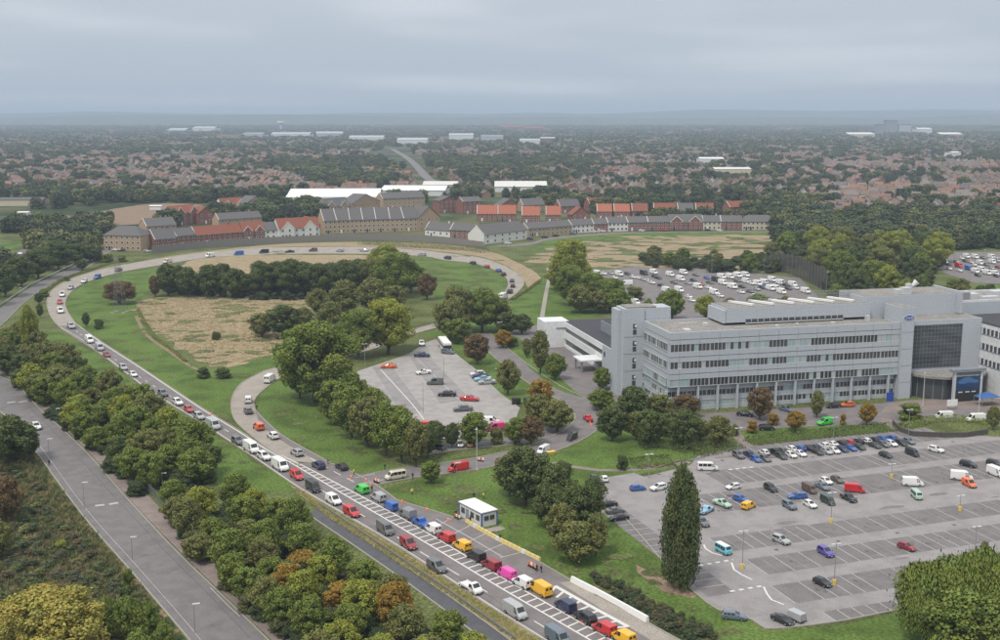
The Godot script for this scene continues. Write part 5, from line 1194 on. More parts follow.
func make_ground() -> void:
	var mb := MB.new()
	for i in 32:
		for j in 32:
			var x := -16000.0 + i * 1000.0
			var z := -19000.0 + j * 1000.0
			if z > 1000.0: continue
			mb.quad_out(Vector3(x, 0, z), Vector3(x + 1000, 0, z), Vector3(x + 1000, 0, z + 1000), Vector3(x, 0, z + 1000), Vector3(x, -9, z))
	structure("ground", mb.mesh(), M.far_land)
	sheet("site_grass", [Vector2(-230, -60), Vector2(260, -60), Vector2(430, -700), Vector2(-430, -700)], 0.015, M.rough_grass, 0.0, false)
	sheet("loop_lawn", [Vector2(-154.3, -406.5), Vector2(-166.5, -435.5), Vector2(-173.4, -460.6), Vector2(-176.5, -482.9), Vector2(-175.4, -507.4), Vector2(-170.0, -523.9), Vector2(-161.3, -541.6), Vector2(-152.8, -545.3), Vector2(-147.7, -491.8), Vector2(-141.9, -450.2), Vector2(-136.0, -423.8), Vector2(-120.2, -388.5), Vector2(-103.5, -353.6), Vector2(-90.5, -328.4), Vector2(-80.6, -317.7), Vector2(-73.0, -328.4), Vector2(-66.3, -342.8), Vector2(-60.3, -323.0), Vector2(-68.0, -305.2), Vector2(-69.5, -290.4), Vector2(-67.6, -277.8), Vector2(-63.6, -265.4), Vector2(-66.1, -268.2), Vector2(-78.4, -282.9), Vector2(-102.6, -320.3), Vector2(-129.4, -365.1), Vector2(-140.2, -381.0)], 0.03, M.lawn, 0.5)
	sheet("dry_field", [Vector2(-134.9, -423.8), Vector2(-137.2, -445.2), Vector2(-118.9, -450.2), Vector2(-93.6, -442.7), Vector2(-74.1, -442.7), Vector2(-70.3, -402.3), Vector2(-65.6, -370.3), Vector2(-65.7, -342.8), Vector2(-75.1, -329.8), Vector2(-83.3, -323.0), Vector2(-92.4, -335.5), Vector2(-108.3, -365.1), Vector2(-123.3, -394.3)], 0.045, M.dry_grass, 1.8)
	sheet("slip_lawn", [Vector2(-61.7, -282.9), Vector2(-60.7, -304.1), Vector2(-43.0, -282.9), Vector2(-36.7, -263.6), Vector2(-22.2, -227.4), Vector2(-15.4, -224.7), Vector2(-18.0, -221.4), Vector2(-28.4, -224.0), Vector2(-34.4, -229.4), Vector2(-43.6, -241.9), Vector2(-50.1, -253.1), Vector2(-57.0, -267.2)], 0.03, M.lawn, 0.3)
	sheet("verge_inside_loop", [Vector2(-153.5, -556.6), Vector2(-142.2, -584.8), Vector2(-103.0, -589.1), Vector2(-71.1, -589.1), Vector2(-61.5, -576.5), Vector2(-57.5, -538.0), Vector2(-136.1, -517.2)], 0.03, M.dry_grass, 0.6)
	sheet("verge_outside_loop", [Vector2(-179.3, -556.6), Vector2(-157.9, -602.3), Vector2(-112.7, -645.5), Vector2(-45.1, -645.5), Vector2(-8.5, -611.4), Vector2(13.2, -538.0), Vector2(19.2, -485.8), Vector2(12.9, -458.0), Vector2(10.4, -494.8), Vector2(7.8, -520.5), Vector2(0.0, -556.6), Vector2(-12.3, -584.8), Vector2(-42.9, -613.7), Vector2(-76.8, -628.0), Vector2(-120.2, -625.6), Vector2(-156.8, -597.8)], 0.03, M.dry_grass, 0.3)
	sheet("bend_lawn", [Vector2(-40.3, -576.5), Vector2(-11.5, -549.0), Vector2(-0.5, -517.2), Vector2(3.0, -491.8), Vector2(1.2, -463.3), Vector2(-3.9, -437.8), Vector2(-12.5, -417.2), Vector2(-22.9, -433.1), Vector2(-29.2, -474.3), Vector2(-40.1, -538.0)], 0.032, M.lawn, 0.3)
	sheet("meadow_lawn", [Vector2(3.1, -435.5), Vector2(11.5, -468.7), Vector2(20.6, -510.6), Vector2(28.2, -485.8), Vector2(37.3, -415.0), Vector2(13.9, -394.3), Vector2(10.0, -375.6), Vector2(0.0, -368.5), Vector2(-10.0, -377.4), Vector2(-19.6, -368.5), Vector2(-26.1, -368.5), Vector2(-17.2, -388.5), Vector2(-7.2, -408.6)], 0.032, M.lawn, 0.4)
	sheet("meadow", [Vector2(16.7, -560.4), Vector2(33.5, -640.4), Vector2(82.1, -672.3), Vector2(171.4, -677.9), Vector2(164.2, -602.3), Vector2(138.5, -545.3), Vector2(66.9, -545.3), Vector2(43.6, -552.7)], 0.03, M.rough_grass, 1.0)
	sheet("estate_verge", [Vector2(14.7, -602.3), Vector2(32.3, -661.3), Vector2(85.4, -700.1), Vector2(178.1, -704.9), Vector2(180.3, -689.4), Vector2(117.3, -672.3), Vector2(57.5, -658.6), Vector2(28.2, -620.8)], 0.045, M.lawn, 0.6)
	sheet("cabin_lawn", [Vector2(-22.4, -212.6), Vector2(-15.9, -218.8), Vector2(-6.0, -222.0), Vector2(4.2, -233.0), Vector2(12.8, -237.3), Vector2(22.2, -246.6), Vector2(41.4, -241.9), Vector2(40.1, -230.1), Vector2(28.1, -222.0), Vector2(18.6, -218.8), Vector2(18.7, -212.0), Vector2(23.9, -186.5), Vector2(27.0, -170.9), Vector2(29.3, -162.9), Vector2(31.9, -156.8), Vector2(35.6, -153.5), Vector2(37.2, -150.6), Vector2(48.1, -152.5), Vector2(58.9, -157.2), Vector2(76.2, -161.8), Vector2(64.4, -126.6), Vector2(26.2, -126.6), Vector2(20.9, -150.3), Vector2(11.5, -167.0), Vector2(6.4, -175.4), Vector2(0.0, -185.1), Vector2(-5.6, -193.3), Vector2(-10.9, -199.0)], 0.03, M.lawn, 0.2)
	sheet("service_lawn", [Vector2(-16.6, -230.1), Vector2(-6.3, -234.4), Vector2(4.3, -240.3), Vector2(13.6, -251.4), Vector2(20.1, -263.6), Vector2(32.6, -259.1), Vector2(44.4, -246.6), Vector2(30.1, -238.8), Vector2(13.0, -240.3), Vector2(0.0, -234.4), Vector2(-12.3, -227.4)], 0.028, M.lawn, 0.3)
	sheet("office_strip_lawn", [Vector2(52.0, -245.8), Vector2(54.8, -253.9), Vector2(69.6, -258.2), Vector2(94.6, -263.6), Vector2(92.7, -254.8), Vector2(81.6, -252.3), Vector2(64.4, -246.6)], 0.028, M.lawn, 0.2)
	sheet("side_lawn", [Vector2(-19.4, -365.1), Vector2(-10.1, -379.2), Vector2(0.0, -368.5), Vector2(6.0, -338.4), Vector2(18.0, -288.2), Vector2(11.7, -291.5), Vector2(5.0, -277.8), Vector2(0.0, -289.3), Vector2(-7.8, -323.0)], 0.026, M.lawn, 0.3)
	sheet("yard_lawn", [Vector2(1.0, -363.4), Vector2(5.8, -366.8), Vector2(13.1, -328.4), Vector2(19.3, -292.6), Vector2(22.3, -284.0), Vector2(17.1, -290.4), Vector2(10.5, -310.1)], 0.056, M.lawn, 0.2)
	sheet("gate_lawn", [Vector2(17.6, -280.9), Vector2(25.7, -287.1), Vector2(29.1, -280.9), Vector2(27.4, -272.9), Vector2(22.3, -271.0)], 0.05, M.lawn, 0.1)
	sheet("left_road_verge", [Vector2(-152.2, -342.8), Vector2(-143.0, -342.8), Vector2(-122.0, -311.4), Vector2(-125.9, -293.7), Vector2(-139.2, -312.6)], 0.028, M.lawn, 0.4)
	sheet("straight_verge", [Vector2(-152.6, -379.2), Vector2(-146.2, -375.6), Vector2(-118.7, -334.0), Vector2(-90.5, -289.3), Vector2(-69.6, -258.2), Vector2(-48.9, -227.4), Vector2(-38.3, -210.8), Vector2(-47.8, -210.8), Vector2(-59.6, -219.4), Vector2(-89.9, -263.6), Vector2(-123.5, -315.1), Vector2(-141.2, -345.8)], 0.028, M.lawn, 0.5)
	sheet("yellow_verge", [Vector2(-40.8, -214.4), Vector2(-38.5, -212.0), Vector2(-28.8, -198.0), Vector2(-16.6, -180.8), Vector2(0.0, -155.8), Vector2(6.1, -146.6), Vector2(4.8, -142.5), Vector2(-2.9, -155.5), Vector2(-10.8, -167.0), Vector2(-19.8, -180.6), Vector2(-30.4, -196.4)], 0.032, M.dry_grass, 0.3)
	sheet("scrub_ground", [Vector2(-132.4, -263.6), Vector2(-121.0, -270.0), Vector2(-98.4, -235.1), Vector2(-75.4, -197.4), Vector2(-57.1, -169.7), Vector2(-43.3, -147.8), Vector2(-32.2, -126.6), Vector2(-73.9, -126.6)], 0.028, M.scrub, 0.4)
	sheet("left_field", [Vector2(-311.6, -661.3), Vector2(-292.1, -683.6), Vector2(-275.5, -677.9), Vector2(-261.0, -630.4), Vector2(-273.7, -602.3)], 0.026, M.lawn, 0.5)
	sheet("bare_field", [Vector2(-350.9, -746.3), Vector2(-340.2, -782.1), Vector2(-315.9, -829.8), Vector2(-289.8, -774.7), Vector2(-303.7, -726.3), Vector2(-321.2, -695.3)], 0.026, M.dirt, 1.5)
	sheet("building_site", [Vector2(-270.0, -760.2), Vector2(-297.4, -855.8), Vector2(-283.6, -933.9), Vector2(-240.4, -923.4), Vector2(-221.4, -821.4), Vector2(-238.2, -760.2)], 0.026, M.dirt, 1.5)
	sheet("tan_field", [Vector2(-296.3, -640.4), Vector2(-310.8, -672.3), Vector2(-287.5, -687.0), Vector2(-270.6, -683.6), Vector2(-271.2, -661.3)], 0.04, M.rough_grass, 0.5)
	sheet("tree_litter", [Vector2(22.4, -174.1), Vector2(26.1, -168.5), Vector2(30.1, -163.2), Vector2(28.3, -161.0), Vector2(24.3, -164.7), Vector2(21.7, -170.9)], 0.036, M.dirt, 0.7)
	sheet("ditch_ground", [Vector2(14.1, -170.5), Vector2(17.3, -167.7), Vector2(22.1, -159.6), Vector2(28.1, -151.6), Vector2(30.5, -147.8), Vector2(25.9, -146.3), Vector2(21.3, -153.5), Vector2(15.2, -164.7)], 0.036, M.scrub, 0.6)
	# worn, weedy and dry blots that break up the grass
	blots("dry_blots", [Vector2(-141.2, -433.1), Vector2(-141.0, -458.0), Vector2(-71.3, -450.2), Vector2(-62.3, -370.3), Vector2(-62.3, -334.0), Vector2(-81.4, -315.1), Vector2(-114.7, -370.3)], 90, 0.8, 4.0, M.dry_grass, 0.052)
	blots("green_blots", [Vector2(-138.2, -428.4), Vector2(-138.7, -450.2), Vector2(-73.7, -445.2), Vector2(-64.9, -370.3), Vector2(-64.6, -339.8), Vector2(-82.3, -319.0), Vector2(-116.3, -375.6)], 70, 0.8, 3.5, M.rough_grass, 0.1)
	blots("lawn_blots", [Vector2(-163.7, -442.7), Vector2(-170.5, -497.9), Vector2(-157.8, -513.9), Vector2(-135.0, -419.4), Vector2(-90.5, -328.4), Vector2(-73.0, -328.4), Vector2(-69.5, -288.2), Vector2(-79.8, -288.2), Vector2(-111.2, -338.4), Vector2(-145.6, -398.3)], 70, 0.6, 3.0, M.rough_grass, 0.04)
	blots("cabin_lawn_blots", [Vector2(-19.2, -212.0), Vector2(-6.0, -219.4), Vector2(17.7, -216.9), Vector2(18.7, -206.2), Vector2(28.3, -161.0), Vector2(33.6, -150.9), Vector2(29.1, -141.9), Vector2(21.4, -154.2), Vector2(9.5, -172.5), Vector2(-1.7, -190.3)], 80, 0.4, 2.2, M.rough_grass, 0.04)
	blots("slip_lawn_blots", [Vector2(-59.8, -280.9), Vector2(-58.1, -295.9), Vector2(-42.4, -278.8), Vector2(-22.6, -227.4), Vector2(-30.8, -227.4), Vector2(-44.1, -245.0)], 40, 0.4, 2.0, M.rough_grass, 0.04)
	blots("bend_blots", [Vector2(-37.3, -560.4), Vector2(-11.3, -538.0), Vector2(0.9, -497.9), Vector2(0.0, -463.3), Vector2(-12.7, -423.8), Vector2(-26.4, -468.7)], 40, 0.8, 3.5, M.rough_grass, 0.04)
	blots("meadow_blots", [Vector2(14.7, -560.4), Vector2(33.5, -640.4), Vector2(83.4, -683.6), Vector2(175.8, -683.6), Vector2(164.2, -602.3), Vector2(132.0, -538.0), Vector2(47.1, -538.0)], 150, 1.5, 9.0, M.dry_grass, 0.05)
	blots("verge_blots", [Vector2(-174.2, -552.7), Vector2(-133.6, -611.4), Vector2(-44.0, -630.4), Vector2(0.0, -568.3), Vector2(12.8, -485.8), Vector2(-42.7, -611.4), Vector2(-128.8, -589.1)], 60, 0.6, 3.0, M.rough_grass, 0.036)
	blots("straight_blots", [Vector2(-137.8, -361.8), Vector2(-89.8, -287.1), Vector2(-49.3, -227.4), Vector2(-40.6, -213.2), Vector2(-57.9, -220.7), Vector2(-91.0, -267.2)], 50, 0.5, 2.2, M.rough_grass, 0.036)
	var pt := MB.new()
	ribbon(pt, smooth_line([Vector2(-130.6, -406.5), Vector2(-119.8, -379.2), Vector2(-111.5, -361.8), Vector2(-100.4, -342.8), Vector2(-89.1, -323.0), Vector2(-84.5, -316.4)], false, 5.0), -0.5, 0.6, 0.036, 0.036)
	structure("field_path", pt.mesh(), M.dirt)

func make_roads() -> void:
	var lower := [Vector2(-151.1, -386.6), Vector2(-144.2, -375.6), Vector2(-134.0, -360.1), Vector2(-118.1, -335.7), Vector2(-91.0, -291.5), Vector2(-73.4, -265.7), Vector2(-61.2, -247.4), Vector2(-49.9, -230.1), Vector2(-38.9, -213.0), Vector2(-29.0, -199.0), Vector2(-16.5, -181.4), Vector2(0.0, -156.3), Vector2(5.7, -148.1), Vector2(11.7, -139.7)]
	var upper := [Vector2(-145.3, -388.5), Vector2(-139.2, -378.3), Vector2(-127.6, -360.1), Vector2(-103.0, -321.6), Vector2(-74.1, -275.9), Vector2(-59.8, -254.4), Vector2(-49.9, -238.8), Vector2(-41.2, -228.0), Vector2(-36.4, -230.1), Vector2(-30.5, -223.9), Vector2(-22.8, -212.7), Vector2(-19.5, -206.2), Vector2(-15.3, -202.6), Vector2(-8.6, -197.0), Vector2(-5.6, -193.3), Vector2(6.4, -175.6), Vector2(11.3, -167.6), Vector2(21.0, -153.1), Vector2(27.9, -142.5)]
	var main := road("main_road", lower, upper, 0.06, M.asphalt)
	var outer := [Vector2(-145.6, -377.4), Vector2(-155.8, -395.3), Vector2(-165.3, -415.0), Vector2(-175.8, -440.3), Vector2(-184.1, -466.6), Vector2(-188.3, -491.8), Vector2(-188.6, -511.9), Vector2(-186.2, -536.5), Vector2(-180.1, -552.7), Vector2(-171.0, -574.8), Vector2(-156.8, -597.8), Vector2(-135.1, -618.4), Vector2(-118.7, -623.6), Vector2(-74.3, -625.6), Vector2(-42.7, -610.5), Vector2(-29.3, -597.8), Vector2(-12.2, -581.5), Vector2(0.0, -552.7), Vector2(8.0, -518.5), Vector2(10.4, -493.0), Vector2(8.2, -468.7), Vector2(2.3, -441.2), Vector2(-7.4, -417.2), Vector2(-19.6, -396.3), Vector2(-27.8, -382.9), Vector2(-38.8, -365.1), Vector2(-48.9, -344.3), Vector2(-58.6, -329.8), Vector2(-66.5, -316.4)]
	var inner := [Vector2(-140.5, -380.1), Vector2(-152.3, -402.3), Vector2(-166.4, -434.0), Vector2(-174.6, -462.2), Vector2(-178.1, -484.7), Vector2(-176.9, -509.3), Vector2(-172.2, -528.1), Vector2(-163.6, -546.7), Vector2(-150.5, -573.2), Vector2(-133.2, -585.7), Vector2(-104.9, -593.9), Vector2(-72.7, -593.9), Vector2(-40.9, -584.8), Vector2(-27.9, -568.3), Vector2(-11.6, -552.7), Vector2(-0.7, -523.9), Vector2(3.5, -493.0), Vector2(2.0, -464.6), Vector2(-2.3, -440.3), Vector2(-9.4, -408.6), Vector2(-19.1, -386.6), Vector2(-27.1, -373.8), Vector2(-37.3, -350.5), Vector2(-47.3, -332.6), Vector2(-56.3, -316.4), Vector2(-60.8, -305.7)]
	road("loop_road", outer, inner, 0.05, M.concrete)
	var slip := road("slip_road", [Vector2(-66.5, -316.4), Vector2(-69.1, -305.2), Vector2(-69.6, -296.4), Vector2(-67.6, -280.9), Vector2(-62.9, -263.9), Vector2(-55.4, -249.0), Vector2(-49.5, -238.8), Vector2(-41.0, -227.0)], [Vector2(-60.8, -305.7), Vector2(-62.2, -292.6), Vector2(-62.3, -283.5), Vector2(-61.6, -278.8), Vector2(-59.9, -272.9), Vector2(-55.8, -263.6), Vector2(-49.4, -250.6), Vector2(-40.1, -236.4), Vector2(-35.2, -229.4)], 0.054, M.concrete)
	# the dark shoulder where the slip road widens
	var sh := MB.new()
	sh.flat(ragged([Vector2(-60.6, -275.9), Vector2(-58.8, -271.0), Vector2(-49.6, -251.8), Vector2(-40.2, -237.3), Vector2(-31.5, -224.9), Vector2(-27.3, -218.8), Vector2(-32.3, -223.3), Vector2(-42.8, -237.3), Vector2(-52.2, -252.3), Vector2(-57.2, -263.6)], 0.0), 0.062)
	part("shoulder", sh.mesh(), M.asphalt, slip)
	# markings of the main road
	paint_line(main, [Vector2(-149.7, -384.7), Vector2(-135.3, -363.8), Vector2(-118.7, -337.5), Vector2(-91.4, -292.8), Vector2(-73.7, -266.9), Vector2(-61.5, -248.5), Vector2(-50.1, -231.1), Vector2(-39.1, -213.8), Vector2(-29.1, -199.9), Vector2(-16.5, -182.2), Vector2(0.0, -157.0), Vector2(5.7, -148.7), Vector2(11.8, -140.2)], 0.16)
	paint_line(main, [Vector2(-145.5, -389.3), Vector2(-127.1, -358.5), Vector2(-102.6, -320.3), Vector2(-73.8, -274.7), Vector2(-59.6, -253.4), Vector2(-49.8, -238.1), Vector2(-44.3, -230.7), Vector2(-30.6, -210.6), Vector2(-13.6, -185.8), Vector2(0.0, -165.5), Vector2(12.1, -148.1), Vector2(15.9, -142.5)], 0.3)
	paint_line(main, [Vector2(-49.9, -238.7), Vector2(-41.7, -229.0), Vector2(-31.1, -214.7), Vector2(-21.7, -201.9), Vector2(-13.9, -190.9), Vector2(0.0, -169.8), Vector2(15.0, -148.1), Vector2(18.6, -142.8)], 0.3)
	var b0 := resample(smooth_line([Vector2(-44.3, -230.5), Vector2(-30.6, -210.6), Vector2(-13.6, -185.8), Vector2(0.0, -165.5), Vector2(12.1, -148.1), Vector2(15.0, -143.6)]), 54)
	var b1 := resample(smooth_line([Vector2(-42.3, -229.4), Vector2(-31.1, -214.7), Vector2(-21.7, -201.9), Vector2(-13.9, -190.9), Vector2(0.0, -169.8), Vector2(15.0, -148.1), Vector2(17.8, -143.6)]), 54)
	for i in 53:
		var mb := MB.new()
		ribbon(mb, PackedVector2Array([b0[i], b1[maxi(i - 1, 0)]]), -0.16, 0.16, 0.07, 0.07)
		part("hatch_bar", mb.mesh(), M.paint, main)
	var ds := MB.new()
	dashes(ds, smooth_line([Vector2(-39.8, -220.1), Vector2(-29.8, -205.0), Vector2(-22.7, -194.6), Vector2(-12.5, -179.1), Vector2(-6.7, -170.7), Vector2(0.0, -160.9), Vector2(6.3, -151.6), Vector2(10.8, -144.8)]), 0.2, 0.072, 4.0, 4.0)
	dashes(ds, smooth_line([Vector2(-144.9, -382.9), Vector2(-129.1, -356.8), Vector2(-112.3, -329.8), Vector2(-96.9, -305.2), Vector2(-92.2, -298.2), Vector2(-72.1, -268.2), Vector2(-57.9, -247.4), Vector2(-45.6, -229.4)]), 0.2, 0.072, 2.4, 4.2)
	dashes(ds, smooth_line([Vector2(-42.8, -237.3), Vector2(-34.5, -224.7), Vector2(-29.2, -217.5), Vector2(-25.8, -212.6), Vector2(-20.1, -204.5)]), 0.2, 0.072, 3.0, 2.5)
	part("lane_dashes", ds.mesh(), M.paint, main)
	paint_line(main, [Vector2(8.4, -166.1), Vector2(13.2, -158.9), Vector2(18.1, -151.8)], 0.7)
	for i in 9:
		var t := i / 8.0
		var a := Vector2(8.4, -165.6).lerp(Vector2(17.7, -151.9), t)
		var e := Vector2(7.4, -163.2).lerp(Vector2(15.2, -151.2), t)
		var mb := MB.new()
		ribbon(mb, PackedVector2Array([a, e.lerp(a, 0.05)]), -0.22, 0.22, 0.07, 0.07)
		part("hatch_bar", mb.mesh(), M.paint, main)
	paint_line(main, [Vector2(-11.4, -195.8), Vector2(-5.1, -186.5), Vector2(0.5, -177.7)], 0.22, 0.071, M.worn_paint)
	for q in [[Vector2(-11.6, -191.8), Vector2(-8.6, -195.9)], [Vector2(-8.6, -187.4), Vector2(-5.3, -192.3)], [Vector2(-5.7, -184.2), Vector2(-2.1, -188.9)], [Vector2(-2.6, -180.1), Vector2(1.0, -184.2)], [Vector2(0.0, -177.5), Vector2(3.3, -179.7)]]:
		paint_line(main, q, 0.2, 0.073, M.worn_paint)
	for q in [[Vector2(-28.8, -219.4), Vector2(-25.1, -222.0)], [Vector2(-27.0, -215.6), Vector2(-22.9, -218.2)]]: paint_line(main, q, 0.3, 0.073, M.worn_paint)
	# the parking apron behind the white barrier
	var ap := MB.new()
	ap.flat(PackedVector2Array([Vector2(9.2, -167.4), Vector2(11.3, -168.1), Vector2(21.1, -153.5), Vector2(25.8, -146.0), Vector2(21.7, -146.0), Vector2(18.5, -151.2)]), 0.066)
	part("apron", ap.mesh(), M.concrete, main)
	road("lower_road", [Vector2(-33.7, -202.3), Vector2(-27.2, -192.3), Vector2(-16.1, -175.4), Vector2(-7.5, -162.1), Vector2(2.0, -146.6), Vector2(5.3, -140.8)], [Vector2(-34.4, -197.7), Vector2(-26.9, -186.5), Vector2(-16.1, -170.1), Vector2(-8.2, -157.5), Vector2(0.4, -143.1), Vector2(3.1, -138.0)], 0.05, M.wet_asphalt)
	var left := road("left_road", [Vector2(-141.7, -282.9), Vector2(-129.8, -278.8), Vector2(-121.4, -271.0), Vector2(-110.0, -253.9), Vector2(-98.9, -236.6), Vector2(-75.7, -198.5), Vector2(-57.4, -170.5), Vector2(-44.7, -150.9), Vector2(-33.9, -133.9)], [Vector2(-158.4, -317.7), Vector2(-145.4, -313.9), Vector2(-131.8, -302.9), Vector2(-112.3, -272.9), Vector2(-89.6, -238.8), Vector2(-69.7, -206.2), Vector2(-52.5, -178.8), Vector2(-38.1, -157.2), Vector2(-25.9, -138.6)], 0.05, M.old_asphalt)
	var fw := road("left_footway", [Vector2(-159.3, -319.5), Vector2(-146.5, -316.4), Vector2(-132.6, -304.6), Vector2(-112.8, -274.4), Vector2(-89.8, -239.8), Vector2(-69.9, -207.0), Vector2(-52.5, -179.5), Vector2(-38.1, -157.7), Vector2(-25.7, -139.1)], [Vector2(-161.5, -324.3), Vector2(-148.8, -321.6), Vector2(-134.3, -310.1), Vector2(-112.2, -279.9), Vector2(-88.3, -243.8), Vector2(-68.1, -210.8), Vector2(-50.2, -182.4), Vector2(-35.7, -160.3), Vector2(-23.1, -141.4)], 0.12, M.footway, false)
	fw.set_meta("kind", "structure")
	paint_line(left, [Vector2(-112.0, -260.0), Vector2(-99.9, -241.1), Vector2(-76.5, -202.3), Vector2(-57.1, -172.5), Vector2(-43.7, -151.9), Vector2(-36.7, -140.5)], 0.09, 0.06, M.worn_paint)
	# tar seams and patches
	for q in [[Vector2(-105.6, -249.8), Vector2(-83.1, -213.2), Vector2(-63.1, -181.5), Vector2(-48.6, -159.3), Vector2(-39.1, -144.8)], [Vector2(-118.3, -278.8), Vector2(-97.2, -246.6), Vector2(-74.6, -210.8), Vector2(-56.9, -182.8), Vector2(-43.5, -162.5), Vector2(-34.5, -148.4)]]: paint_line(left, q, 0.12, 0.058, M.oil_stain, "tar_seam")
	for q in [[Vector2(-31.6, -204.5), Vector2(-16.7, -183.0), Vector2(0.0, -157.9), Vector2(8.2, -146.3)], [Vector2(-39.2, -216.3), Vector2(-25.1, -196.4), Vector2(-11.3, -176.2), Vector2(2.9, -155.8)], [Vector2(-25.1, -213.2), Vector2(-12.4, -193.8), Vector2(0.0, -174.6), Vector2(14.1, -152.2)], [Vector2(-109.2, -323.0), Vector2(-78.8, -274.9), Vector2(-53.5, -237.3)]]: paint_line(main, q, 0.1, 0.066, M.oil_stain, "tar_seam")
	for q in [[Vector2(-56.0, -174.1), Vector2(-53.8, -176.7)], [Vector2(-51.5, -170.9), Vector2(-48.0, -174.1)], [Vector2(-91.4, -230.1), Vector2(-89.7, -234.4)]]: paint_line(left, q, 1.4, 0.056, M.asphalt, "tar_patch")
	var rd := MB.new()
	for q in [[Vector2(-123.5, -279.9), Vector2(-121.9, -280.9)], [Vector2(-120.7, -280.4), Vector2(-119.3, -281.9)], [Vector2(-74.7, -202.8), Vector2(-73.2, -203.4)], [Vector2(-72.4, -203.6), Vector2(-71.0, -204.5)]]:
		ribbon(rd, PackedVector2Array(q), -0.45, 0.45, 0.062, 0.062)
	part("road_mark", rd.mesh(), M.worn_paint, left)
	paint_line(left, [Vector2(-44.2, -165.5), Vector2(-40.4, -159.6), Vector2(-37.4, -155.2)], 0.14, 0.06, M.worn_paint)
	road("upper_left_road", [Vector2(-177.0, -370.3), Vector2(-185.9, -421.6), Vector2(-196.1, -475.7), Vector2(-198.6, -499.5), Vector2(-202.4, -539.8), Vector2(-205.8, -576.5), Vector2(-211.5, -611.4), Vector2(-218.6, -645.5)], [Vector2(-165.5, -352.0), Vector2(-171.8, -390.4), Vector2(-181.2, -428.4), Vector2(-186.1, -452.8), Vector2(-190.3, -481.4), Vector2(-193.8, -523.9), Vector2(-198.6, -564.4), Vector2(-205.3, -602.3), Vector2(-211.9, -635.4)], 0.05, M.old_asphalt)
	road("far_left_road", [Vector2(-238.9, -513.9), Vector2(-245.3, -560.4), Vector2(-252.2, -593.4), Vector2(-258.0, -623.2)], [Vector2(-227.3, -497.9), Vector2(-238.1, -552.7), Vector2(-243.8, -580.6), Vector2(-252.4, -616.0)], 0.045, M.old_asphalt)
	centre_road("service_road", [Vector2(-26.4, -217.5), Vector2(-20.1, -222.0), Vector2(-12.2, -225.3), Vector2(-4.1, -229.4), Vector2(4.2, -235.1), Vector2(10.9, -241.9), Vector2(17.0, -251.4), Vector2(21.2, -262.7), Vector2(21.1, -273.9), Vector2(17.8, -285.0), Vector2(12.7, -297.1), Vector2(5.7, -320.3), Vector2(0.0, -342.8), Vector2(-3.8, -358.5), Vector2(-6.6, -372.0)], 7.0, 0.052, M.asphalt)
	centre_road("service_lane", [Vector2(-17.5, -237.3), Vector2(-13.0, -240.3), Vector2(-6.6, -242.6), Vector2(4.4, -246.6), Vector2(11.4, -253.9), Vector2(14.5, -260.0)], 5.5, 0.05, M.old_asphalt)
	sheet("office_side_yard", [Vector2(0.0, -366.8), Vector2(15.5, -390.4), Vector2(20.7, -377.4), Vector2(28.0, -313.9), Vector2(31.1, -285.0), Vector2(27.2, -271.0), Vector2(23.0, -267.2), Vector2(18.8, -280.9), Vector2(15.9, -295.9), Vector2(9.0, -336.9)], 0.045, M.asphalt, 0.0)
	sheet("office_drive", [Vector2(32.5, -258.2), Vector2(40.3, -267.7), Vector2(73.8, -274.9), Vector2(99.3, -280.4), Vector2(103.2, -279.9), Vector2(131.1, -281.9), Vector2(121.4, -260.0), Vector2(103.7, -262.7), Vector2(88.7, -260.0), Vector2(69.3, -257.4), Vector2(53.6, -253.9), Vector2(42.7, -249.8)], 0.045, M.asphalt, 0.0, false)
	sheet("entrance_paving", [Vector2(97.7, -280.1), Vector2(104.3, -282.9), Vector2(133.5, -287.1), Vector2(127.6, -273.9), Vector2(107.9, -273.9), Vector2(92.0, -270.0)], 0.056, M.footway, 0.0, false)
	sheet("estate_street", [Vector2(-7.6, -625.6), Vector2(17.0, -648.1), Vector2(33.1, -677.9), Vector2(86.1, -706.2), Vector2(186.5, -713.6), Vector2(184.3, -704.9), Vector2(85.1, -697.7), Vector2(32.6, -666.7), Vector2(16.6, -635.4)], 0.04, M.asphalt, 0.0)
	centre_road("dual_carriageway", [Vector2(-229.1, -2465.1), Vector2(-168.9, -2042.1), Vector2(-135.0, -1779.8), Vector2(-108.2, -1547.4), Vector2(-86.1, -1346.1), Vector2(-66.9, -1208.3)], 11.0, 0.3, M.asphalt, false)
	centre_road("grass_path", [Vector2(13.4, -379.2), Vector2(15.7, -415.0), Vector2(18.5, -458.0), Vector2(21.7, -504.2), Vector2(22.6, -538.0)], 1.6, 0.04, M.kerb, false)
	centre_road("lawn_path", [Vector2(10.8, -229.4), Vector2(16.3, -226.0), Vector2(21.1, -224.0), Vector2(28.4, -224.7), Vector2(39.5, -230.1)], 1.5, 0.04, M.footway, false)
	centre_road("hedge_path", [Vector2(53.4, -253.9), Vector2(53.5, -245.8), Vector2(54.2, -239.6)], 2.4, 0.05, M.footway, false)
	centre_road("corner_path", [Vector2(91.4, -265.4), Vector2(91.1, -258.2), Vector2(91.1, -251.4)], 2.4, 0.058, M.footway, false)

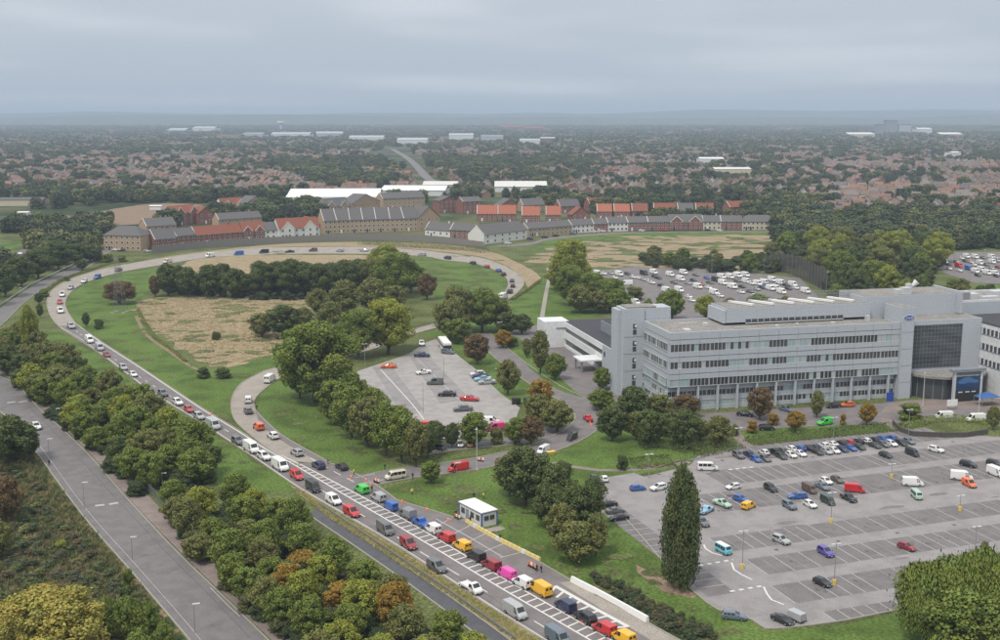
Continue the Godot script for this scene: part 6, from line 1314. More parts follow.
# ------------------------------------------------------------------ car parks
func make_car_parks() -> void:
	var front := sheet("front_car_park", [Vector2(18.4, -218.2), Vector2(27.0, -222.7), Vector2(28.7, -220.1), Vector2(39.0, -227.4), Vector2(41.9, -234.4), Vector2(54.5, -241.9), Vector2(76.2, -249.3), Vector2(92.1, -253.1), Vector2(112.0, -249.0), Vector2(148.8, -254.8), Vector2(113.4, -176.7), Vector2(77.4, -164.7), Vector2(59.1, -157.9), Vector2(47.9, -153.5), Vector2(37.3, -151.2), Vector2(35.9, -154.3), Vector2(31.8, -157.5), Vector2(29.4, -163.6), Vector2(27.1, -171.7), Vector2(24.0, -187.9), Vector2(19.2, -212.0)], 0.06, M.park_asphalt, 0.0, false)
	var o := Vector2(35.6, -195.4)
	var u := Vector2(0.9455, -0.3256)
	var w := Vector2(0.3256, 0.9455)
	# rows: near and far edge across, first and last metre along, line spacing
	for r in [[-37.6, -28.0, 27.0, 79.0, 2.45], [-23.6, -15.6, 14.0, 90.0, 2.45], [-12.2, -2.2, 6.0, 90.0, 2.45], [8.6, 15.2, -3.0, 80.0, 2.45], [19.0, 25.6, -2.0, 62.0, 2.45], [29.6, 36.4, -4.0, 45.0, 2.45], [40.2, 43.4, -2.0, 30.0, 2.45], [-20.0, 30.0, -15.0, -10.4, 2.6]]:
		var mb := MB.new()
		var q := PackedVector2Array([o + u * r[2] + w * r[0], o + u * r[3] + w * r[0], o + u * r[3] + w * r[1], o + u * r[2] + w * r[1]])
		mb.flat(q, 0.067)
		var strip := part("bay_strip", mb.mesh(), M.bay_asphalt, front)
		if r[3] - r[2] > 10.0:
			var lm := MB.new()
			var len2: float = (r[1] - r[0]) / 2.0
			ribbon(lm, PackedVector2Array([w * -len2, w * len2]), -0.07, 0.07, 0.0, 0.0)
			var mesh := lm.mesh()
			for k in int((r[3] - r[2]) / r[4]) + 1:
				if rng.randf() < 0.14: continue
				var c: Vector2 = o + u * (r[2] + k * r[4]) + w * (r[0] + len2)
				part("bay_line", mesh, M.worn_paint if rng.randf() < 0.75 else M.park_asphalt, strip, Vector3(c.x, 0.073, c.y))
		else:
			var lm := MB.new()
			ribbon(lm, PackedVector2Array([u * -2.3, u * 2.3]), -0.07, 0.07, 0.0, 0.0)
			var mesh := lm.mesh()
			for k in int((r[1] - r[0]) / r[4]):
				var c: Vector2 = o + u * -12.7 + w * (r[0] + k * r[4])
				part("bay_line", mesh, M.worn_paint, strip, Vector3(c.x, 0.073, c.y))
	# give way dashes and row end curves
	for q in [[Vector2(46.5, -224.7), Vector2(52.5, -226.7)], [Vector2(31.8, -174.1), Vector2(37.8, -176.7)], [Vector2(34.8, -164.0), Vector2(40.4, -166.2)]]:
		var dm := MB.new()
		dashes(dm, smooth_line(q, false, 30.0), 0.5, 0.074, 0.8, 0.8)
		part("give_way_line", dm.mesh(), M.paint, front)
	for q in [[Vector2(37.3, -175.4), Vector2(37.1, -172.5), Vector2(37.9, -170.5), Vector2(39.1, -168.5)], [Vector2(40.3, -165.8), Vector2(40.2, -163.2), Vector2(40.4, -161.0), Vector2(41.8, -159.3)], [Vector2(34.2, -183.3), Vector2(34.2, -181.5), Vector2(34.9, -179.7), Vector2(36.3, -178.4)]]:
		paint_line(front, q, 0.3, 0.074)
	for i in 40: # tar and repair patches
		var c := o + u * rng.randf_range(0, 75) + w * rng.randf_range(-34, 38)
		var s := rng.randf_range(0.4, 1.8)
		var pl := []
		for k in 7: pl.append(c + u * cos(k * 0.9) * s * rng.randf_range(1.0, 2.4) + w * sin(k * 0.9) * s * rng.randf_range(0.3, 0.6))
		var pm := MB.new()
		pm.flat(smooth_line(pl, true, 0.5), 0.0705)
		part("tar_patch", pm.mesh(), M.asphalt, front)
	for i in 240: # oil drips in the bays
		var row: float = [-31.0, -35.0, -20.0, -8.0, -4.0, 12.0, 22.0, 33.0][rng.randi() % 8]
		var c := o + u * rng.randf_range(-2, 80) + w * (row + rng.randf_range(-1.2, 1.2))
		var s := rng.randf_range(0.12, 0.42)
		var pl := []
		for k in 6: pl.append(c + u * cos(k * 1.05) * s * rng.randf_range(0.7, 1.2) + w * sin(k * 1.05) * s * rng.randf_range(0.9, 2.2))
		var pm := MB.new()
		pm.flat(PackedVector2Array(pl), 0.0695)
		part("oil_stain", pm.mesh(), M.oil_stain, front)
	for k in 14: # drain covers
		var c := o + u * (5.0 + 12.0 * (k % 7)) + w * (-26.0 if k < 7 else 17.0)
		block("drain_cover", M.oil_stain, front, Vector3(c.x, 0.064, c.y), Vector3(0.7, 0.014, 0.7), 0.33)
	var kb := MB.new()
	ribbon(kb, smooth_line([Vector2(19.2, -212.0), Vector2(24.0, -187.9), Vector2(27.1, -171.7), Vector2(29.4, -163.6), Vector2(31.8, -157.5), Vector2(35.9, -154.3), Vector2(37.3, -151.2), Vector2(47.9, -153.5), Vector2(59.1, -157.9), Vector2(77.4, -164.7)], false, 3.0), -0.12, 0.12, 0.0, 0.17)
	part("kerb", kb.mesh(), M.kerb, front)
	var side := sheet("side_car_park", [Vector2(-40.3, -310.1), Vector2(-40.0, -316.4), Vector2(-27.5, -339.8), Vector2(-23.7, -356.8), Vector2(-20.6, -363.4), Vector2(-7.7, -321.6), Vector2(0.0, -290.4), Vector2(4.9, -274.9), Vector2(2.7, -254.8), Vector2(-13.3, -245.8), Vector2(-17.1, -249.8), Vector2(-23.2, -258.2), Vector2(-29.3, -272.9), Vector2(-35.1, -291.5)], 0.06, M.pale_asphalt, 0.0, false)
	for q in [[[Vector2(-36.6, -321.6), Vector2(-30.9, -321.6), Vector2(-18.6, -272.9), Vector2(-22.8, -265.4)], 0], [[Vector2(-27.2, -336.9), Vector2(-23.1, -342.8), Vector2(-7.6, -284.0), Vector2(-15.0, -278.8)], 1]]:
		var mb := MB.new()
		mb.flat(PackedVector2Array(q[0]), 0.067)
		part("bay_strip", mb.mesh(), M.park_asphalt, side)
	paint_line(side, [Vector2(-33.7, -317.7), Vector2(-22.0, -278.8), Vector2(-18.0, -263.6)], 0.25)
	paint_line(side, [Vector2(-25.7, -336.9), Vector2(-12.5, -290.4), Vector2(-9.5, -279.9)], 0.2, 0.075, M.worn_paint)
	paint_line(side, [Vector2(-39.8, -307.7), Vector2(-31.7, -280.9), Vector2(-28.2, -271.0)], 0.2, 0.075, M.worn_paint)
	sheet("rear_car_park", [Vector2(45.3, -527.4), Vector2(66.9, -545.3), Vector2(102.4, -530.9), Vector2(132.7, -504.2), Vector2(126.7, -452.8), Vector2(113.3, -398.3), Vector2(49.3, -398.3), Vector2(48.1, -433.1)], 0.06, M.asphalt, 0.0, false)
	sheet("distant_car_park", [Vector2(212.9, -560.4), Vector2(233.7, -602.3), Vector2(294.8, -602.3), Vector2(236.2, -480.0), Vector2(203.9, -488.8), Vector2(202.7, -520.5)], 0.06, M.asphalt, 0.0, false)
	sheet("distant_lawn", [Vector2(186.2, -450.2), Vector2(203.9, -487.6), Vector2(234.8, -477.1), Vector2(218.3, -442.7), Vector2(192.8, -437.8)], 0.04, M.lawn, 0.0, false)

# ------------------------------------------------------------------ leaf masses: hedges and scrub
func leaf_box(line: PackedVector2Array, width: float, height: float, per_m: float, size: float) -> ArrayMesh:
	var v := PackedVector3Array()
	var n := PackedVector3Array()
	var c := PackedColorArray()
	for i in line.size() - 1:
		var l := line[i].distance_to(line[i + 1])
		var t := (line[i + 1] - line[i]) / l
		var s := Vector2(-t.y, t.x)
		for k in int(l * per_m):
			var a := rng.randf() * PI
			var off := cos(a) * width / 2.0 * rng.randf_range(0.85, 1.08)
			var hgt := height * (0.1 + 0.9 * sin(a)) * rng.randf_range(0.8, 1.08)
			if rng.randf() < 0.3: hgt *= rng.randf()
			var q := line[i] + t * rng.randf() * l + s * off
			var p := Vector3(q.x, hgt, q.y)
			var d := (Vector3(s.x * cos(a), sin(a), s.y * cos(a)) + Vector3(rng.randfn(), rng.randfn(), rng.randfn()) * 0.4).normalized()
			var e := d.cross(Vector3(rng.randfn(), rng.randfn(), rng.randfn())).normalized() * size * rng.randf_range(0.3, 0.6)
			var f := d.cross(e)
			var lum := rng.randf_range(0.7, 1.3)
			var cc := Color(lum * rng.randf_range(0.85, 1.2), lum, lum * 0.95)
			for w in [p - f, p + f, p + e, p - f, p - e, p + f]:
				v.append(w); n.append(d); c.append(cc)
	var a2 := []
	a2.resize(Mesh.ARRAY_MAX)
	a2[Mesh.ARRAY_VERTEX] = v
	a2[Mesh.ARRAY_NORMAL] = n
	a2[Mesh.ARRAY_COLOR] = c
	var m := ArrayMesh.new()
	m.add_surface_from_arrays(Mesh.PRIMITIVE_TRIANGLES, a2)
	return m

func hedge(pts: Array, width: float, height: float, leaf: String, label: String) -> void:
	var line := smooth_line(pts, false, 3.0)
	var t := thing("hedge", label, "hedge")
	part("foliage", leaf_box(line, width, height, 90.0, 0.3), M["leaf_" + leaf], t)
	var core := MB.new()
	for i in line.size() - 1:
		core.tube(Vector3(line[i].x, 0, line[i].y), Vector3(line[i].x, height * 0.7, line[i].y), 0.06, 0.03, 4)
	part("stem", core.mesh(), M.hedge_wood, t)

func scatter(called: String, mesh: Mesh, m: Material, poly: Array, count: int, s0: Vector3, s1: Vector3, tints: Array, label: String, category: String) -> void:
	var lo := Vector2(1e9, 1e9)
	var hi := -lo
	for p in poly:
		lo = lo.min(p); hi = hi.max(p)
	var at := []
	var guard := 0
	while at.size() < count and guard < count * 12:
		guard += 1
		var p := Vector2(rng.randf_range(lo.x, hi.x), rng.randf_range(lo.y, hi.y))
		if inside(p, poly): at.append(p)
	var mm := MultiMesh.new()
	mm.transform_format = MultiMesh.TRANSFORM_3D
	mm.use_colors = true
	mm.mesh = mesh
	mm.instance_count = at.size()
	for i in at.size():
		var k := rng.randf()
		var s := s0.lerp(s1, k) * rng.randf_range(0.85, 1.15)
		mm.set_instance_transform(i, Transform3D(Basis(Vector3.UP, rng.randf() * TAU) * Basis.from_scale(s), Vector3(at[i].x, 0.02, at[i].y)))
		var c: Color = tints[rng.randi() % tints.size()]
		mm.set_instance_color(i, c * rng.randf_range(0.8, 1.2))
	var o := MultiMeshInstance3D.new()
	o.multimesh = mm
	o.material_override = m
	o.name = numbered(called)
	add_child(o)
	tag(o, label, category, "", "stuff")

func tuft_mesh() -> ArrayMesh:
	var mb := MB.new()
	for i in 14:
		var a := rng.randf() * TAU
		var b := Vector3(cos(a), 0, sin(a)) * rng.randf() * 0.35
		var t := b + Vector3(rng.randf_range(-0.3, 0.3), rng.randf_range(0.4, 1.0), rng.randf_range(-0.3, 0.3))
		var s := Vector3(-sin(a), 0, cos(a)) * 0.05
		mb.tri(b - s, t, b + s)
	return mb.mesh()

func make_undergrowth() -> void:
	var tuft := tuft_mesh()
	var dry := [Color(0.46, 0.4, 0.17), Color(0.4, 0.37, 0.14), Color(0.5, 0.42, 0.22), Color(0.26, 0.28, 0.1)]
	var green := [Color(0.08, 0.12, 0.03), Color(0.12, 0.15, 0.045), Color(0.17, 0.17, 0.06), Color(0.06, 0.1, 0.03)]
	scatter("verge_grass", tuft, M.tuft, [Vector2(-40.3, -213.5), Vector2(-38.4, -211.4), Vector2(-28.8, -197.4), Vector2(-16.5, -180.1), Vector2(0.0, -155.5), Vector2(5.9, -146.6), Vector2(4.8, -143.1), Vector2(-2.9, -155.5), Vector2(-10.8, -167.0), Vector2(-19.8, -180.6), Vector2(-30.3, -195.9)], 6500, Vector3(0.7, 0.3, 0.7), Vector3(1.1, 0.6, 1.1), dry, "tall yellow grass between the wide road and the lower road", "grass")
	scatter("meadow_grass", tuft, M.tuft, [Vector2(-134.5, -423.8), Vector2(-136.4, -442.7), Vector2(-73.7, -440.3), Vector2(-65.6, -370.3), Vector2(-66.0, -344.3), Vector2(-75.4, -331.2), Vector2(-83.7, -324.3), Vector2(-108.3, -365.1), Vector2(-123.0, -394.3)], 7000, Vector3(1.0, 0.2, 1.0), Vector3(1.8, 0.45, 1.8), [Color(0.46, 0.37, 0.21), Color(0.42, 0.34, 0.19), Color(0.34, 0.3, 0.15), Color(0.5, 0.42, 0.26)], "dry straw coloured grass on the field inside the loop", "grass")
	scatter("rough_grass", tuft, M.tuft, [Vector2(-123.6, -254.8), Vector2(-119.8, -267.2), Vector2(-98.6, -234.4), Vector2(-75.5, -196.9), Vector2(-57.5, -169.3), Vector2(-44.0, -147.8), Vector2(-38.2, -131.4), Vector2(-71.5, -131.4)], 15000, Vector3(1.0, 0.5, 1.0), Vector3(1.8, 1.1, 1.8), green + [Color(0.34, 0.25, 0.14), Color(0.3, 0.24, 0.12)], "tangled rough grass left of the empty road", "grass")
	scatter("bramble_scrub", crowns.mound0, M.far_leaf, [Vector2(-107.7, -224.7), Vector2(-99.8, -230.1), Vector2(-83.2, -203.4), Vector2(-64.8, -176.7), Vector2(-50.0, -154.2), Vector2(-43.7, -141.9), Vector2(-70.2, -133.9)], 300, Vector3(0.22, 0.12, 0.22), Vector3(0.42, 0.2, 0.42), [Color(0.08, 0.11, 0.045), Color(0.11, 0.135, 0.05), Color(0.09, 0.11, 0.055), Color(0.19, 0.2, 0.07), Color(0.16, 0.13, 0.07)], "low dark brambles left of the empty road", "brambles")
	scatter("ditch_scrub", crowns.mound0, M.far_leaf, [Vector2(14.4, -170.1), Vector2(17.3, -168.1), Vector2(22.2, -160.0), Vector2(28.2, -151.9), Vector2(30.1, -148.4), Vector2(26.0, -146.9), Vector2(21.4, -154.2), Vector2(15.8, -164.7)], 150, Vector3(0.12, 0.08, 0.12), Vector3(0.26, 0.16, 0.26), [Color(0.06, 0.09, 0.035), Color(0.09, 0.11, 0.045), Color(0.13, 0.12, 0.06)], "low scrub in the ditch beside the white barrier", "scrub")
	scatter("belt_undergrowth", crowns.bush1, M.far_leaf, [Vector2(-132.4, -302.9), Vector2(-128.7, -323.0), Vector2(-103.2, -287.1), Vector2(-81.7, -260.0), Vector2(-59.7, -224.7), Vector2(-56.0, -214.4), Vector2(-63.1, -212.0), Vector2(-67.4, -206.2), Vector2(-86.5, -235.1), Vector2(-112.1, -272.0)], 170, Vector3(0.3, 0.2, 0.3), Vector3(0.6, 0.35, 0.6), [Color(0.06, 0.09, 0.03), Color(0.08, 0.11, 0.035)], "low bushes under the trees beside the straight", "bushes")
	scatter("belt_undergrowth", crowns.bush0, M.far_leaf, [Vector2(-60.9, -201.7), Vector2(-55.4, -200.1), Vector2(-46.8, -197.4), Vector2(-36.5, -188.4), Vector2(-27.8, -174.1), Vector2(-14.6, -154.2), Vector2(-7.3, -145.4), Vector2(0.6, -134.4), Vector2(-21.0, -131.4), Vector2(-29.1, -147.8), Vector2(-38.1, -159.6), Vector2(-50.9, -179.2)], 240, Vector3(0.3, 0.2, 0.3), Vector3(0.6, 0.35, 0.6), [Color(0.06, 0.09, 0.03), Color(0.08, 0.11, 0.035), Color(0.11, 0.12, 0.04)], "low bushes under the trees along the lower road", "bushes")
	scatter("copse_undergrowth", crowns.bush1, M.far_leaf, [Vector2(137.1, -584.8), Vector2(195.2, -620.8), Vector2(213.9, -552.7), Vector2(191.1, -504.2), Vector2(145.8, -435.5), Vector2(130.4, -437.8), Vector2(138.0, -504.2)], 260, Vector3(0.6, 0.35, 0.6), Vector3(1.1, 0.75, 1.1), [Color(0.06, 0.085, 0.03), Color(0.08, 0.1, 0.035), Color(0.11, 0.125, 0.04)], "bushes filling the wood right of the meadow", "bushes")
	scatter("copse_undergrowth", crowns.bush0, M.far_leaf, [Vector2(69.6, -568.3), Vector2(96.8, -552.7), Vector2(134.3, -568.3), Vector2(133.3, -520.5), Vector2(100.4, -520.5), Vector2(70.5, -536.2)], 90, Vector3(0.5, 0.3, 0.5), Vector3(0.9, 0.55, 0.9), [Color(0.065, 0.09, 0.03), Color(0.09, 0.11, 0.04)], "bushes filling the wood behind the crowded car park", "bushes")
	scatter("wood_undergrowth", crowns.bush0, M.far_leaf, [Vector2(-134.0, -447.7), Vector2(-136.0, -468.7), Vector2(-84.4, -480.0), Vector2(-42.2, -480.0), Vector2(-34.7, -447.7), Vector2(-77.5, -440.3)], 110, Vector3(0.4, 0.25, 0.4), Vector3(0.7, 0.45, 0.7), [Color(0.05, 0.07, 0.03), Color(0.06, 0.085, 0.035)], "low bushes under the dark wood inside the loop", "bushes")
	hedge([Vector2(41.2, -235.1), Vector2(46.1, -238.1), Vector2(51.6, -241.9)], 5.0, 1.5, "d", "dark low hedge bank left of the hedge path")
	hedge([Vector2(54.4, -243.4), Vector2(62.1, -246.6), Vector2(74.4, -250.6), Vector2(90.0, -255.6)], 4.6, 1.6, "d", "long dark green hedge bank above the parked car rows")
	hedge([Vector2(30.3, -240.3), Vector2(36.0, -241.9), Vector2(40.7, -237.3)], 4.0, 1.4, "d", "short dark hedge under the trees at the car park corner")
	hedge([Vector2(93.3, -256.5), Vector2(99.8, -261.8), Vector2(108.8, -263.6), Vector2(114.0, -259.1)], 4.0, 1.2, "b", "curved green hedge before the office entrance")
	hedge([Vector2(27.1, -227.4), Vector2(31.5, -229.4), Vector2(35.7, -230.1)], 6.0, 1.4, "d", "dark planting inside the kerbed island by the tall lamp")
	hedge([Vector2(-78.3, -640.4), Vector2(-43.5, -622.7), Vector2(-16.0, -609.5), Vector2(-7.3, -597.8)], 6.0, 2.8, "d", "dark bushes below the right end of the grey fence")
	hedge([Vector2(-133.9, -419.4), Vector2(-121.6, -388.5), Vector2(-111.3, -365.1), Vector2(-100.7, -345.8), Vector2(-91.7, -328.4)], 1.2, 0.5, "o", "low hedge along the field path")
	hedge([Vector2(4.7, -442.7), Vector2(11.5, -468.7), Vector2(17.4, -494.8)], 1.6, 0.8, "o", "low hedge beside the far bend of the loop road")
	hedge([Vector2(-186.0, -466.0), Vector2(-191.2, -494.8), Vector2(-191.1, -523.9), Vector2(-188.8, -552.7), Vector2(-183.8, -564.4)], 1.8, 0.8, "o", "hedge between the upper left road and the loop road")

# ------------------------------------------------------------------ buildings
const OFFICE := Vector3(40.66, 0, -270.04)
const OFFICE_TURN := 0.2391 # the long front runs to the right and away

# one window of several panes in its own frame; local x along the wall, z outwards
func window_strip(parent: Node3D, x0: float, x1: float, y0: float, y1: float, z: float, panes: int, face := 0, blinds := 0.16) -> void:
	var w := Node3D.new()
	w.name = "window"
	parent.add_child(w, true)
	if face == 0: w.position = Vector3(x0, y0, z)
	else: # on a wall that faces left: x0 and x1 run back from the front
		w.position = Vector3(z, y0, -x1)
		w.rotation.y = -PI / 2.0
	var wide := x1 - x0
	var high := y1 - y0
	var fr := MB.new()
	for k in panes + 1: fr.box(Vector3(wide * k / panes, high / 2.0, 0.03), Vector3(0.1, high, 0.14))
	for y in [0.0, high]: fr.box(Vector3(wide / 2.0, y, 0.05), Vector3(wide + 0.12, 0.1, 0.2))
	part("frame", fr.mesh(), M.metal_pale, w)
	var run := rng.randf() < blinds
	for k in panes:
		var pm: Material = M.glass_dark
		if run or rng.randf() < 0.08: pm = M.glass_teal if rng.randf() < 0.7 else M.blind
		block("pane", pm, w, Vector3(wide * (k + 0.5) / panes, high / 2.0, -0.02), Vector3(wide / panes - 0.08, high - 0.06, 0.06))

func make_office() -> void:
	var t := thing("office_block", "long five storey grey office block with banded windows and columns", "building", OFFICE, OFFICE_TURN)
	# walls as horizontal bands, windows set back between them
	var rows := [[1.0, 2.4], [3.5, 4.9], [6.3, 8.2], [10.7, 12.5], [14.9, 16.8]]
	var bands := [[0.0, 1.0], [2.4, 3.5], [4.9, 6.3], [8.2, 9.35], [9.5, 10.7], [12.5, 13.55], [13.7, 14.9], [16.8, 17.8], [17.95, 19.3]]
	var L := 62.0
	var D := 17.6
	for b in bands:
		var back := 1.2 if b[0] < 5.0 else 0.0
		block("wall_band", M.cladding, t, Vector3(L / 2.0, (b[0] + b[1]) / 2.0, -D / 2.0 - back / 2.0), Vector3(L - back * 0.5, b[1] - b[0], D - back))
	block("core", M.cladding_dark, t, Vector3(L / 2.0, 9.0, -D / 2.0 - 0.5), Vector3(L - 1.6, 18.0, D - 2.2))
	for ri in rows.size():
		var r: Array = rows[ri]
		var back := 1.2 if ri < 2 else 0.0
		for k in 12:
			var x0 := 0.3 + k * 5.15
			window_strip(t, x0, x0 + 4.95, r[0], r[1], -back - 0.14, 5)
		block("pier", M.cladding, t, Vector3(0.15, (r[0] + r[1]) / 2.0, -0.7 - back), Vector3(0.28, r[1] - r[0], 1.2))
		for k in 3:
			var a := 1.6 + k * 5.3
			if ri > 0: window_strip(t, a, a + 4.9, r[0], r[1], -0.0 - (0.0 if ri > 1 else -0.45), 5, 1, 0.3)
			block("pier", M.cladding, t, Vector3(0.35, (r[0] + r[1]) / 2.0, -a - 5.1 + 0.0), Vector3(0.6, r[1] - r[0], 0.34))
	for k in 12: block("column", M.cladding, t, Vector3(2.6 + k * 5.18, 3.15, -0.35), Vector3(0.5, 6.3, 0.6))
	for k in 12: # upright joints between the cladding panels
		for b in bands:
			if b[0] > 5.0: block("panel_joint", M.cladding_dark, t, Vector3(2.6 + k * 5.18, (b[0] + b[1]) / 2.0, 0.012), Vector3(0.07, b[1] - b[0] - 0.04, 0.03))
	# roof and parapet
	var roof := block("roof", M.roof_felt, t, Vector3(L / 2.0, 18.9, -D / 2.0), Vector3(L - 0.8, 0.9, D - 0.8))
	roof.position.y = 18.9
	for q in [[L / 2.0, -0.2, L, 0.4], [L / 2.0, -D + 0.2, L, 0.4]]: block("parapet", M.cladding, t, Vector3(q[0], 19.5, q[1]), Vector3(q[2], 0.4, q[3]))
	block("parapet", M.cladding, t, Vector3(0.2, 19.5, -D / 2.0), Vector3(0.4, 0.4, D - 0.8))
	# the stair tower at the left back
	var tw := block("stair_tower", M.cladding, t, Vector3(-2.6, 11.4, -20.6), Vector3(5.4, 22.8, 6.0))
	block("stair_tower", M.cladding, t, Vector3(-5.4, 11.1, -22.2), Vector3(1.5, 22.2, 5.0))
	block("stair_head", M.cladding, t, Vector3(3.8, 21.0, -21.0), Vector3(7.4, 3.6, 5.6))
	block("roof_cap", M.roof_felt, t, Vector3(-0.4, 23.0, -20.8), Vector3(8.0, 0.2, 5.0))
	for y in [3.0, 7.4, 11.8, 16.2]:
		for k in 2:
			block("stair_window", M.glass_dark, t, Vector3(-2.4, y + 0.6 + k * 1.5, -17.58), Vector3(0.9, 1.2, 0.1))
		block("stair_window_light", M.white, t, Vector3(-2.15, y + 2.15, -17.5), Vector3(0.5, 0.6, 0.08)).name = "window_blind"
		block("tower_joint", M.cladding_dark, t, Vector3(-2.6, y - 0.6, -17.585), Vector3(5.3, 0.12, 0.05))
	# roof plant: long clad plant room with a glazed strip
	block("plant_room", M.cladding, t, Vector3(38.0, 21.8, -12.4), Vector3(40.0, 3.6, 9.4))
	block("plant_room", M.cladding, t, Vector3(17.6, 21.5, -12.6), Vector3(0.6, 3.2, 9.6))
	block("plant_roof", M.roof_felt, t, Vector3(38.0, 23.66, -12.4), Vector3(39.4, 0.1, 8.8))
	for k in 16:
		block("plant_window", M.glass_dark, t, Vector3(24.0 + k * 1.7, 20.3, -7.66), Vector3(1.4, 0.9, 0.08))
		block("plant_sill", M.white, t, Vector3(24.0 + k * 1.7, 19.75, -7.6), Vector3(1.62, 0.14, 0.3))
	for k in 6:
		var sx := 22.0 + k * 5.6
		block("roof_light", M.white, t, Vector3(sx + 2.2, 24.05, -12.6), Vector3(0.9, 0.5, 7.6), 0.5)
	var rail := MB.new()
	for k in 30: rail.tube(Vector3(18.0 + k * 0.55, 23.6, -15.0), Vector3(18.0 + k * 0.55, 25.0, -15.0), 0.04, 0.04, 4)
	rail.box(Vector3(26.0, 25.0, -15.0), Vector3(16.4, 0.08, 0.08))
	rail.box(Vector3(26.0, 24.3, -15.0), Vector3(16.4, 0.06, 0.06))
	part("roof_railing", rail.mesh(), M.metal_grey, t)
	var r2 := MB.new()
	for k in 36: r2.tube(Vector3(46.0 + k * 0.4, 23.6, -16.6), Vector3(46.0 + k * 0.4, 25.8, -16.6), 0.05, 0.05, 4)
	for y in [24.2, 24.9, 25.7]: r2.box(Vector3(53.0, y, -16.6), Vector3(14.2, 0.1, 0.1))
	part("roof_screen", r2.mesh(), M.metal_grey, t)
	for q in [[6, -4, 1.6, 0.5, 2.4], [13, -9, 1.2, 0.9, 1.2], [10, -13, 5.0, 0.3, 0.3], [45, -3.4, 1.0, 0.7, 1.0], [30, -4.0, 0.8, 0.5, 0.8], [36, -5.0, 0.7, 0.6, 0.7], [56, -5.6, 1.0, 1.5, 1.0], [22, -5, 6.0, 0.25, 0.25]]:
		block("roof_unit", M.metal_pale, t, Vector3(q[0], 19.2 + q[3] / 2.0, q[1]), Vector3(q[2], q[3], q[4]))
	# the sign tower
	block("sign_tower", M.cladding, t, Vector3(63.7, 11.7, -3.4), Vector3(3.3, 23.4, 8.4))
	block("sign_tower_cap", M.roof_felt, t, Vector3(63.7, 23.46, -3.4), Vector3(2.6, 0.1, 7.6))
	for y in [4.3, 8.6, 12.9, 17.2]: block("tower_joint", M.cladding_dark, t, Vector3(63.7, y, 0.81), Vector3(3.2, 0.1, 0.05))
	var ov := MB.new()
	var ow := MB.new()
	for e in [[ov, 1.36, 0.6, 0.1], [ow, 1.48, 0.7, 0.05]]:
		for k in 24:
			var a := TAU * k / 24.0
			var b := TAU * (k + 1) / 24.0
			var c0 := Vector3(0, 0, e[3])
			e[0].tri_out(c0, Vector3(cos(a) * e[1], sin(a) * e[2], e[3]), Vector3(cos(b) * e[1], sin(b) * e[2], e[3]), Vector3(0, 0, -5))
			e[0].quad_out(Vector3(cos(a) * e[1], sin(a) * e[2], e[3]), Vector3(cos(b) * e[1], sin(b) * e[2], e[3]), Vector3(cos(b) * e[1], sin(b) * e[2], 0), Vector3(cos(a) * e[1], sin(a) * e[2], 0), Vector3.ZERO)
	var sg := part("oval_sign", ov.mesh(), M.blue_sign, t, Vector3(63.7, 20.9, 0.82))
	part("rim", ow.mesh(), M.white, sg)
	var tm := TextMesh.new()
	var f := SystemFont.new()
	f.font_names = PackedStringArray(["Droid Serif"])
	f.font_italic = true
	tm.font = f
	tm.text = "Ford"
	tm.font_size = 64
	tm.pixel_size = 0.0135
	tm.depth = 0.04
	part("lettering", tm, M.white, sg, Vector3(0, -0.02, 0.13))
	# the curtain wall behind the entrance
	var e := thing("entrance_block", "dark gridded glass front above the curved entrance canopy", "building", OFFICE, OFFICE_TURN)
	block("wall", M.cladding, e, Vector3(76.2, 9.7, -9.0), Vector3(21.6, 19.4, 14.0))
	block("roof", M.roof_felt, e, Vector3(76.2, 19.42, -6.0), Vector3(20.8, 0.12, 7.0))
	block("upper_wall", M.cladding, e, Vector3(71.0, 22.0, -15.6), Vector3(28.0, 5.6, 12.0))
	block("upper_roof", M.roof_felt, e, Vector3(71.0, 24.86, -15.6), Vector3(27.2, 0.1, 11.2))
	block("upper_wall", M.cladding, e, Vector3(84.7, 22.6, -14.0), Vector3(0.6, 5.8, 12.4))
	for k in 15:
		for j in 11:
			block("pane", M.glass_dark, e, Vector3(66.75 + k * 1.0, 7.5 + j * 1.02, -1.94), Vector3(0.93, 0.95, 0.08))
	var mul := MB.new()
	for k in 16: mul.box(Vector3(66.25 + k * 1.0, 12.6, -1.95), Vector3(0.06, 11.2, 0.12))
	for j in 12: mul.box(Vector3(73.75, 7.0 + j * 1.02, -1.95), Vector3(15.1, 0.06, 0.11))
	part("mullions", mul.mesh(), M.cladding_dark, e).name = "mullion_grid"
	for q in [[70.0, -11, 2.4, 1.8, 2.0], [71.5, -12, 1.2, 2.6, 1.2], [68.4, -12, 1.6, 1.2, 2.2]]: block("roof_unit", M.metal_pale, e, Vector3(q[0], 24.9 + q[3] / 2.0, q[1]), Vector3(q[2], q[3], q[4]))
	var di := MB.new()
	di.tube(Vector3(72.2, 26.4, -12), Vector3(73.6, 28.0, -11.6), 0.12, 0.9, 10)
	part("roof_dish", di.mesh(), M.white, e)
	# canopy: a thick curved slab on dark glass
	var cv := PackedVector2Array()
	for k in 13:
		var a := PI * k / 12.0
		cv.append(Vector2(77.2 + cos(a) * 10.8, -1.9 + sin(a) * 8.2))
	var cm := MB.new()
	cm.prism(cv, 5.5, 6.1)
	part("canopy", cm.mesh(), M.roof_felt, e)
	var gm := MB.new()
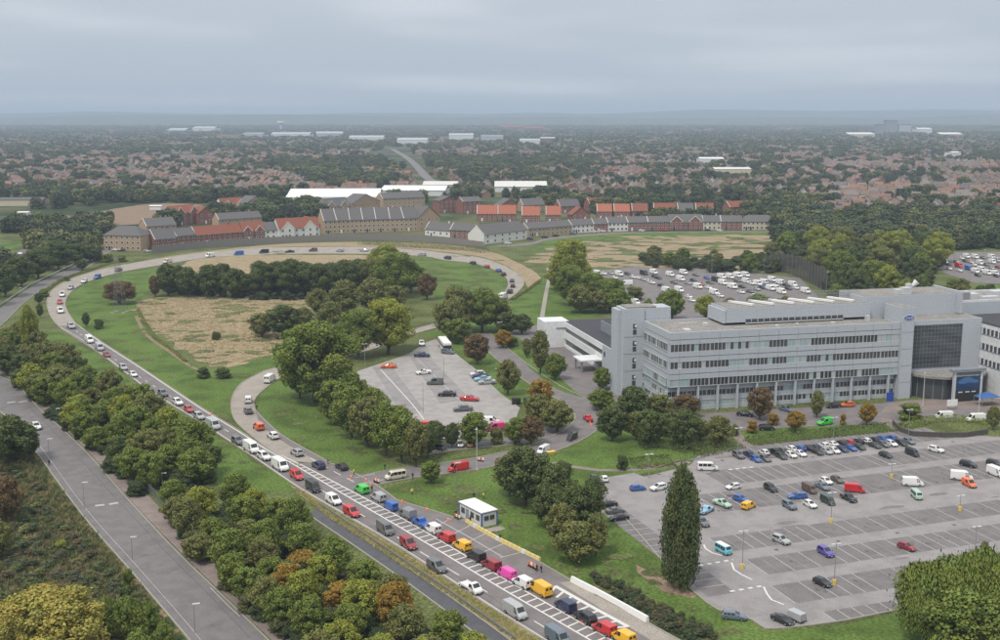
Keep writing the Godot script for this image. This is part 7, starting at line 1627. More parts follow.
	for k in 12:
		var a := PI * k / 12.0
		var b := PI * (k + 1) / 12.0
		var pa := Vector3(77.2 + cos(a) * 9.6, 0, -1.9 + sin(a) * 7.0)
		var pb := Vector3(77.2 + cos(b) * 9.6, 0, -1.9 + sin(b) * 7.0)
		var one := MB.new()
		one.quad_out(pa, pb, pb + Vector3(0, 5.4, 0), pa + Vector3(0, 5.4, 0), Vector3(77.2, 2, -1.9))
		part("entrance_pane", one.mesh(), M.glass_dark, e)
		block("entrance_post", M.cladding_dark, e, pa + Vector3(0, 2.7, 0), Vector3(0.14, 5.4, 0.14))
	# portal with the banner
	for x in [73.6, 81.2]: block("portal_post", M.metal_pale, e, Vector3(x, 4.2, 6.9), Vector3(0.6, 8.4, 0.7))
	block("portal_beam", M.cladding_dark, e, Vector3(77.4, 8.1, 6.9), Vector3(9.6, 0.7, 1.4))
	block("portal_beam", M.cladding_dark, e, Vector3(77.4, 7.2, 6.6), Vector3(7.2, 1.0, 0.3))
	var ban := thing("entrance_banner", "blue banner picturing a sports car above the entrance doors", "banner", OFFICE, OFFICE_TURN)
	block("cloth", M.banner_blue, ban, Vector3(77.4, 4.7, 7.1), Vector3(7.0, 3.6, 0.08))
	var carp := MB.new()
	carp.flat(smooth_line([Vector2(-3.0, 0.2), Vector2(-2.2, -0.5), Vector2(-1.0, -1.0), Vector2(0.4, -1.1), Vector2(1.6, -0.5), Vector2(2.8, -0.3), Vector2(3.1, 0.2), Vector2(2.0, 0.5), Vector2(0.4, 0.3), Vector2(-1.4, 0.6)], true, 0.4), 0.0)
	var cp := part("printed_car", carp.mesh(), M.banner_light, ban, Vector3(77.4, 5.2, 7.16))
	cp.rotation.x = PI / 2.0
	block("door_panel", M.black, ban, Vector3(77.4, 1.5, 7.05), Vector3(7.0, 2.8, 0.1))
	for x in [-2.0, 0.0, 1.8]: block("lettering_bar", M.off_white, ban, Vector3(77.4 + x, 2.5, 7.12), Vector3(1.2, 0.28, 0.04))
	# the right wing runs towards the viewer
	var rw := thing("right_wing", "white banded office wing at the picture edge beside the entrance", "building", OFFICE, OFFICE_TURN)
	for b in [[0.0, 7.2], [9.0, 11.2], [13.0, 15.2], [17.0, 18.2]]:
		block("wall_band", M.white_cladding, rw, Vector3(99.0, (b[0] + b[1]) / 2.0, 6.0), Vector3(24.0, b[1] - b[0], 36.0))
	block("core", M.cladding_dark, rw, Vector3(99.4, 9.0, 6.0), Vector3(24.0, 17.8, 35.4))
	block("roof", M.dark_roof, rw, Vector3(99.0, 18.3, 6.0), Vector3(24.2, 0.3, 36.2))
	for y in [8.1, 12.1, 16.1]:
		for k in 22: block("window", M.glass_dark, rw, Vector3(87.05, y, -10.4 + k * 1.6), Vector3(0.2, 1.6, 1.0))
		for k in 23: block("pier", M.white_cladding, rw, Vector3(87.12, y, -11.2 + k * 1.6), Vector3(0.24, 1.8, 0.56))
	for y in [7.3, 11.3, 15.3]: block("sill_band", M.cladding_dark, rw, Vector3(86.96, y, 6.0), Vector3(0.1, 0.2, 35.0))
	# back range with a grey roof and plant
	var bk := thing("back_range", "flat roofed back range with plant behind the right wing", "building", OFFICE, OFFICE_TURN)
	block("wall", M.cladding, bk, Vector3(103.0, 10.5, -24.0), Vector3(36.0, 21.0, 16.0))
	block("roof", M.roof_felt, bk, Vector3(103.0, 21.05, -24.0), Vector3(35.0, 0.1, 15.0))
	for q in [[92, -20, 6, 2.2, 3], [98, -22, 3, 1.4, 3], [101, -18.5, 5, 1.0, 2], [96, -27, 8, 1.2, 2.0], [106, -22, 4, 1.8, 3]]: block("roof_unit", M.metal_pale if q[0] != 92 else M.metal_grey, bk, Vector3(q[0], 21.1 + q[3] / 2.0, q[1]), Vector3(q[2], q[3], q[4]))
	for q in [[103.0, -16.2, 36.0, 0.4], [103.0, -31.8, 36.0, 0.4]]: block("parapet", M.white_cladding, bk, Vector3(q[0], 21.3, q[1]), Vector3(q[2], 0.6, q[3]))
	# low wing at the left back
	var lw := thing("low_wing", "low white banded wing with dark flat roof left of the office", "building", OFFICE, OFFICE_TURN)
	for b in [[0.0, 0.8], [2.8, 4.7], [6.3, 8.0]]:
		block("wall_band", M.white_cladding, lw, Vector3(7.0, (b[0] + b[1]) / 2.0, -62.0), Vector3(16.0, b[1] - b[0], 46.0))
	block("core", M.cladding_dark, lw, Vector3(7.4, 3.9, -62.0), Vector3(15.6, 7.8, 45.4))
	block("roof", M.dark_roof, lw, Vector3(7.0, 8.05, -62.0), Vector3(15.4, 0.2, 45.4))
	for y in [1.8, 5.5]:
		for k in 22: block("window", M.glass_dark, lw, Vector3(-0.42, y, -40.2 - k * 2.06), Vector3(0.1, 1.5, 1.9))
	block("end_block", M.white_cladding, lw, Vector3(-3.6, 4.1, -87.0), Vector3(8.0, 8.2, 8.0))
	block("end_sign", M.cladding_dark, lw, Vector3(-2.2, 6.0, -82.96), Vector3(3.0, 0.5, 0.1))
	block("porch_roof", M.white_cladding, lw, Vector3(-4.2, 3.4, -50.0), Vector3(6.4, 0.4, 7.0))
	for z in [-47.2, -52.8]: block("porch_post", M.metal_grey, lw, Vector3(-6.8, 1.6, z), Vector3(0.4, 3.2, 0.4))
	# grey annex between the low wing and the tower
	var an := thing("grey_annex", "grey stepped annex with barred window beside the stair tower", "building", OFFICE, OFFICE_TURN)
	block("wall", M.cladding, an, Vector3(0.2, 4.9, -31.0), Vector3(8.4, 9.8, 14.0))
	block("roof", M.dark_roof, an, Vector3(0.2, 9.85, -31.0), Vector3(7.6, 0.12, 13.2))
	block("wall", M.cladding_dark, an, Vector3(12.0, 5.6, -55.0), Vector3(14.0, 11.2, 22.0))
	block("roof", M.dark_roof, an, Vector3(12.0, 11.25, -55.0), Vector3(13.4, 0.12, 21.2))
	block("roof_light", M.white, an, Vector3(10.0, 11.4, -50.0), Vector3(5.0, 0.3, 2.0))
	block("roof_light", M.white, an, Vector3(9.0, 11.4, -60.0), Vector3(5.0, 0.3, 2.0))
	for y in [1.6, 2.8, 4.0, 5.2]: block("louvre", M.black, an, Vector3(-4.03, y, -27.4), Vector3(0.08, 0.8, 4.4))
	for z in [-30.0, -36.0]: block("window", M.glass_dark, an, Vector3(-4.03, 7.4, z), Vector3(0.08, 1.4, 1.1))

func make_house(d: Array) -> void:
	# x0, z0, x1, z1, eave, ridge, depth, wall, roof, style, windows, storeys, label
	var a := Vector3(d[0], 0, d[1])
	var b := Vector3(d[2], 0, d[3])
	var wide := a.distance_to(b)
	var t := thing("house", d[12], "house", a, atan2(-(b.z - a.z), b.x - a.x), "houses of the estate")
	var eave: float = d[4]
	var ridge: float = d[5]
	var deep: float = d[6]
	var wm: Material = M["wall_" + d[7]]
	var rm: Material = M["roof_" + d[8]]
	var wall := MB.new()
	wall.box(Vector3(wide / 2.0, eave / 2.0, -deep / 2.0), Vector3(wide, eave, deep))
	var roof := MB.new()
	var o := 0.35
	if d[9] == "gable":
		var m := Vector3(wide / 2.0, eave, -deep / 2.0)
		wall.tri_out(Vector3(0, eave, 0), Vector3(wide, eave, 0), Vector3(wide / 2.0, ridge, 0), m)
		wall.tri_out(Vector3(0, eave, -deep), Vector3(wide, eave, -deep), Vector3(wide / 2.0, ridge, -deep), m)
		for s in [[0, -o], [wide, wide + o]]:
			var q := [Vector3(s[1], eave - 0.2, o), Vector3(wide / 2.0, ridge + 0.1, o), Vector3(wide / 2.0, ridge + 0.1, -deep - o), Vector3(s[1], eave - 0.2, -deep - o)]
			roof.hexa([q[0] - Vector3(0, 0.2, 0), q[1] - Vector3(0, 0.2, 0), q[2] - Vector3(0, 0.2, 0), q[3] - Vector3(0, 0.2, 0), q[0], q[1], q[2], q[3]])
	else:
		var inset := deep * 0.45 if d[9] == "hip" else 0.0
		var m := Vector3(wide / 2.0, eave, -deep / 2.0)
		if d[9] != "hip":
			for x in [0.0, wide]: wall.tri_out(Vector3(x, eave, 0), Vector3(x, eave, -deep), Vector3(x, ridge, -deep / 2.0), m)
		for s in [o, -deep - o]:
			var q := [Vector3(-o if inset else -0.1, eave - 0.15, s), Vector3(wide + (o if inset else 0.1), eave - 0.15, s), Vector3(wide + 0.1 - inset, ridge + 0.1, -deep / 2.0), Vector3(inset - 0.1, ridge + 0.1, -deep / 2.0)]
			var dn := Vector3(0, 0.2, 0)
			roof.hexa([q[0] - dn, q[1] - dn, q[2] - dn, q[3] - dn, q[0], q[1], q[2], q[3]])
		if inset:
			for s in [[-o, inset - 0.1], [wide + o, wide + 0.1 - inset]]: roof.tri_out(Vector3(s[0], eave - 0.15, o), Vector3(s[0], eave - 0.15, -deep - o), Vector3(s[1], ridge + 0.1, -deep / 2.0), m)
	part("wall", wall.mesh(), wm, t)
	var rf := part("roof", roof.mesh(), rm, t)
	if d[9] == "gables": # front gables with pale verge boards
		for cx in [wide * 0.22, wide * 0.76]:
			var gw := minf(wide * 0.2, 4.0)
			var gh := minf(ridge - 0.6, eave + gw * 0.95)
			var gb := MB.new()
			gb.tri_out(Vector3(cx - gw, eave - 0.3, 0.5), Vector3(cx + gw, eave - 0.3, 0.5), Vector3(cx, gh, 0.5), Vector3(cx, eave, -3))
			gb.box(Vector3(cx, eave / 2.0, 0.25), Vector3(gw * 1.9, eave - 0.3, 0.5))
			part("gable", gb.mesh(), wm, t)
			var vb := MB.new()
			for s in [-1, 1]:
				vb.hexa([Vector3(cx + s * (gw + 0.3), eave - 0.75, 0.52), Vector3(cx, gh - 0.25, 0.52), Vector3(cx, gh - 0.25, 0.7), Vector3(cx + s * (gw + 0.3), eave - 0.75, 0.7), Vector3(cx + s * (gw + 0.3), eave - 0.3, 0.52), Vector3(cx, gh + 0.2, 0.52), Vector3(cx, gh + 0.2, 0.7), Vector3(cx + s * (gw + 0.3), eave - 0.3, 0.7)])
			part("verge_board", vb.mesh(), M.white, t)
			var gr := MB.new()
			for s in [-1, 1]: gr.quad_out(Vector3(cx + s * (gw + 0.3), eave - 0.3, 0.6), Vector3(cx, gh + 0.22, 0.6), Vector3(cx, gh + 0.22, -deep * 0.45), Vector3(cx + s * (gw + 0.3), eave - 0.3, -0.5), Vector3(cx, eave - 3.0, -1))
			part("gable_roof", gr.mesh(), rm, t)
	var front := 0.56 if d[9] == "gables" else 0.04
	var n: int = d[10]
	for s in d[11]:
		for k in n:
			var x := wide * (k + 0.5) / n
			var y: float = eave * (s + 0.55) / float(d[11])
			var w := block("window", M.white, t, Vector3(x, y, front), Vector3(1.35, 1.45, 0.1))
			block("pane", M.house_glass, w, Vector3(0, 0, 0.4), Vector3(0.82, 0.82, 0.5))
	for k in maxi(1, n / 4):
		block("door", M.paint_navy if rng.randf() < 0.4 else M.white, t, Vector3(wide * (k + 0.5) * 4.0 / n * 0.25 + wide / n * 0.5, 1.05, front + 0.02), Vector3(1.0, 2.1, 0.1))
	if d[9] == "side": # party line on the roof and chimney
		var hp := Vector2(deep / 2.0 + o, ridge + 0.25 - eave).length()
		var pr := block("roof_edge", M.off_white, rf, Vector3(0.0, (eave + ridge) / 2.0 + 0.05, -deep / 4.0 + o / 2.0), Vector3(0.35, 0.12, hp))
		pr.transform = Transform3D(Basis(Vector3.RIGHT, atan2(ridge + 0.25 - eave, deep / 2.0 + o)) * Basis.from_scale(Vector3(0.35, 0.12, hp)), pr.position)
		var ch := block("chimney", wm, rf, Vector3(wide * 0.78, ridge + 0.3, -deep / 2.0), Vector3(0.7, 1.6, 0.7))

func make_cabin() -> void:
	var a := Vector2(-3.2, -191.1)
	var b := Vector2(-7.1, -196.8)
	var along := (b - a).normalized()
	var t := thing("site_cabin", "white flat roofed site cabin with blue edges on the lawn", "cabin", Vector3(a.x, 0, a.y), atan2(-along.y, along.x))
	# local x runs along the long front to the left and away; the back of the cabin is on local +z
	block("wall", M.off_white, t, Vector3(3.6, 1.4, 1.6), Vector3(7.2, 2.6, 3.2))
	block("roof", M.white, t, Vector3(3.6, 2.83, 1.6), Vector3(7.5, 0.16, 3.5))
	for x in [0.0, 7.2]:
		for z in [0.0, 3.2]: block("corner_post", M.blue_trim, t, Vector3(x, 1.4, z), Vector3(0.22, 2.66, 0.22))
	for z in [-0.03, 3.23]: block("fascia", M.blue_trim, t, Vector3(3.6, 2.66, z), Vector3(7.3, 0.2, 0.08))
	for x in [-0.03, 7.23]: block("fascia", M.blue_trim, t, Vector3(x, 2.66, 1.6), Vector3(0.08, 0.2, 3.2))
	for x in [1.2, 3.0, 6.0]: block("window", M.glass_dark, t, Vector3(x, 1.6, -0.02), Vector3(1.1, 1.0, 0.1))
	block("door", M.cladding_dark, t, Vector3(4.6, 1.15, -0.02), Vector3(0.9, 2.1, 0.1))
	for z in [1.0, 2.2]: block("window", M.glass_dark, t, Vector3(-0.02, 1.65, z), Vector3(0.1, 0.8, 0.95))
	block("step", M.metal_grey, t, Vector3(4.6, 0.15, -0.5), Vector3(1.2, 0.3, 0.8))
	var q := Vector2(-1.7, -190.3)
	sheet("cabin_slab", [Vector2(-3.1, -190.3), Vector2(0.0, -192.3), Vector2(1.0, -190.8), Vector2(-2.1, -188.4)], 0.05, M.concrete, 0.0, false)

# ------------------------------------------------------------------ street furniture
func lamp(p: Vector2, h: float, style: int, label: String) -> void:
	var t := thing("street_lamp", label, "lamp post", Vector3(p.x, 0, p.y), 0.3, "lamp posts")
	var mb := MB.new()
	mb.tube(Vector3.ZERO, Vector3(0, h, 0), 0.075, 0.045, 6)
	part("pole", mb.mesh(), M.metal_grey, t)
	if style == 0:
		block("head", M.metal_pale, t, Vector3(0.35, h + 0.05, 0), Vector3(1.0, 0.16, 0.32))
	else:
		for s in [-1, 1]: block("head", M.metal_pale, t, Vector3(s * 0.5, h, 0), Vector3(0.72, 0.12, 0.36))
		block("arm", M.metal_grey, t, Vector3(0, h - 0.02, 0), Vector3(0.5, 0.08, 0.08))
	if style == 2:
		var bs := MB.new()
		bs.tube(Vector3(0, 0, 0), Vector3(0, 0.85, 0), 0.32, 0.3, 10)
		part("base", bs.mesh(), M.yellow_paint, t)

func make_furniture() -> void:
	for l in LAMPS: lamp(Vector2(l[0], l[1]), l[2], l[3], l[4])
	# estate fence of grey boards
	var line := resample(smooth_line([Vector2(-181.3, -596.0), Vector2(-161.8, -617.4), Vector2(-138.5, -634.4), Vector2(-113.0, -647.6), Vector2(-85.9, -656.0), Vector2(-57.2, -656.0), Vector2(-33.8, -644.5), Vector2(-8.6, -616.0)]), 118)
	var t := thing("noise_fence", "long grey board fence curving between the estate and the loop road", "fence")
	for i in 117:
		var a := line[i]
		var b := line[i + 1]
		var c := (a + b) / 2.0
		var turn := atan2(-(b.y - a.y), b.x - a.x)
		block("board_panel", M.fence_timber, t, Vector3(c.x, 1.9, c.y), Vector3(a.distance_to(b) - 0.1, 3.8 + 0.12 * sin(i * 1.7), 0.1), turn)
		block("post", M.mast, t, Vector3(a.x, 2.05, a.y), Vector3(0.22, 4.1, 0.22), turn)
	# palisade fence beside the left footway
	var l2 := resample(smooth_line([Vector2(-134.5, -311.4), Vector2(-112.2, -281.3), Vector2(-88.2, -245.0), Vector2(-67.9, -211.8), Vector2(-50.0, -183.3), Vector2(-35.4, -161.0), Vector2(-25.8, -146.0)]), 46)
	var t2 := thing("palisade_fence", "grey steel palisade fence between the footway and the wooded belt", "fence")
	var pale := MB.new()
	for k in 14: pale.box(Vector3(-0.5 + (k + 0.5) / 14.0, 0.95, 0), Vector3(0.022, 1.9, 0.03))
	for y in [0.4, 1.5]: pale.box(Vector3(0, y, 0.02), Vector3(1.0, 0.06, 0.04))
	var pm := pale.mesh()
	for i in 45:
		var a := l2[i]
		var b := l2[i + 1]
		var c := (a + b) / 2.0
		var turn := atan2(-(b.y - a.y), b.x - a.x)
		var o := part("pale_panel", pm, M.fence_steel, t2)
		o.transform = Transform3D(Basis(Vector3.UP, turn) * Basis.from_scale(Vector3(a.distance_to(b), 1, 1)), Vector3(c.x, 0, c.y))
		block("post", M.fence_steel, t2, Vector3(a.x, 1.0, a.y), Vector3(0.1, 2.0, 0.1), turn)
	# tall ball-stop netting behind the rear car park
	var l3 := resample(smooth_line([Vector2(125.6, -530.9), Vector2(132.1, -510.6), Vector2(133.2, -463.3)]), 16)
	var t3 := thing("netting_fence", "tall dark netting fence right of the crowded car park", "fence")
	for i in 15:
		var a := l3[i]
		var b := l3[i + 1]
		var c := (a + b) / 2.0
		var turn := atan2(-(b.y - a.y), b.x - a.x)
		var net := MB.new()
		for k in 9: net.box(Vector3(-0.5 + k / 8.0, 4.5, 0), Vector3(0.05, 8.6, 0.05))
		for k in 12: net.box(Vector3(0, 0.5 + k * 0.76, 0), Vector3(1.0, 0.22, 0.03))
		var o := part("net_panel", net.mesh(), M.net_dark, t3)
		o.transform = Transform3D(Basis(Vector3.UP, turn) * Basis.from_scale(Vector3(a.distance_to(b), 1, 1)), Vector3(c.x, 0, c.y))
		block("post", M.mast, t3, Vector3(a.x, 4.6, a.y), Vector3(0.2, 9.2, 0.2), turn)
	# guard rail along the lower road
	var l4 := resample(smooth_line([Vector2(-33.4, -202.8), Vector2(-27.2, -193.3), Vector2(-16.0, -176.1), Vector2(-7.4, -162.9), Vector2(2.2, -147.2)]), 40)
	var t4 := thing("guard_rail", "low steel guard rail between yellow verge and lower road", "guard rail")
	for i in 39:
		var a := l4[i]
		var b := l4[i + 1]
		var c := (a + b) / 2.0
		var turn := atan2(-(b.y - a.y), b.x - a.x)
		block("rail", M.metal_grey, t4, Vector3(c.x, 0.62, c.y), Vector3(a.distance_to(b), 0.3, 0.06), turn)
		block("post", M.metal_grey, t4, Vector3(a.x, 0.38, a.y), Vector3(0.1, 0.76, 0.1), turn)
	# parapet rail on the left approach
	var l5 := resample(smooth_line([Vector2(-184.7, -402.3), Vector2(-188.4, -427.5), Vector2(-198.0, -480.6), Vector2(-200.4, -504.2), Vector2(-204.4, -545.3), Vector2(-207.8, -582.3)]), 44)
	var t5 := thing("guard_rail", "pale guard rail along the upper left road", "guard rail")
	for i in 43:
		var a := l5[i]
		var b := l5[i + 1]
		var c := (a + b) / 2.0
		var turn := atan2(-(b.y - a.y), b.x - a.x)
		block("rail", M.metal_pale, t5, Vector3(c.x, 0.8, c.y), Vector3(a.distance_to(b), 0.5, 0.08), turn)
		block("post", M.metal_grey, t5, Vector3(a.x, 0.45, a.y), Vector3(0.12, 0.9, 0.12), turn)
	# yellow kerb blocks and the white concrete barrier
	var y1 := resample(smooth_line([Vector2(-6.0, -194.1), Vector2(0.0, -184.9), Vector2(6.5, -176.1)]), 19)
	var yk := thing("yellow_barrier", "row of pale yellow concrete blocks below the site cabin", "barrier")
	for i in 18:
		var c := (y1[i] + y1[i + 1]) / 2.0
		var d := y1[i + 1] - y1[i]
		var mb := MB.new()
		mb.taper(Vector3.ZERO, Vector2(d.length() - 0.06, 0.55), Vector2(d.length() - 0.1, 0.3), 0.62)
		var o := part("block", mb.mesh(), M.yellow_kerb if i % 6 != 2 else M.off_white, yk, Vector3(c.x, 0.05, c.y))
		o.rotation.y = atan2(-d.y, d.x)
	var w1 := resample(smooth_line([Vector2(11.1, -167.9), Vector2(15.0, -162.5), Vector2(21.0, -153.4)]), 12)
	var wb := thing("white_barrier", "long white concrete barrier beside the paved apron", "barrier")
	for i in 11:
		var c := (w1[i] + w1[i + 1]) / 2.0
		var d := w1[i + 1] - w1[i]
		var mb := MB.new()
		mb.taper(Vector3.ZERO, Vector2(d.length() - 0.02, 0.7), Vector2(d.length() - 0.02, 0.35), 0.85)
		var o := part("block", mb.mesh(), M.white, wb, Vector3(c.x, 0.05, c.y))
		o.rotation.y = atan2(-d.y, d.x)
	# red and white boards beside the cabin, cones, orange mesh
	for q in [[Vector2(-8.1, -196.4), Vector2(-7.1, -195.1), "red and white plastic barrier left of the site cabin"], [Vector2(-24.8, -216.9), Vector2(-23.6, -215.6), "red and white plastic barrier at the junction mouth"], [Vector2(4.5, -174.1), Vector2(5.9, -172.1), "orange mesh barrier on the road below the yellow blocks"], [Vector2(-5.0, -230.8), Vector2(-3.3, -230.1), "red and white barrier beside the white pole"], [Vector2(24.7, -285.0), Vector2(28.4, -289.3), "red and white barrier at the office yard gate"]]:
		var a: Vector2 = q[0]
		var b: Vector2 = q[1]
		var d := b - a
		var bt := thing("plastic_barrier", q[2], "barrier", Vector3(a.x, 0.06, a.y), atan2(-d.y, d.x), "plastic barriers")
		var l := d.length()
		for k in 4:
			block("panel", M.orange_plastic if k % 2 == 0 else M.white, bt, Vector3(l * (k + 0.5) / 4.0, 0.6, 0), Vector3(l / 4.0 - 0.02, 0.5, 0.1))
			block("foot", M.black, bt, Vector3(l * (k + 0.5) / 4.0, 0.17, 0), Vector3(0.12, 0.36, 0.5))
	for c in CONES:
		var cn := thing("traffic_cone", "orange traffic cone with white band %s" % c[2], "traffic cone", Vector3(c[0], 0.06, c[1]), 0.0, "traffic cones")
		var m1 := MB.new()
		m1.tube(Vector3(0, 0.05, 0), Vector3(0, 0.75, 0), 0.2, 0.04, 8)
		part("cone", m1.mesh(), M.orange_plastic, cn)
		block("base", M.orange_plastic, cn, Vector3(0, 0.03, 0), Vector3(0.5, 0.06, 0.5))
		var m2 := MB.new()
		m2.tube(Vector3(0, 0.36, 0), Vector3(0, 0.52, 0), 0.135, 0.1, 8)
		part("band", m2.mesh(), M.white, cn)
	# lattice mast inside the loop
	var mp := Vector2(-138.8, -413.9)
	var mt := thing("lattice_mast", "tall grey lattice mast standing on the lawn inside the loop", "mast", Vector3(mp.x, 0, mp.y))
	var corners := [Vector3(1, 0, 1), Vector3(-1, 0, 1), Vector3(-1, 0, -1), Vector3(1, 0, -1)]
	for q in corners:
		var lg := MB.new()
		lg.tube(q * 2.0, q * 0.5 + Vector3(0, 21, 0), 0.07, 0.05, 5)
		part("leg", lg.mesh(), M.mast, mt)
	var br := MB.new()
	for k in 9:
		var f0 := k / 9.0
		var f1 := (k + 1) / 9.0
		for i in 4:
			var a: Vector3 = corners[i] * lerpf(2.0, 0.5, f0) + Vector3(0, 21 * f0, 0)
			var b: Vector3 = corners[(i + 1) % 4] * lerpf(2.0, 0.5, f1) + Vector3(0, 21 * f1, 0)
			var e: Vector3 = corners[(i + 1) % 4] * lerpf(2.0, 0.5, f0) + Vector3(0, 21 * f0, 0)
			br.tube(a, b, 0.028, 0.028, 4)
			br.tube(a, e, 0.028, 0.028, 4)
	part("bracing", br.mesh(), M.mast, mt)
	for q in corners: block("footing", M.concrete, mt, q * 2.0 + Vector3(0, 0.15, 0), Vector3(1.4, 0.3, 1.4))
	for y in [13.0, 16.5, 20.0]: block("crossarm", M.mast, mt, Vector3(0, y, 0), Vector3(5.0, 0.1, 0.1))
	# island kerb, planter wall, skip, signs, flag poles
	var ik := thing("island_kerb", "pale kerb around the dark planting island beside the car park", "kerb")
	var ikm := MB.new()
	ribbon(ikm, PackedVector2Array([Vector2(29.1, -228.4), Vector2(32.2, -225.7), Vector2(37.3, -230.5)]), -0.2, 0.2, 0.0, 0.35)
	part("kerb_stone", ikm.mesh(), M.dirt, ik)
	var pw := thing("planter_wall", "dark curved timber planter wall at the top of the car park", "wall")
	var pl := resample(smooth_line([Vector2(91.4, -259.1), Vector2(91.0, -253.1), Vector2(92.4, -249.5), Vector2(98.4, -248.5), Vector2(104.2, -248.5), Vector2(110.3, -251.4)]), 24)
	for i in 23:
		var c := (pl[i] + pl[i + 1]) / 2.0
		var d := pl[i + 1] - pl[i]
		block("board", M.net_dark, pw, Vector3(c.x, 0.6, c.y), Vector3(d.length() - 0.04, 1.2, 0.25), atan2(-d.y, d.x))
	var sk := Vector2(10.8, -235.1)
	var skt := thing("waste_skip", "small yellow skip on the lawn beside the white van", "skip", Vector3(sk.x, 0, sk.y), 0.5)
	var sm := MB.new()
	sm.taper(Vector3(0, 0.1, 0), Vector2(1.2, 0.9), Vector2(1.9, 1.1), 0.7)
	part("body", sm.mesh(), M.yellow_paint, skt)
	block("lip", M.yellow_paint, skt, Vector3(0, 0.8, 0), Vector3(2.0, 0.08, 1.2))
	var bx := Vector2(4.0, -278.8)
	for k in 2:
		var wbt := thing("waste_bin", ["dark wheeled waste bin by the side car park exit", "green wheeled waste bin nearest the autumn tree"][k], "bin", Vector3(bx.x + k * 3.0, 0, bx.y - k * 0.4), 0.1, "waste bins")
		block("body", M.paint_black if k == 0 else M["paint_dark green"], wbt, Vector3(0, 0.75, 0), Vector3(2.2, 1.3, 1.5))
		block("lid", M.black, wbt, Vector3(0, 1.45, 0), Vector3(2.3, 0.14, 1.6))
	for q in [[Vector2(104.8, -276.8), "pale flag pole left of the entrance portal"], [Vector2(116.3, -271.0), "pale flag pole right of the entrance portal"], [Vector2(-4.7, -224.7), "thin white pole beside the junction barrier"]]:
		var fp := thing("flag_pole", q[1], "pole", Vector3(q[0].x, 0, q[0].y), 0.0, "tall pale poles")
		var fm := MB.new()
		fm.tube(Vector3.ZERO, Vector3(0, 8.4, 0), 0.1, 0.06, 6)
		part("pole", fm.mesh(), M.metal_pale, fp)
		block("finial", M.white, fp, Vector3(0, 8.5, 0), Vector3(0.24, 0.24, 0.24))
		block("footing", M.concrete, fp, Vector3(0, 0.1, 0), Vector3(0.8, 0.2, 0.8))
	var tr := Vector2(110.7, -273.4)
	var trl := thing("display_board", "white display board behind the white van by the entrance", "board", Vector3(tr.x, 0, tr.y), 0.24)
	block("panel", M.white, trl, Vector3(0, 1.7, 0), Vector3(2.8, 1.6, 0.2))
	for x in [-1.1, 1.1]: block("leg", M.metal_grey, trl, Vector3(x, 0.45, 0), Vector3(0.12, 0.9, 0.12))
	var cn2 := Vector2(121.1, -277.8)
	var gz := thing("event_gazebo", "blue event gazebo beside the entrance at the picture edge", "gazebo", Vector3(cn2.x, 0, cn2.y), 0.24)
	var gm := MB.new()
	gm.taper(Vector3(0, 2.2, 0), Vector2(5.6, 3.4), Vector2(1.0, 0.6), 1.1)
	part("canopy", gm.mesh(), M.canopy_blue, gz)
	for x in [-2.6, 2.6]:
		for z in [-1.5, 1.5]: block("leg", M.metal_grey, gz, Vector3(x, 1.1, z), Vector3(0.08, 2.2, 0.08))
	var bs := Vector2(98.0, -280.9)
	var bst := thing("blue_totem", "short blue sign board at the foot of the sign tower", "sign", Vector3(bs.x, 0, bs.y), OFFICE_TURN)
	block("panel", M.blue_sign, bst, Vector3(0, 1.3, 0), Vector3(1.9, 2.4, 0.2))
	block("foot", M.metal_grey, bst, Vector3(0, 0.06, 0), Vector3(2.0, 0.12, 0.5))
	var bu := Vector2(-16.7, -342.8)
	var bd := Vector2(-13.2, -331.2) - bu
	make_bus(Vector2(-17.0, -346.7))

func make_bus(p: Vector2) -> void:
	var t := thing("single_deck_bus", "white single deck bus parked at the side car park edge", "bus", Vector3(p.x, 0.07, p.y), -1.37)
	var mb := MB.new()
	for s in [[-5.6, 5.6, 0.35, 1.2], [-5.6, 5.6, 2.3, 2.95]]:
		mb.box(Vector3((s[0] + s[1]) / 2.0, (s[2] + s[3]) / 2.0, 0), Vector3(s[1] - s[0], s[3] - s[2], 2.5))
	part("body", mb.mesh(), M.paint_white, t)
	var rm := MB.new()
	rm.taper(Vector3(0, 2.95, 0), Vector2(11.2, 2.5), Vector2(10.8, 2.1), 0.15)
	part("roof", rm.mesh(), M.white, t)
	block("interior", M.black, t, Vector3(0, 1.75, 0), Vector3(10.9, 1.15, 2.3))
	for k in 7:
		for z in [-1, 1]: block("side_window", M.glass_car, t, Vector3(-4.7 + k * 1.55, 1.75, z * 1.2), Vector3(1.42, 1.04, 0.06))
	block("windscreen", M.glass_car, t, Vector3(5.56, 1.75, 0), Vector3(0.06, 1.1, 2.2))
	block("rear_window", M.glass_car, t, Vector3(-5.56, 1.85, 0), Vector3(0.06, 0.9, 2.0))
	for x in [-3.4, 3.4]:
		for z in [-1, 1]:
			var w := part("wheel", wheel_mesh, M.tyre, t, Vector3(x, 0.48, z * 1.2))
			w.scale = Vector3(1.4, 1.4, 1.2)
			part("rim", rim_mesh, M.rim, w)
	for z in [-1, 1]:
		block("headlight", M.lamp_clear, t, Vector3(5.61, 0.75, z * 0.9), Vector3(0.06, 0.2, 0.3))
		block("tail_light", M.lamp_red, t, Vector3(-5.61, 0.9, z * 1.0), Vector3(0.06, 0.4, 0.18))

# ------------------------------------------------------------------ people: one continuous body from a distance field
func capsule(p: Vector3, a: Vector3, b: Vector3, r0: float, r1: float) -> float:
	var h := clampf((p - a).dot(b - a) / (b - a).length_squared(), 0, 1)
	return p.distance_to(a.lerp(b, h)) - lerpf(r0, r1, h)

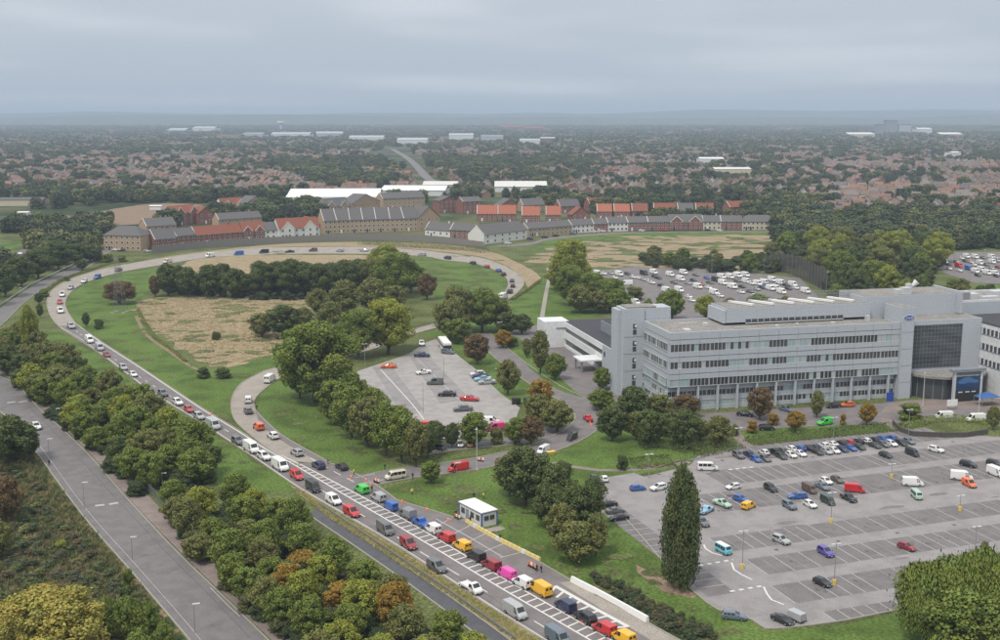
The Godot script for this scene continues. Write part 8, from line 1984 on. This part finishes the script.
func person_mesh(bones: Array, top_col: Color, leg_col: Color, cell := 0.035) -> ArrayMesh:
	var lo := Vector3(-0.62, -0.02, -0.4)
	var nx := 36
	var ny := 53
	var nz := 24
	var val := PackedFloat32Array()
	val.resize(nx * ny * nz)
	for y in ny:
		for z in nz:
			for x in nx:
				var p := lo + Vector3(x, y, z) * cell
				var acc := 0.0
				var best := 9.0
				for b in bones:
					var d := capsule(p, b[0], b[1], b[2], b[3])
					best = minf(best, d)
					acc += exp(-d * 55.0)
				val[(y * nz + z) * nx + x] = -log(acc) / 55.0 if acc > 1e-12 else best
	var at := {}
	var mb := MB.new()
	var spot := func(x: int, y: int, z: int) -> Vector3:
		var s := Vector3.ZERO
		var k := 0
		for e in [[0, 0, 0, 1, 0, 0], [0, 1, 0, 1, 1, 0], [0, 0, 1, 1, 0, 1], [0, 1, 1, 1, 1, 1], [0, 0, 0, 0, 1, 0], [1, 0, 0, 1, 1, 0], [0, 0, 1, 0, 1, 1], [1, 0, 1, 1, 1, 1], [0, 0, 0, 0, 0, 1], [1, 0, 0, 1, 0, 1], [0, 1, 0, 0, 1, 1], [1, 1, 0, 1, 1, 1]]:
			var a := val[((y + e[1]) * nz + z + e[2]) * nx + x + e[0]]
			var b := val[((y + e[4]) * nz + z + e[5]) * nx + x + e[3]]
			if (a < 0) != (b < 0):
				s += Vector3(x + e[0], y + e[1], z + e[2]).lerp(Vector3(x + e[3], y + e[4], z + e[5]), a / (a - b))
				k += 1
		return lo + (s / maxi(k, 1)) * cell
	for y in range(1, ny - 1):
		for z in range(1, nz - 1):
			for x in range(1, nx - 1):
				var v0 := val[(y * nz + z) * nx + x]
				for ax in 3:
					var v1 := val[((y + (1 if ax == 1 else 0)) * nz + z + (1 if ax == 2 else 0)) * nx + x + (1 if ax == 0 else 0)]
					if (v0 < 0) == (v1 < 0): continue
					var u := [Vector3i(0, 1, 0), Vector3i(0, 0, 1), Vector3i(1, 0, 0)][ax] as Vector3i
					var w := [Vector3i(0, 0, 1), Vector3i(1, 0, 0), Vector3i(0, 1, 0)][ax] as Vector3i
					var c := Vector3i(x, y, z)
					var q := []
					for k in [c, c - u, c - u - w, c - w]:
						if not at.has(k): at[k] = spot.call(k.x, k.y, k.z)
						q.append(at[k])
					var hgt: float = q[0].y
					mb.col = leg_col if hgt < 0.88 else top_col if hgt < 1.47 else Color(0.45, 0.27, 0.19) if hgt < 1.68 else Color(0.05, 0.035, 0.025)
					if hgt < 0.09: mb.col = Color(0.02, 0.02, 0.02)
					if absf(q[0].x) > 0.2 and hgt < 0.86 and hgt > 0.62: mb.col = Color(0.45, 0.27, 0.19)
					if v0 < 0: mb.quad(q[0], q[3], q[2], q[1])
					else: mb.quad(q[0], q[1], q[2], q[3])
	return mb.mesh()

func make_people() -> void:
	var stand := [[Vector3(0, 0.98, 0), Vector3(0, 1.3, 0), 0.15, 0.17], [Vector3(-0.16, 1.42, 0), Vector3(0.16, 1.42, 0), 0.075, 0.075], [Vector3(0, 1.45, 0), Vector3(0, 1.56, 0.01), 0.06, 0.055], [Vector3(0, 1.62, 0.02), Vector3(0, 1.7, 0.01), 0.09, 0.095], [Vector3(0, 1.63, 0.11), Vector3(0, 1.6, 0.12), 0.015, 0.02], [Vector3(-0.2, 1.41, 0), Vector3(-0.27, 1.12, -0.02), 0.055, 0.045], [Vector3(-0.27, 1.12, -0.02), Vector3(-0.27, 0.86, 0.08), 0.042, 0.034], [Vector3(-0.27, 0.85, 0.08), Vector3(-0.26, 0.72, 0.1), 0.035, 0.02], [Vector3(0.2, 1.41, 0), Vector3(0.27, 1.12, -0.02), 0.055, 0.045], [Vector3(0.27, 1.12, -0.02), Vector3(0.27, 0.86, 0.07), 0.042, 0.034], [Vector3(0.27, 0.85, 0.07), Vector3(0.26, 0.72, 0.09), 0.035, 0.02], [Vector3(-0.09, 0.94, 0), Vector3(-0.1, 0.5, 0.01), 0.09, 0.06], [Vector3(-0.1, 0.5, 0.01), Vector3(-0.11, 0.09, -0.02), 0.06, 0.042], [Vector3(-0.11, 0.05, -0.04), Vector3(-0.13, 0.04, 0.15), 0.045, 0.035], [Vector3(0.09, 0.94, 0), Vector3(0.1, 0.5, 0.03), 0.09, 0.06], [Vector3(0.1, 0.5, 0.03), Vector3(0.11, 0.09, 0.0), 0.06, 0.042], [Vector3(0.11, 0.05, -0.02), Vector3(0.13, 0.04, 0.17), 0.045, 0.035]]
	var vest := person_mesh(stand, Color(0.62, 0.75, 0.06), Color(0.03, 0.03, 0.04))
	var dark := person_mesh(stand, Color(0.025, 0.025, 0.03), Color(0.03, 0.03, 0.045))
	for q in PEOPLE:
		var t := part("person", vest if q[3] == 0 else dark, M.person, null, Vector3(q[0], 0.03, q[1]))
		t.rotation.y = q[2]
		tag(t, q[4], "person", "people on foot")
		t.set_meta("life_size", true)

# ------------------------------------------------------------------ the distance
func far_house_mesh(wall: Color, roof: Color) -> ArrayMesh:
	var mb := MB.new()
	mb.col = wall
	mb.box(Vector3(0, 2.6, 0), Vector3(9, 5.2, 8))
	for x in [-4.5, 4.5]: mb.tri_out(Vector3(x, 5.2, -4), Vector3(x, 5.2, 4), Vector3(x, 8.6, 0), Vector3(0, 4, 0))
	mb.col = roof
	for s in [-1, 1]: mb.quad_out(Vector3(-4.8, 5.0, s * 4.4), Vector3(4.8, 5.0, s * 4.4), Vector3(4.8, 8.7, 0), Vector3(-4.8, 8.7, 0), Vector3(0, 3, 0))
	mb.col = wall * 0.8
	mb.box(Vector3(3, 9, 0), Vector3(0.8, 1.6, 0.8))
	return mb.mesh()

func far_tree_mesh(seed_: int, leaves: int) -> ArrayMesh:
	return crown_mesh("round" if seed_ % 2 == 0 else "bush", leaves, 0.75 if leaves > 600 else 1.3, seed_)

func multimesh(called: String, mesh: Mesh, m: Material, xf: Array, cols: Array, label: String, category: String) -> void:
	var mm := MultiMesh.new()
	mm.transform_format = MultiMesh.TRANSFORM_3D
	mm.use_colors = true
	mm.mesh = mesh
	mm.instance_count = xf.size()
	for i in xf.size():
		mm.set_instance_transform(i, xf[i])
		mm.set_instance_color(i, cols[i])
	var o := MultiMeshInstance3D.new()
	o.multimesh = mm
	o.material_override = m
	o.name = numbered(called)
	add_child(o)
	tag(o, label, category, "", "stuff")

# picture row where the estate ends and the suburbs begin, as metres of depth for a direction
func suburb_start(bearing: float) -> float:
	if bearing < -0.16: return 1060.0
	if bearing < 0.2: return 1010.0
	return lerpf(1010.0, 790.0, clampf((bearing - 0.2) / 0.06, 0, 1))

func far_blocked(x: float, z: float) -> bool:
	for b in FAR_CLEAR:
		if absf(x - b[0]) < b[2] and absf(z - b[1]) < b[3]: return true
	return false

func make_distance() -> void:
	var zone := FastNoiseLite.new()
	zone.frequency = 0.0016
	zone.seed = 21
	zone.fractal_octaves = 3
	var grove := FastNoiseLite.new()
	grove.frequency = 0.0045
	grove.seed = 4
	var houses := []
	var trees := []
	var cell := 190.0
	for cz in range(4, 40):
		for cx in range(-20, 21):
			var mid := Vector2(cx * cell, -(cz + 0.5) * cell)
			if absf(mid.x / mid.y) > 0.62: continue
			var far := -mid.y
			var ang := rng.randf() * PI
			var dir := Vector2(cos(ang), sin(ang))
			var side := Vector2(-dir.y, dir.x)
			var step := 1.0 if far < 2600.0 else 1.5 if far < 4200.0 else 2.4
			for row in range(-4, 5):
				for k in range(-9, 10):
					var p := mid + dir * (k * 11.5 * step + rng.randf_range(-1.5, 1.5)) + side * (row * 24.0 * sqrt(step) + rng.randf_range(-2, 2))
					if absf(p.x - mid.x) > cell / 2.0 or absf(p.y - mid.y) > cell / 2.0: continue
					var bear := p.x / -p.y
					var built := zone.get_noise_2d(p.x, p.y) + (0.12 if bear > 0.05 and far < 3000.0 else 0.0)
					if far > 3600.0: built -= 0.12
					var start := suburb_start(bear)
					if far_blocked(p.x, p.y): continue
					if -p.y > start and built > -0.3 and rng.randf() < (0.8 if far < 2000.0 else 0.72):
						houses.append([p, ang + (PI if row % 2 else 0.0) + rng.randf_range(-0.08, 0.08), rng.randf()])
						if rng.randf() < 0.6 * step: trees.append([p + side * rng.randf_range(8, 12), rng.randf_range(3.6, 8.0)])
					elif -p.y > start - 30.0:
						if grove.get_noise_2d(p.x, p.y) > -0.12 or rng.randf() < 0.2:
							for j in 3: trees.append([p + Vector2(rng.randf_range(-9, 9), rng.randf_range(-12, 12)) * step, rng.randf_range(7, 13)])
	# woods that close the estate in
	for a in FAR_WOODS:
		for i in int(a[4]):
			var deep := rng.randf_range(a[2], a[3])
			var p := Vector2(deep * rng.randf_range(a[0], a[1]), -deep)
			if far_blocked(p.x, p.y): continue
			trees.append([p, rng.randf_range(7, 13)])
	houses.sort_custom(func(a, b): return a[0].length() < b[0].length())
	var walls := [Color(0.26, 0.15, 0.115), Color(0.36, 0.3, 0.24), Color(0.5, 0.47, 0.43), Color(0.24, 0.16, 0.125)]
	var roofs := [Color(0.15, 0.112, 0.096), Color(0.185, 0.118, 0.092), Color(0.13, 0.116, 0.112), Color(0.225, 0.118, 0.086), Color(0.19, 0.16, 0.142)]
	var kinds := []
	for i in 10: kinds.append(far_house_mesh(walls[i % 4], roofs[i % 5]))
	var words := ["brown roofed brick house", "rust roofed buff house", "grey roofed cream house", "red roofed brick house", "pale roofed brick house", "brown roofed buff house", "rust roofed cream house", "grey roofed brick house", "red roofed brick house", "pale roofed buff house"]
	var single := 0
	var lists := []
	for i in 10: lists.append([[], []])
	var white_walls := 0
	for h in houses:
		var k := int(h[2] * 9.999)
		var xf := Transform3D(Basis(Vector3.UP, h[1]) * Basis.from_scale(Vector3(0.75 + 0.5 * fmod(h[2] * 17.0, 1.0), 0.72 + 0.2 * fmod(h[2] * 31.0, 1.0), 0.84)), Vector3(h[0].x, 0, h[0].y))
		var bear: float = absf(h[0].x / h[0].y)
		if single < 235 and bear < 0.46:
			single += 1
			var o := part("suburban_house", kinds[k], M.far_house)
			o.transform = xf
			tag(o, "%s in the near edge of the distant suburb" % words[k], "house", "houses at the near edge of the suburb")
		else:
			lists[k][0].append(xf)
			var b := 0.85 + 0.3 * fmod(h[2] * 53.0, 1.0)
			lists[k][1].append(Color(b, b, b))
	for k in 10: multimesh("distant_houses", kinds[k], M.far_house, lists[k][0], lists[k][1], "%s roofs spread through the hazy suburb" % words[k].get_slice(" ", 0), "houses")
	var tl := []
	for i in 4: tl.append([[], []])
	var tint := [Color(0.065, 0.09, 0.034), Color(0.085, 0.11, 0.036), Color(0.11, 0.12, 0.045), Color(0.075, 0.095, 0.045), Color(0.16, 0.17, 0.05), Color(0.055, 0.075, 0.038)]
	for t in trees:
		var far: float = -t[0].y
		var k := (rng.randi() % 2) + (0 if far < 2200.0 else 2)
		var hgt: float = t[1]
		var w := hgt * rng.randf_range(0.8, 1.35) * (1.0 if far < 2200.0 else 1.6)
		tl[k][0].append(Transform3D(Basis(Vector3.UP, rng.randf() * TAU) * Basis.from_scale(Vector3(w / 7.6, hgt / 9.5, w / 7.6)), Vector3(t[0].x, -0.5, t[0].y)))
		tl[k][1].append(tint[rng.randi() % 6] * rng.randf_range(0.85, 1.2))
	for k in 4: multimesh("distant_trees", far_tree_mesh(40 + k, 1500 if k < 2 else 200), M.far_leaf, tl[k][0], tl[k][1], "tree crowns massed between the distant roofs", "trees")
	print("houses ", houses.size(), " trees ", trees.size())
	# warehouses and larger blocks
	for w in WAREHOUSES:
		var t := thing(w[6], w[7], w[8], Vector3(w[0], 0, w[1]), w[5])
		block("wall", M[w[9]], t, Vector3(0, w[3] / 2.0, 0), Vector3(w[2], w[3], w[4]))
		var rm := MB.new()
		for s in [-1, 1]: rm.quad_out(Vector3(-w[2] / 2 - 0.5, w[3], s * (w[4] / 2 + 0.5)), Vector3(w[2] / 2 + 0.5, w[3], s * (w[4] / 2 + 0.5)), Vector3(w[2] / 2 + 0.5, w[3] + w[4] * 0.06, 0), Vector3(-w[2] / 2 - 0.5, w[3] + w[4] * 0.06, 0), Vector3(0, 0, 0))
		part("roof", rm.mesh(), M[w[10]], t)
	# white water tower
	var wt := Vector3(WATER_TOWER[0], 0, WATER_TOWER[1])
	var tt := thing("water_tower", "white mushroom shaped water tower on the hazy plain", "water tower", wt)
	var sm := MB.new()
	sm.tube(Vector3.ZERO, Vector3(0, 30, 0), 6, 4, 10)
	part("shaft", sm.mesh(), M.white, tt)
	var bm := MB.new()
	bm.tube(Vector3(0, 28, 0), Vector3(0, 36, 0), 5, 17, 14)
	bm.tube(Vector3(0, 36, 0), Vector3(0, 44, 0), 17, 16, 14)
	part("bowl", bm.mesh(), M.white, tt)
	# hills on the skyline
	for hl in [[-11500.0, 14500.0, 150.0, 5, 0.0], [-8800.0, 11000.0, 95.0, 8, 0.0]]:
		var nz := FastNoiseLite.new()
		nz.frequency = 0.00022
		nz.seed = hl[3]
		nz.fractal_octaves = 3
		var mb := MB.new()
		var cols := 90
		for i in cols:
			var x0: float = -hl[1] + 2.0 * hl[1] * i / cols
			var x1: float = -hl[1] + 2.0 * hl[1] * (i + 1) / cols
			for s in 4:
				var f := [0.0, 0.45, 0.85, 1.0, 0.8]
				var p := []
				for q in [[x0, s], [x1, s], [x1, s + 1], [x0, s + 1]]:
					var hh: float = hl[2] * (0.62 + 0.5 * nz.get_noise_1d(q[0]) + 0.25 * clampf((q[0] - 500.0) / 4000.0, -0.3, 1.0))
					p.append(Vector3(q[0], maxf(hh, 5.0) * f[q[1]] - 1.0, hl[0] - q[1] * 420.0))
				mb.quad_out(p[0], p[1], p[2], p[3], p[0] - Vector3(0, 900, 0))
		structure("hills", mb.mesh(), M.far_land)
	var nh := MB.new()
	for i in 24:
		for s in 3:
			var p := []
			for q in [[i, s], [i + 1, s], [i + 1, s + 1], [i, s + 1]]:
				var x: float = 1500.0 + q[0] * 75.0
				var f: float = [0.0, 0.75, 1.0, 0.7][q[1]]
				p.append(Vector3(x, 46.0 * smoothstep(0.0, 900.0, x - 1500.0) * f * (1.0 + 0.06 * sin(x * 0.011)) - 0.5, -4300.0 - q[1] * 260.0))
			nh.quad_out(p[0], p[1], p[2], p[3], p[0] - Vector3(0, 500, 0))
	structure("near_hill", nh.mesh(), M.far_land)

# ------------------------------------------------------------------ scene
func make_sky() -> ImageTexture:
	# soft stratus streaks, the same all the way round; added on top of the gradient
	var w := 2048
	var h := 1024
	var img := Image.create_empty(w, h, false, Image.FORMAT_RGBAF)
	img.fill(Color(0, 0, 0, 0))
	var f := FastNoiseLite.new()
	f.seed = 12
	f.frequency = 0.9
	f.fractal_octaves = 5
	var f2 := FastNoiseLite.new()
	f2.seed = 31
	f2.frequency = 0.35
	f2.fractal_octaves = 3
	for y in range(0, 516):
		var el := PI / 2.0 - PI * (y + 0.5) / h
		var stretch := 1.0 / (sin(maxf(el, 0.0)) + 0.06)
		for x in w:
			var az := TAU * (x + 0.5) / w
			var q := Vector3(cos(az) * 5.0, stretch * 0.55, sin(az) * 5.0)
			var a := f.get_noise_3d(q.x * 0.7, q.y * 0.9, q.z * 0.7) * 0.55 + f2.get_noise_3d(q.x * 1.1, q.y * 1.2, q.z * 1.1) * 0.75
			var b := smoothstep(-0.15, 0.6, a)
			img.set_pixel(x, y, Color(b, b, b, 1.0))
	return ImageTexture.create_from_image(img)

const SURVEY := 1.25

func _ready() -> void:
	rng.seed = 2024
	# camera
	var cam := Camera3D.new()
	cam.name = "camera"
	cam.position = Vector3(0, 71, 0)
	cam.rotation_degrees = Vector3(-10.107, 0, 0)
	cam.fov = 31.1
	cam.near = 1.0
	cam.far = 40000.0
	add_child(cam)
	# overcast sky, brighter overhead than near the horizon
	var env := Environment.new()
	env.background_mode = Environment.BG_SKY
	var sm := ProceduralSkyMaterial.new()
	sm.sky_top_color = lin(0.74, 0.75, 0.77)
	sm.sky_horizon_color = lin(0.282, 0.325, 0.377)
	sm.sky_curve = 0.5
	sm.ground_horizon_color = lin(0.282, 0.325, 0.377)
	sm.ground_bottom_color = lin(0.1, 0.11, 0.09)
	sm.sky_cover = make_sky()
	sm.sky_cover_modulate = lin(0.075, 0.07, 0.062)
	sm.sun_angle_max = 1.0
	var sky := Sky.new()
	sky.sky_material = sm
	env.sky = sky
	env.tonemap_mode = Environment.TONE_MAPPER_LINEAR
	env.tonemap_exposure = 1.6
	env.sdfgi_enabled = true
	env.ssao_enabled = true
	env.ssil_enabled = true
	env.fog_enabled = true
	env.fog_density = 0.00015 / SURVEY
	env.fog_light_color = lin(0.56, 0.68, 0.83)
	var we := WorldEnvironment.new()
	we.name = "world"
	we.environment = env
	add_child(we)
	var sun := DirectionalLight3D.new()
	sun.name = "sun"
	sun.light_energy = 0.5
	sun.light_angular_distance = 12.0
	sun.light_color = Color(1.0, 0.97, 0.92)
	sun.shadow_enabled = true
	sun.rotation_degrees = Vector3(-58, -35, 0)
	add_child(sun)
	var ub := MB.new()
	ub.box(Vector3.ZERO, Vector3.ONE)
	unit_box = ub.mesh()
	var wm := MB.new()
	wm.tube(Vector3(0, 0, -0.11), Vector3(0, 0, 0.11), 0.34, 0.34, 14)
	wheel_mesh = wm.mesh()
	var rm := MB.new()
	rm.tube(Vector3(0, 0, -0.12), Vector3(0, 0, 0.12), 0.2, 0.2, 10)
	rim_mesh = rm.mesh()
	make_materials()
	make_ground()
	make_roads()
	make_car_parks()
	make_office()
	make_cabin()
	for h in HOUSES: make_house(h)
	make_trees()
	make_distance()
	for t in TREES: zone_size[ZONES[t[5]]] = zone_size.get(ZONES[t[5]], 0) + 1
	for t in TREES: plant_tree(t[0], t[1], t[2], t[3], t[4], ZONES[t[5]])
	make_undergrowth()
	for c in CARS: park(c[0], c[1], c[2], c[3], c[4], c[5], PARKED[c[6]], c[7], CALLED[c[0]][0], CALLED[c[0]][1])
	for p in protos.values(): p.free()
	make_furniture()
	make_people()
	# the plan above was drawn at a smaller scale than the vehicles and people: bring the place up to metres
	for o in get_children():
		if not o is Node3D or o is DirectionalLight3D: continue
		o.position *= SURVEY
		if not (o is Camera3D or o.has_meta("life_size")): o.scale *= SURVEY
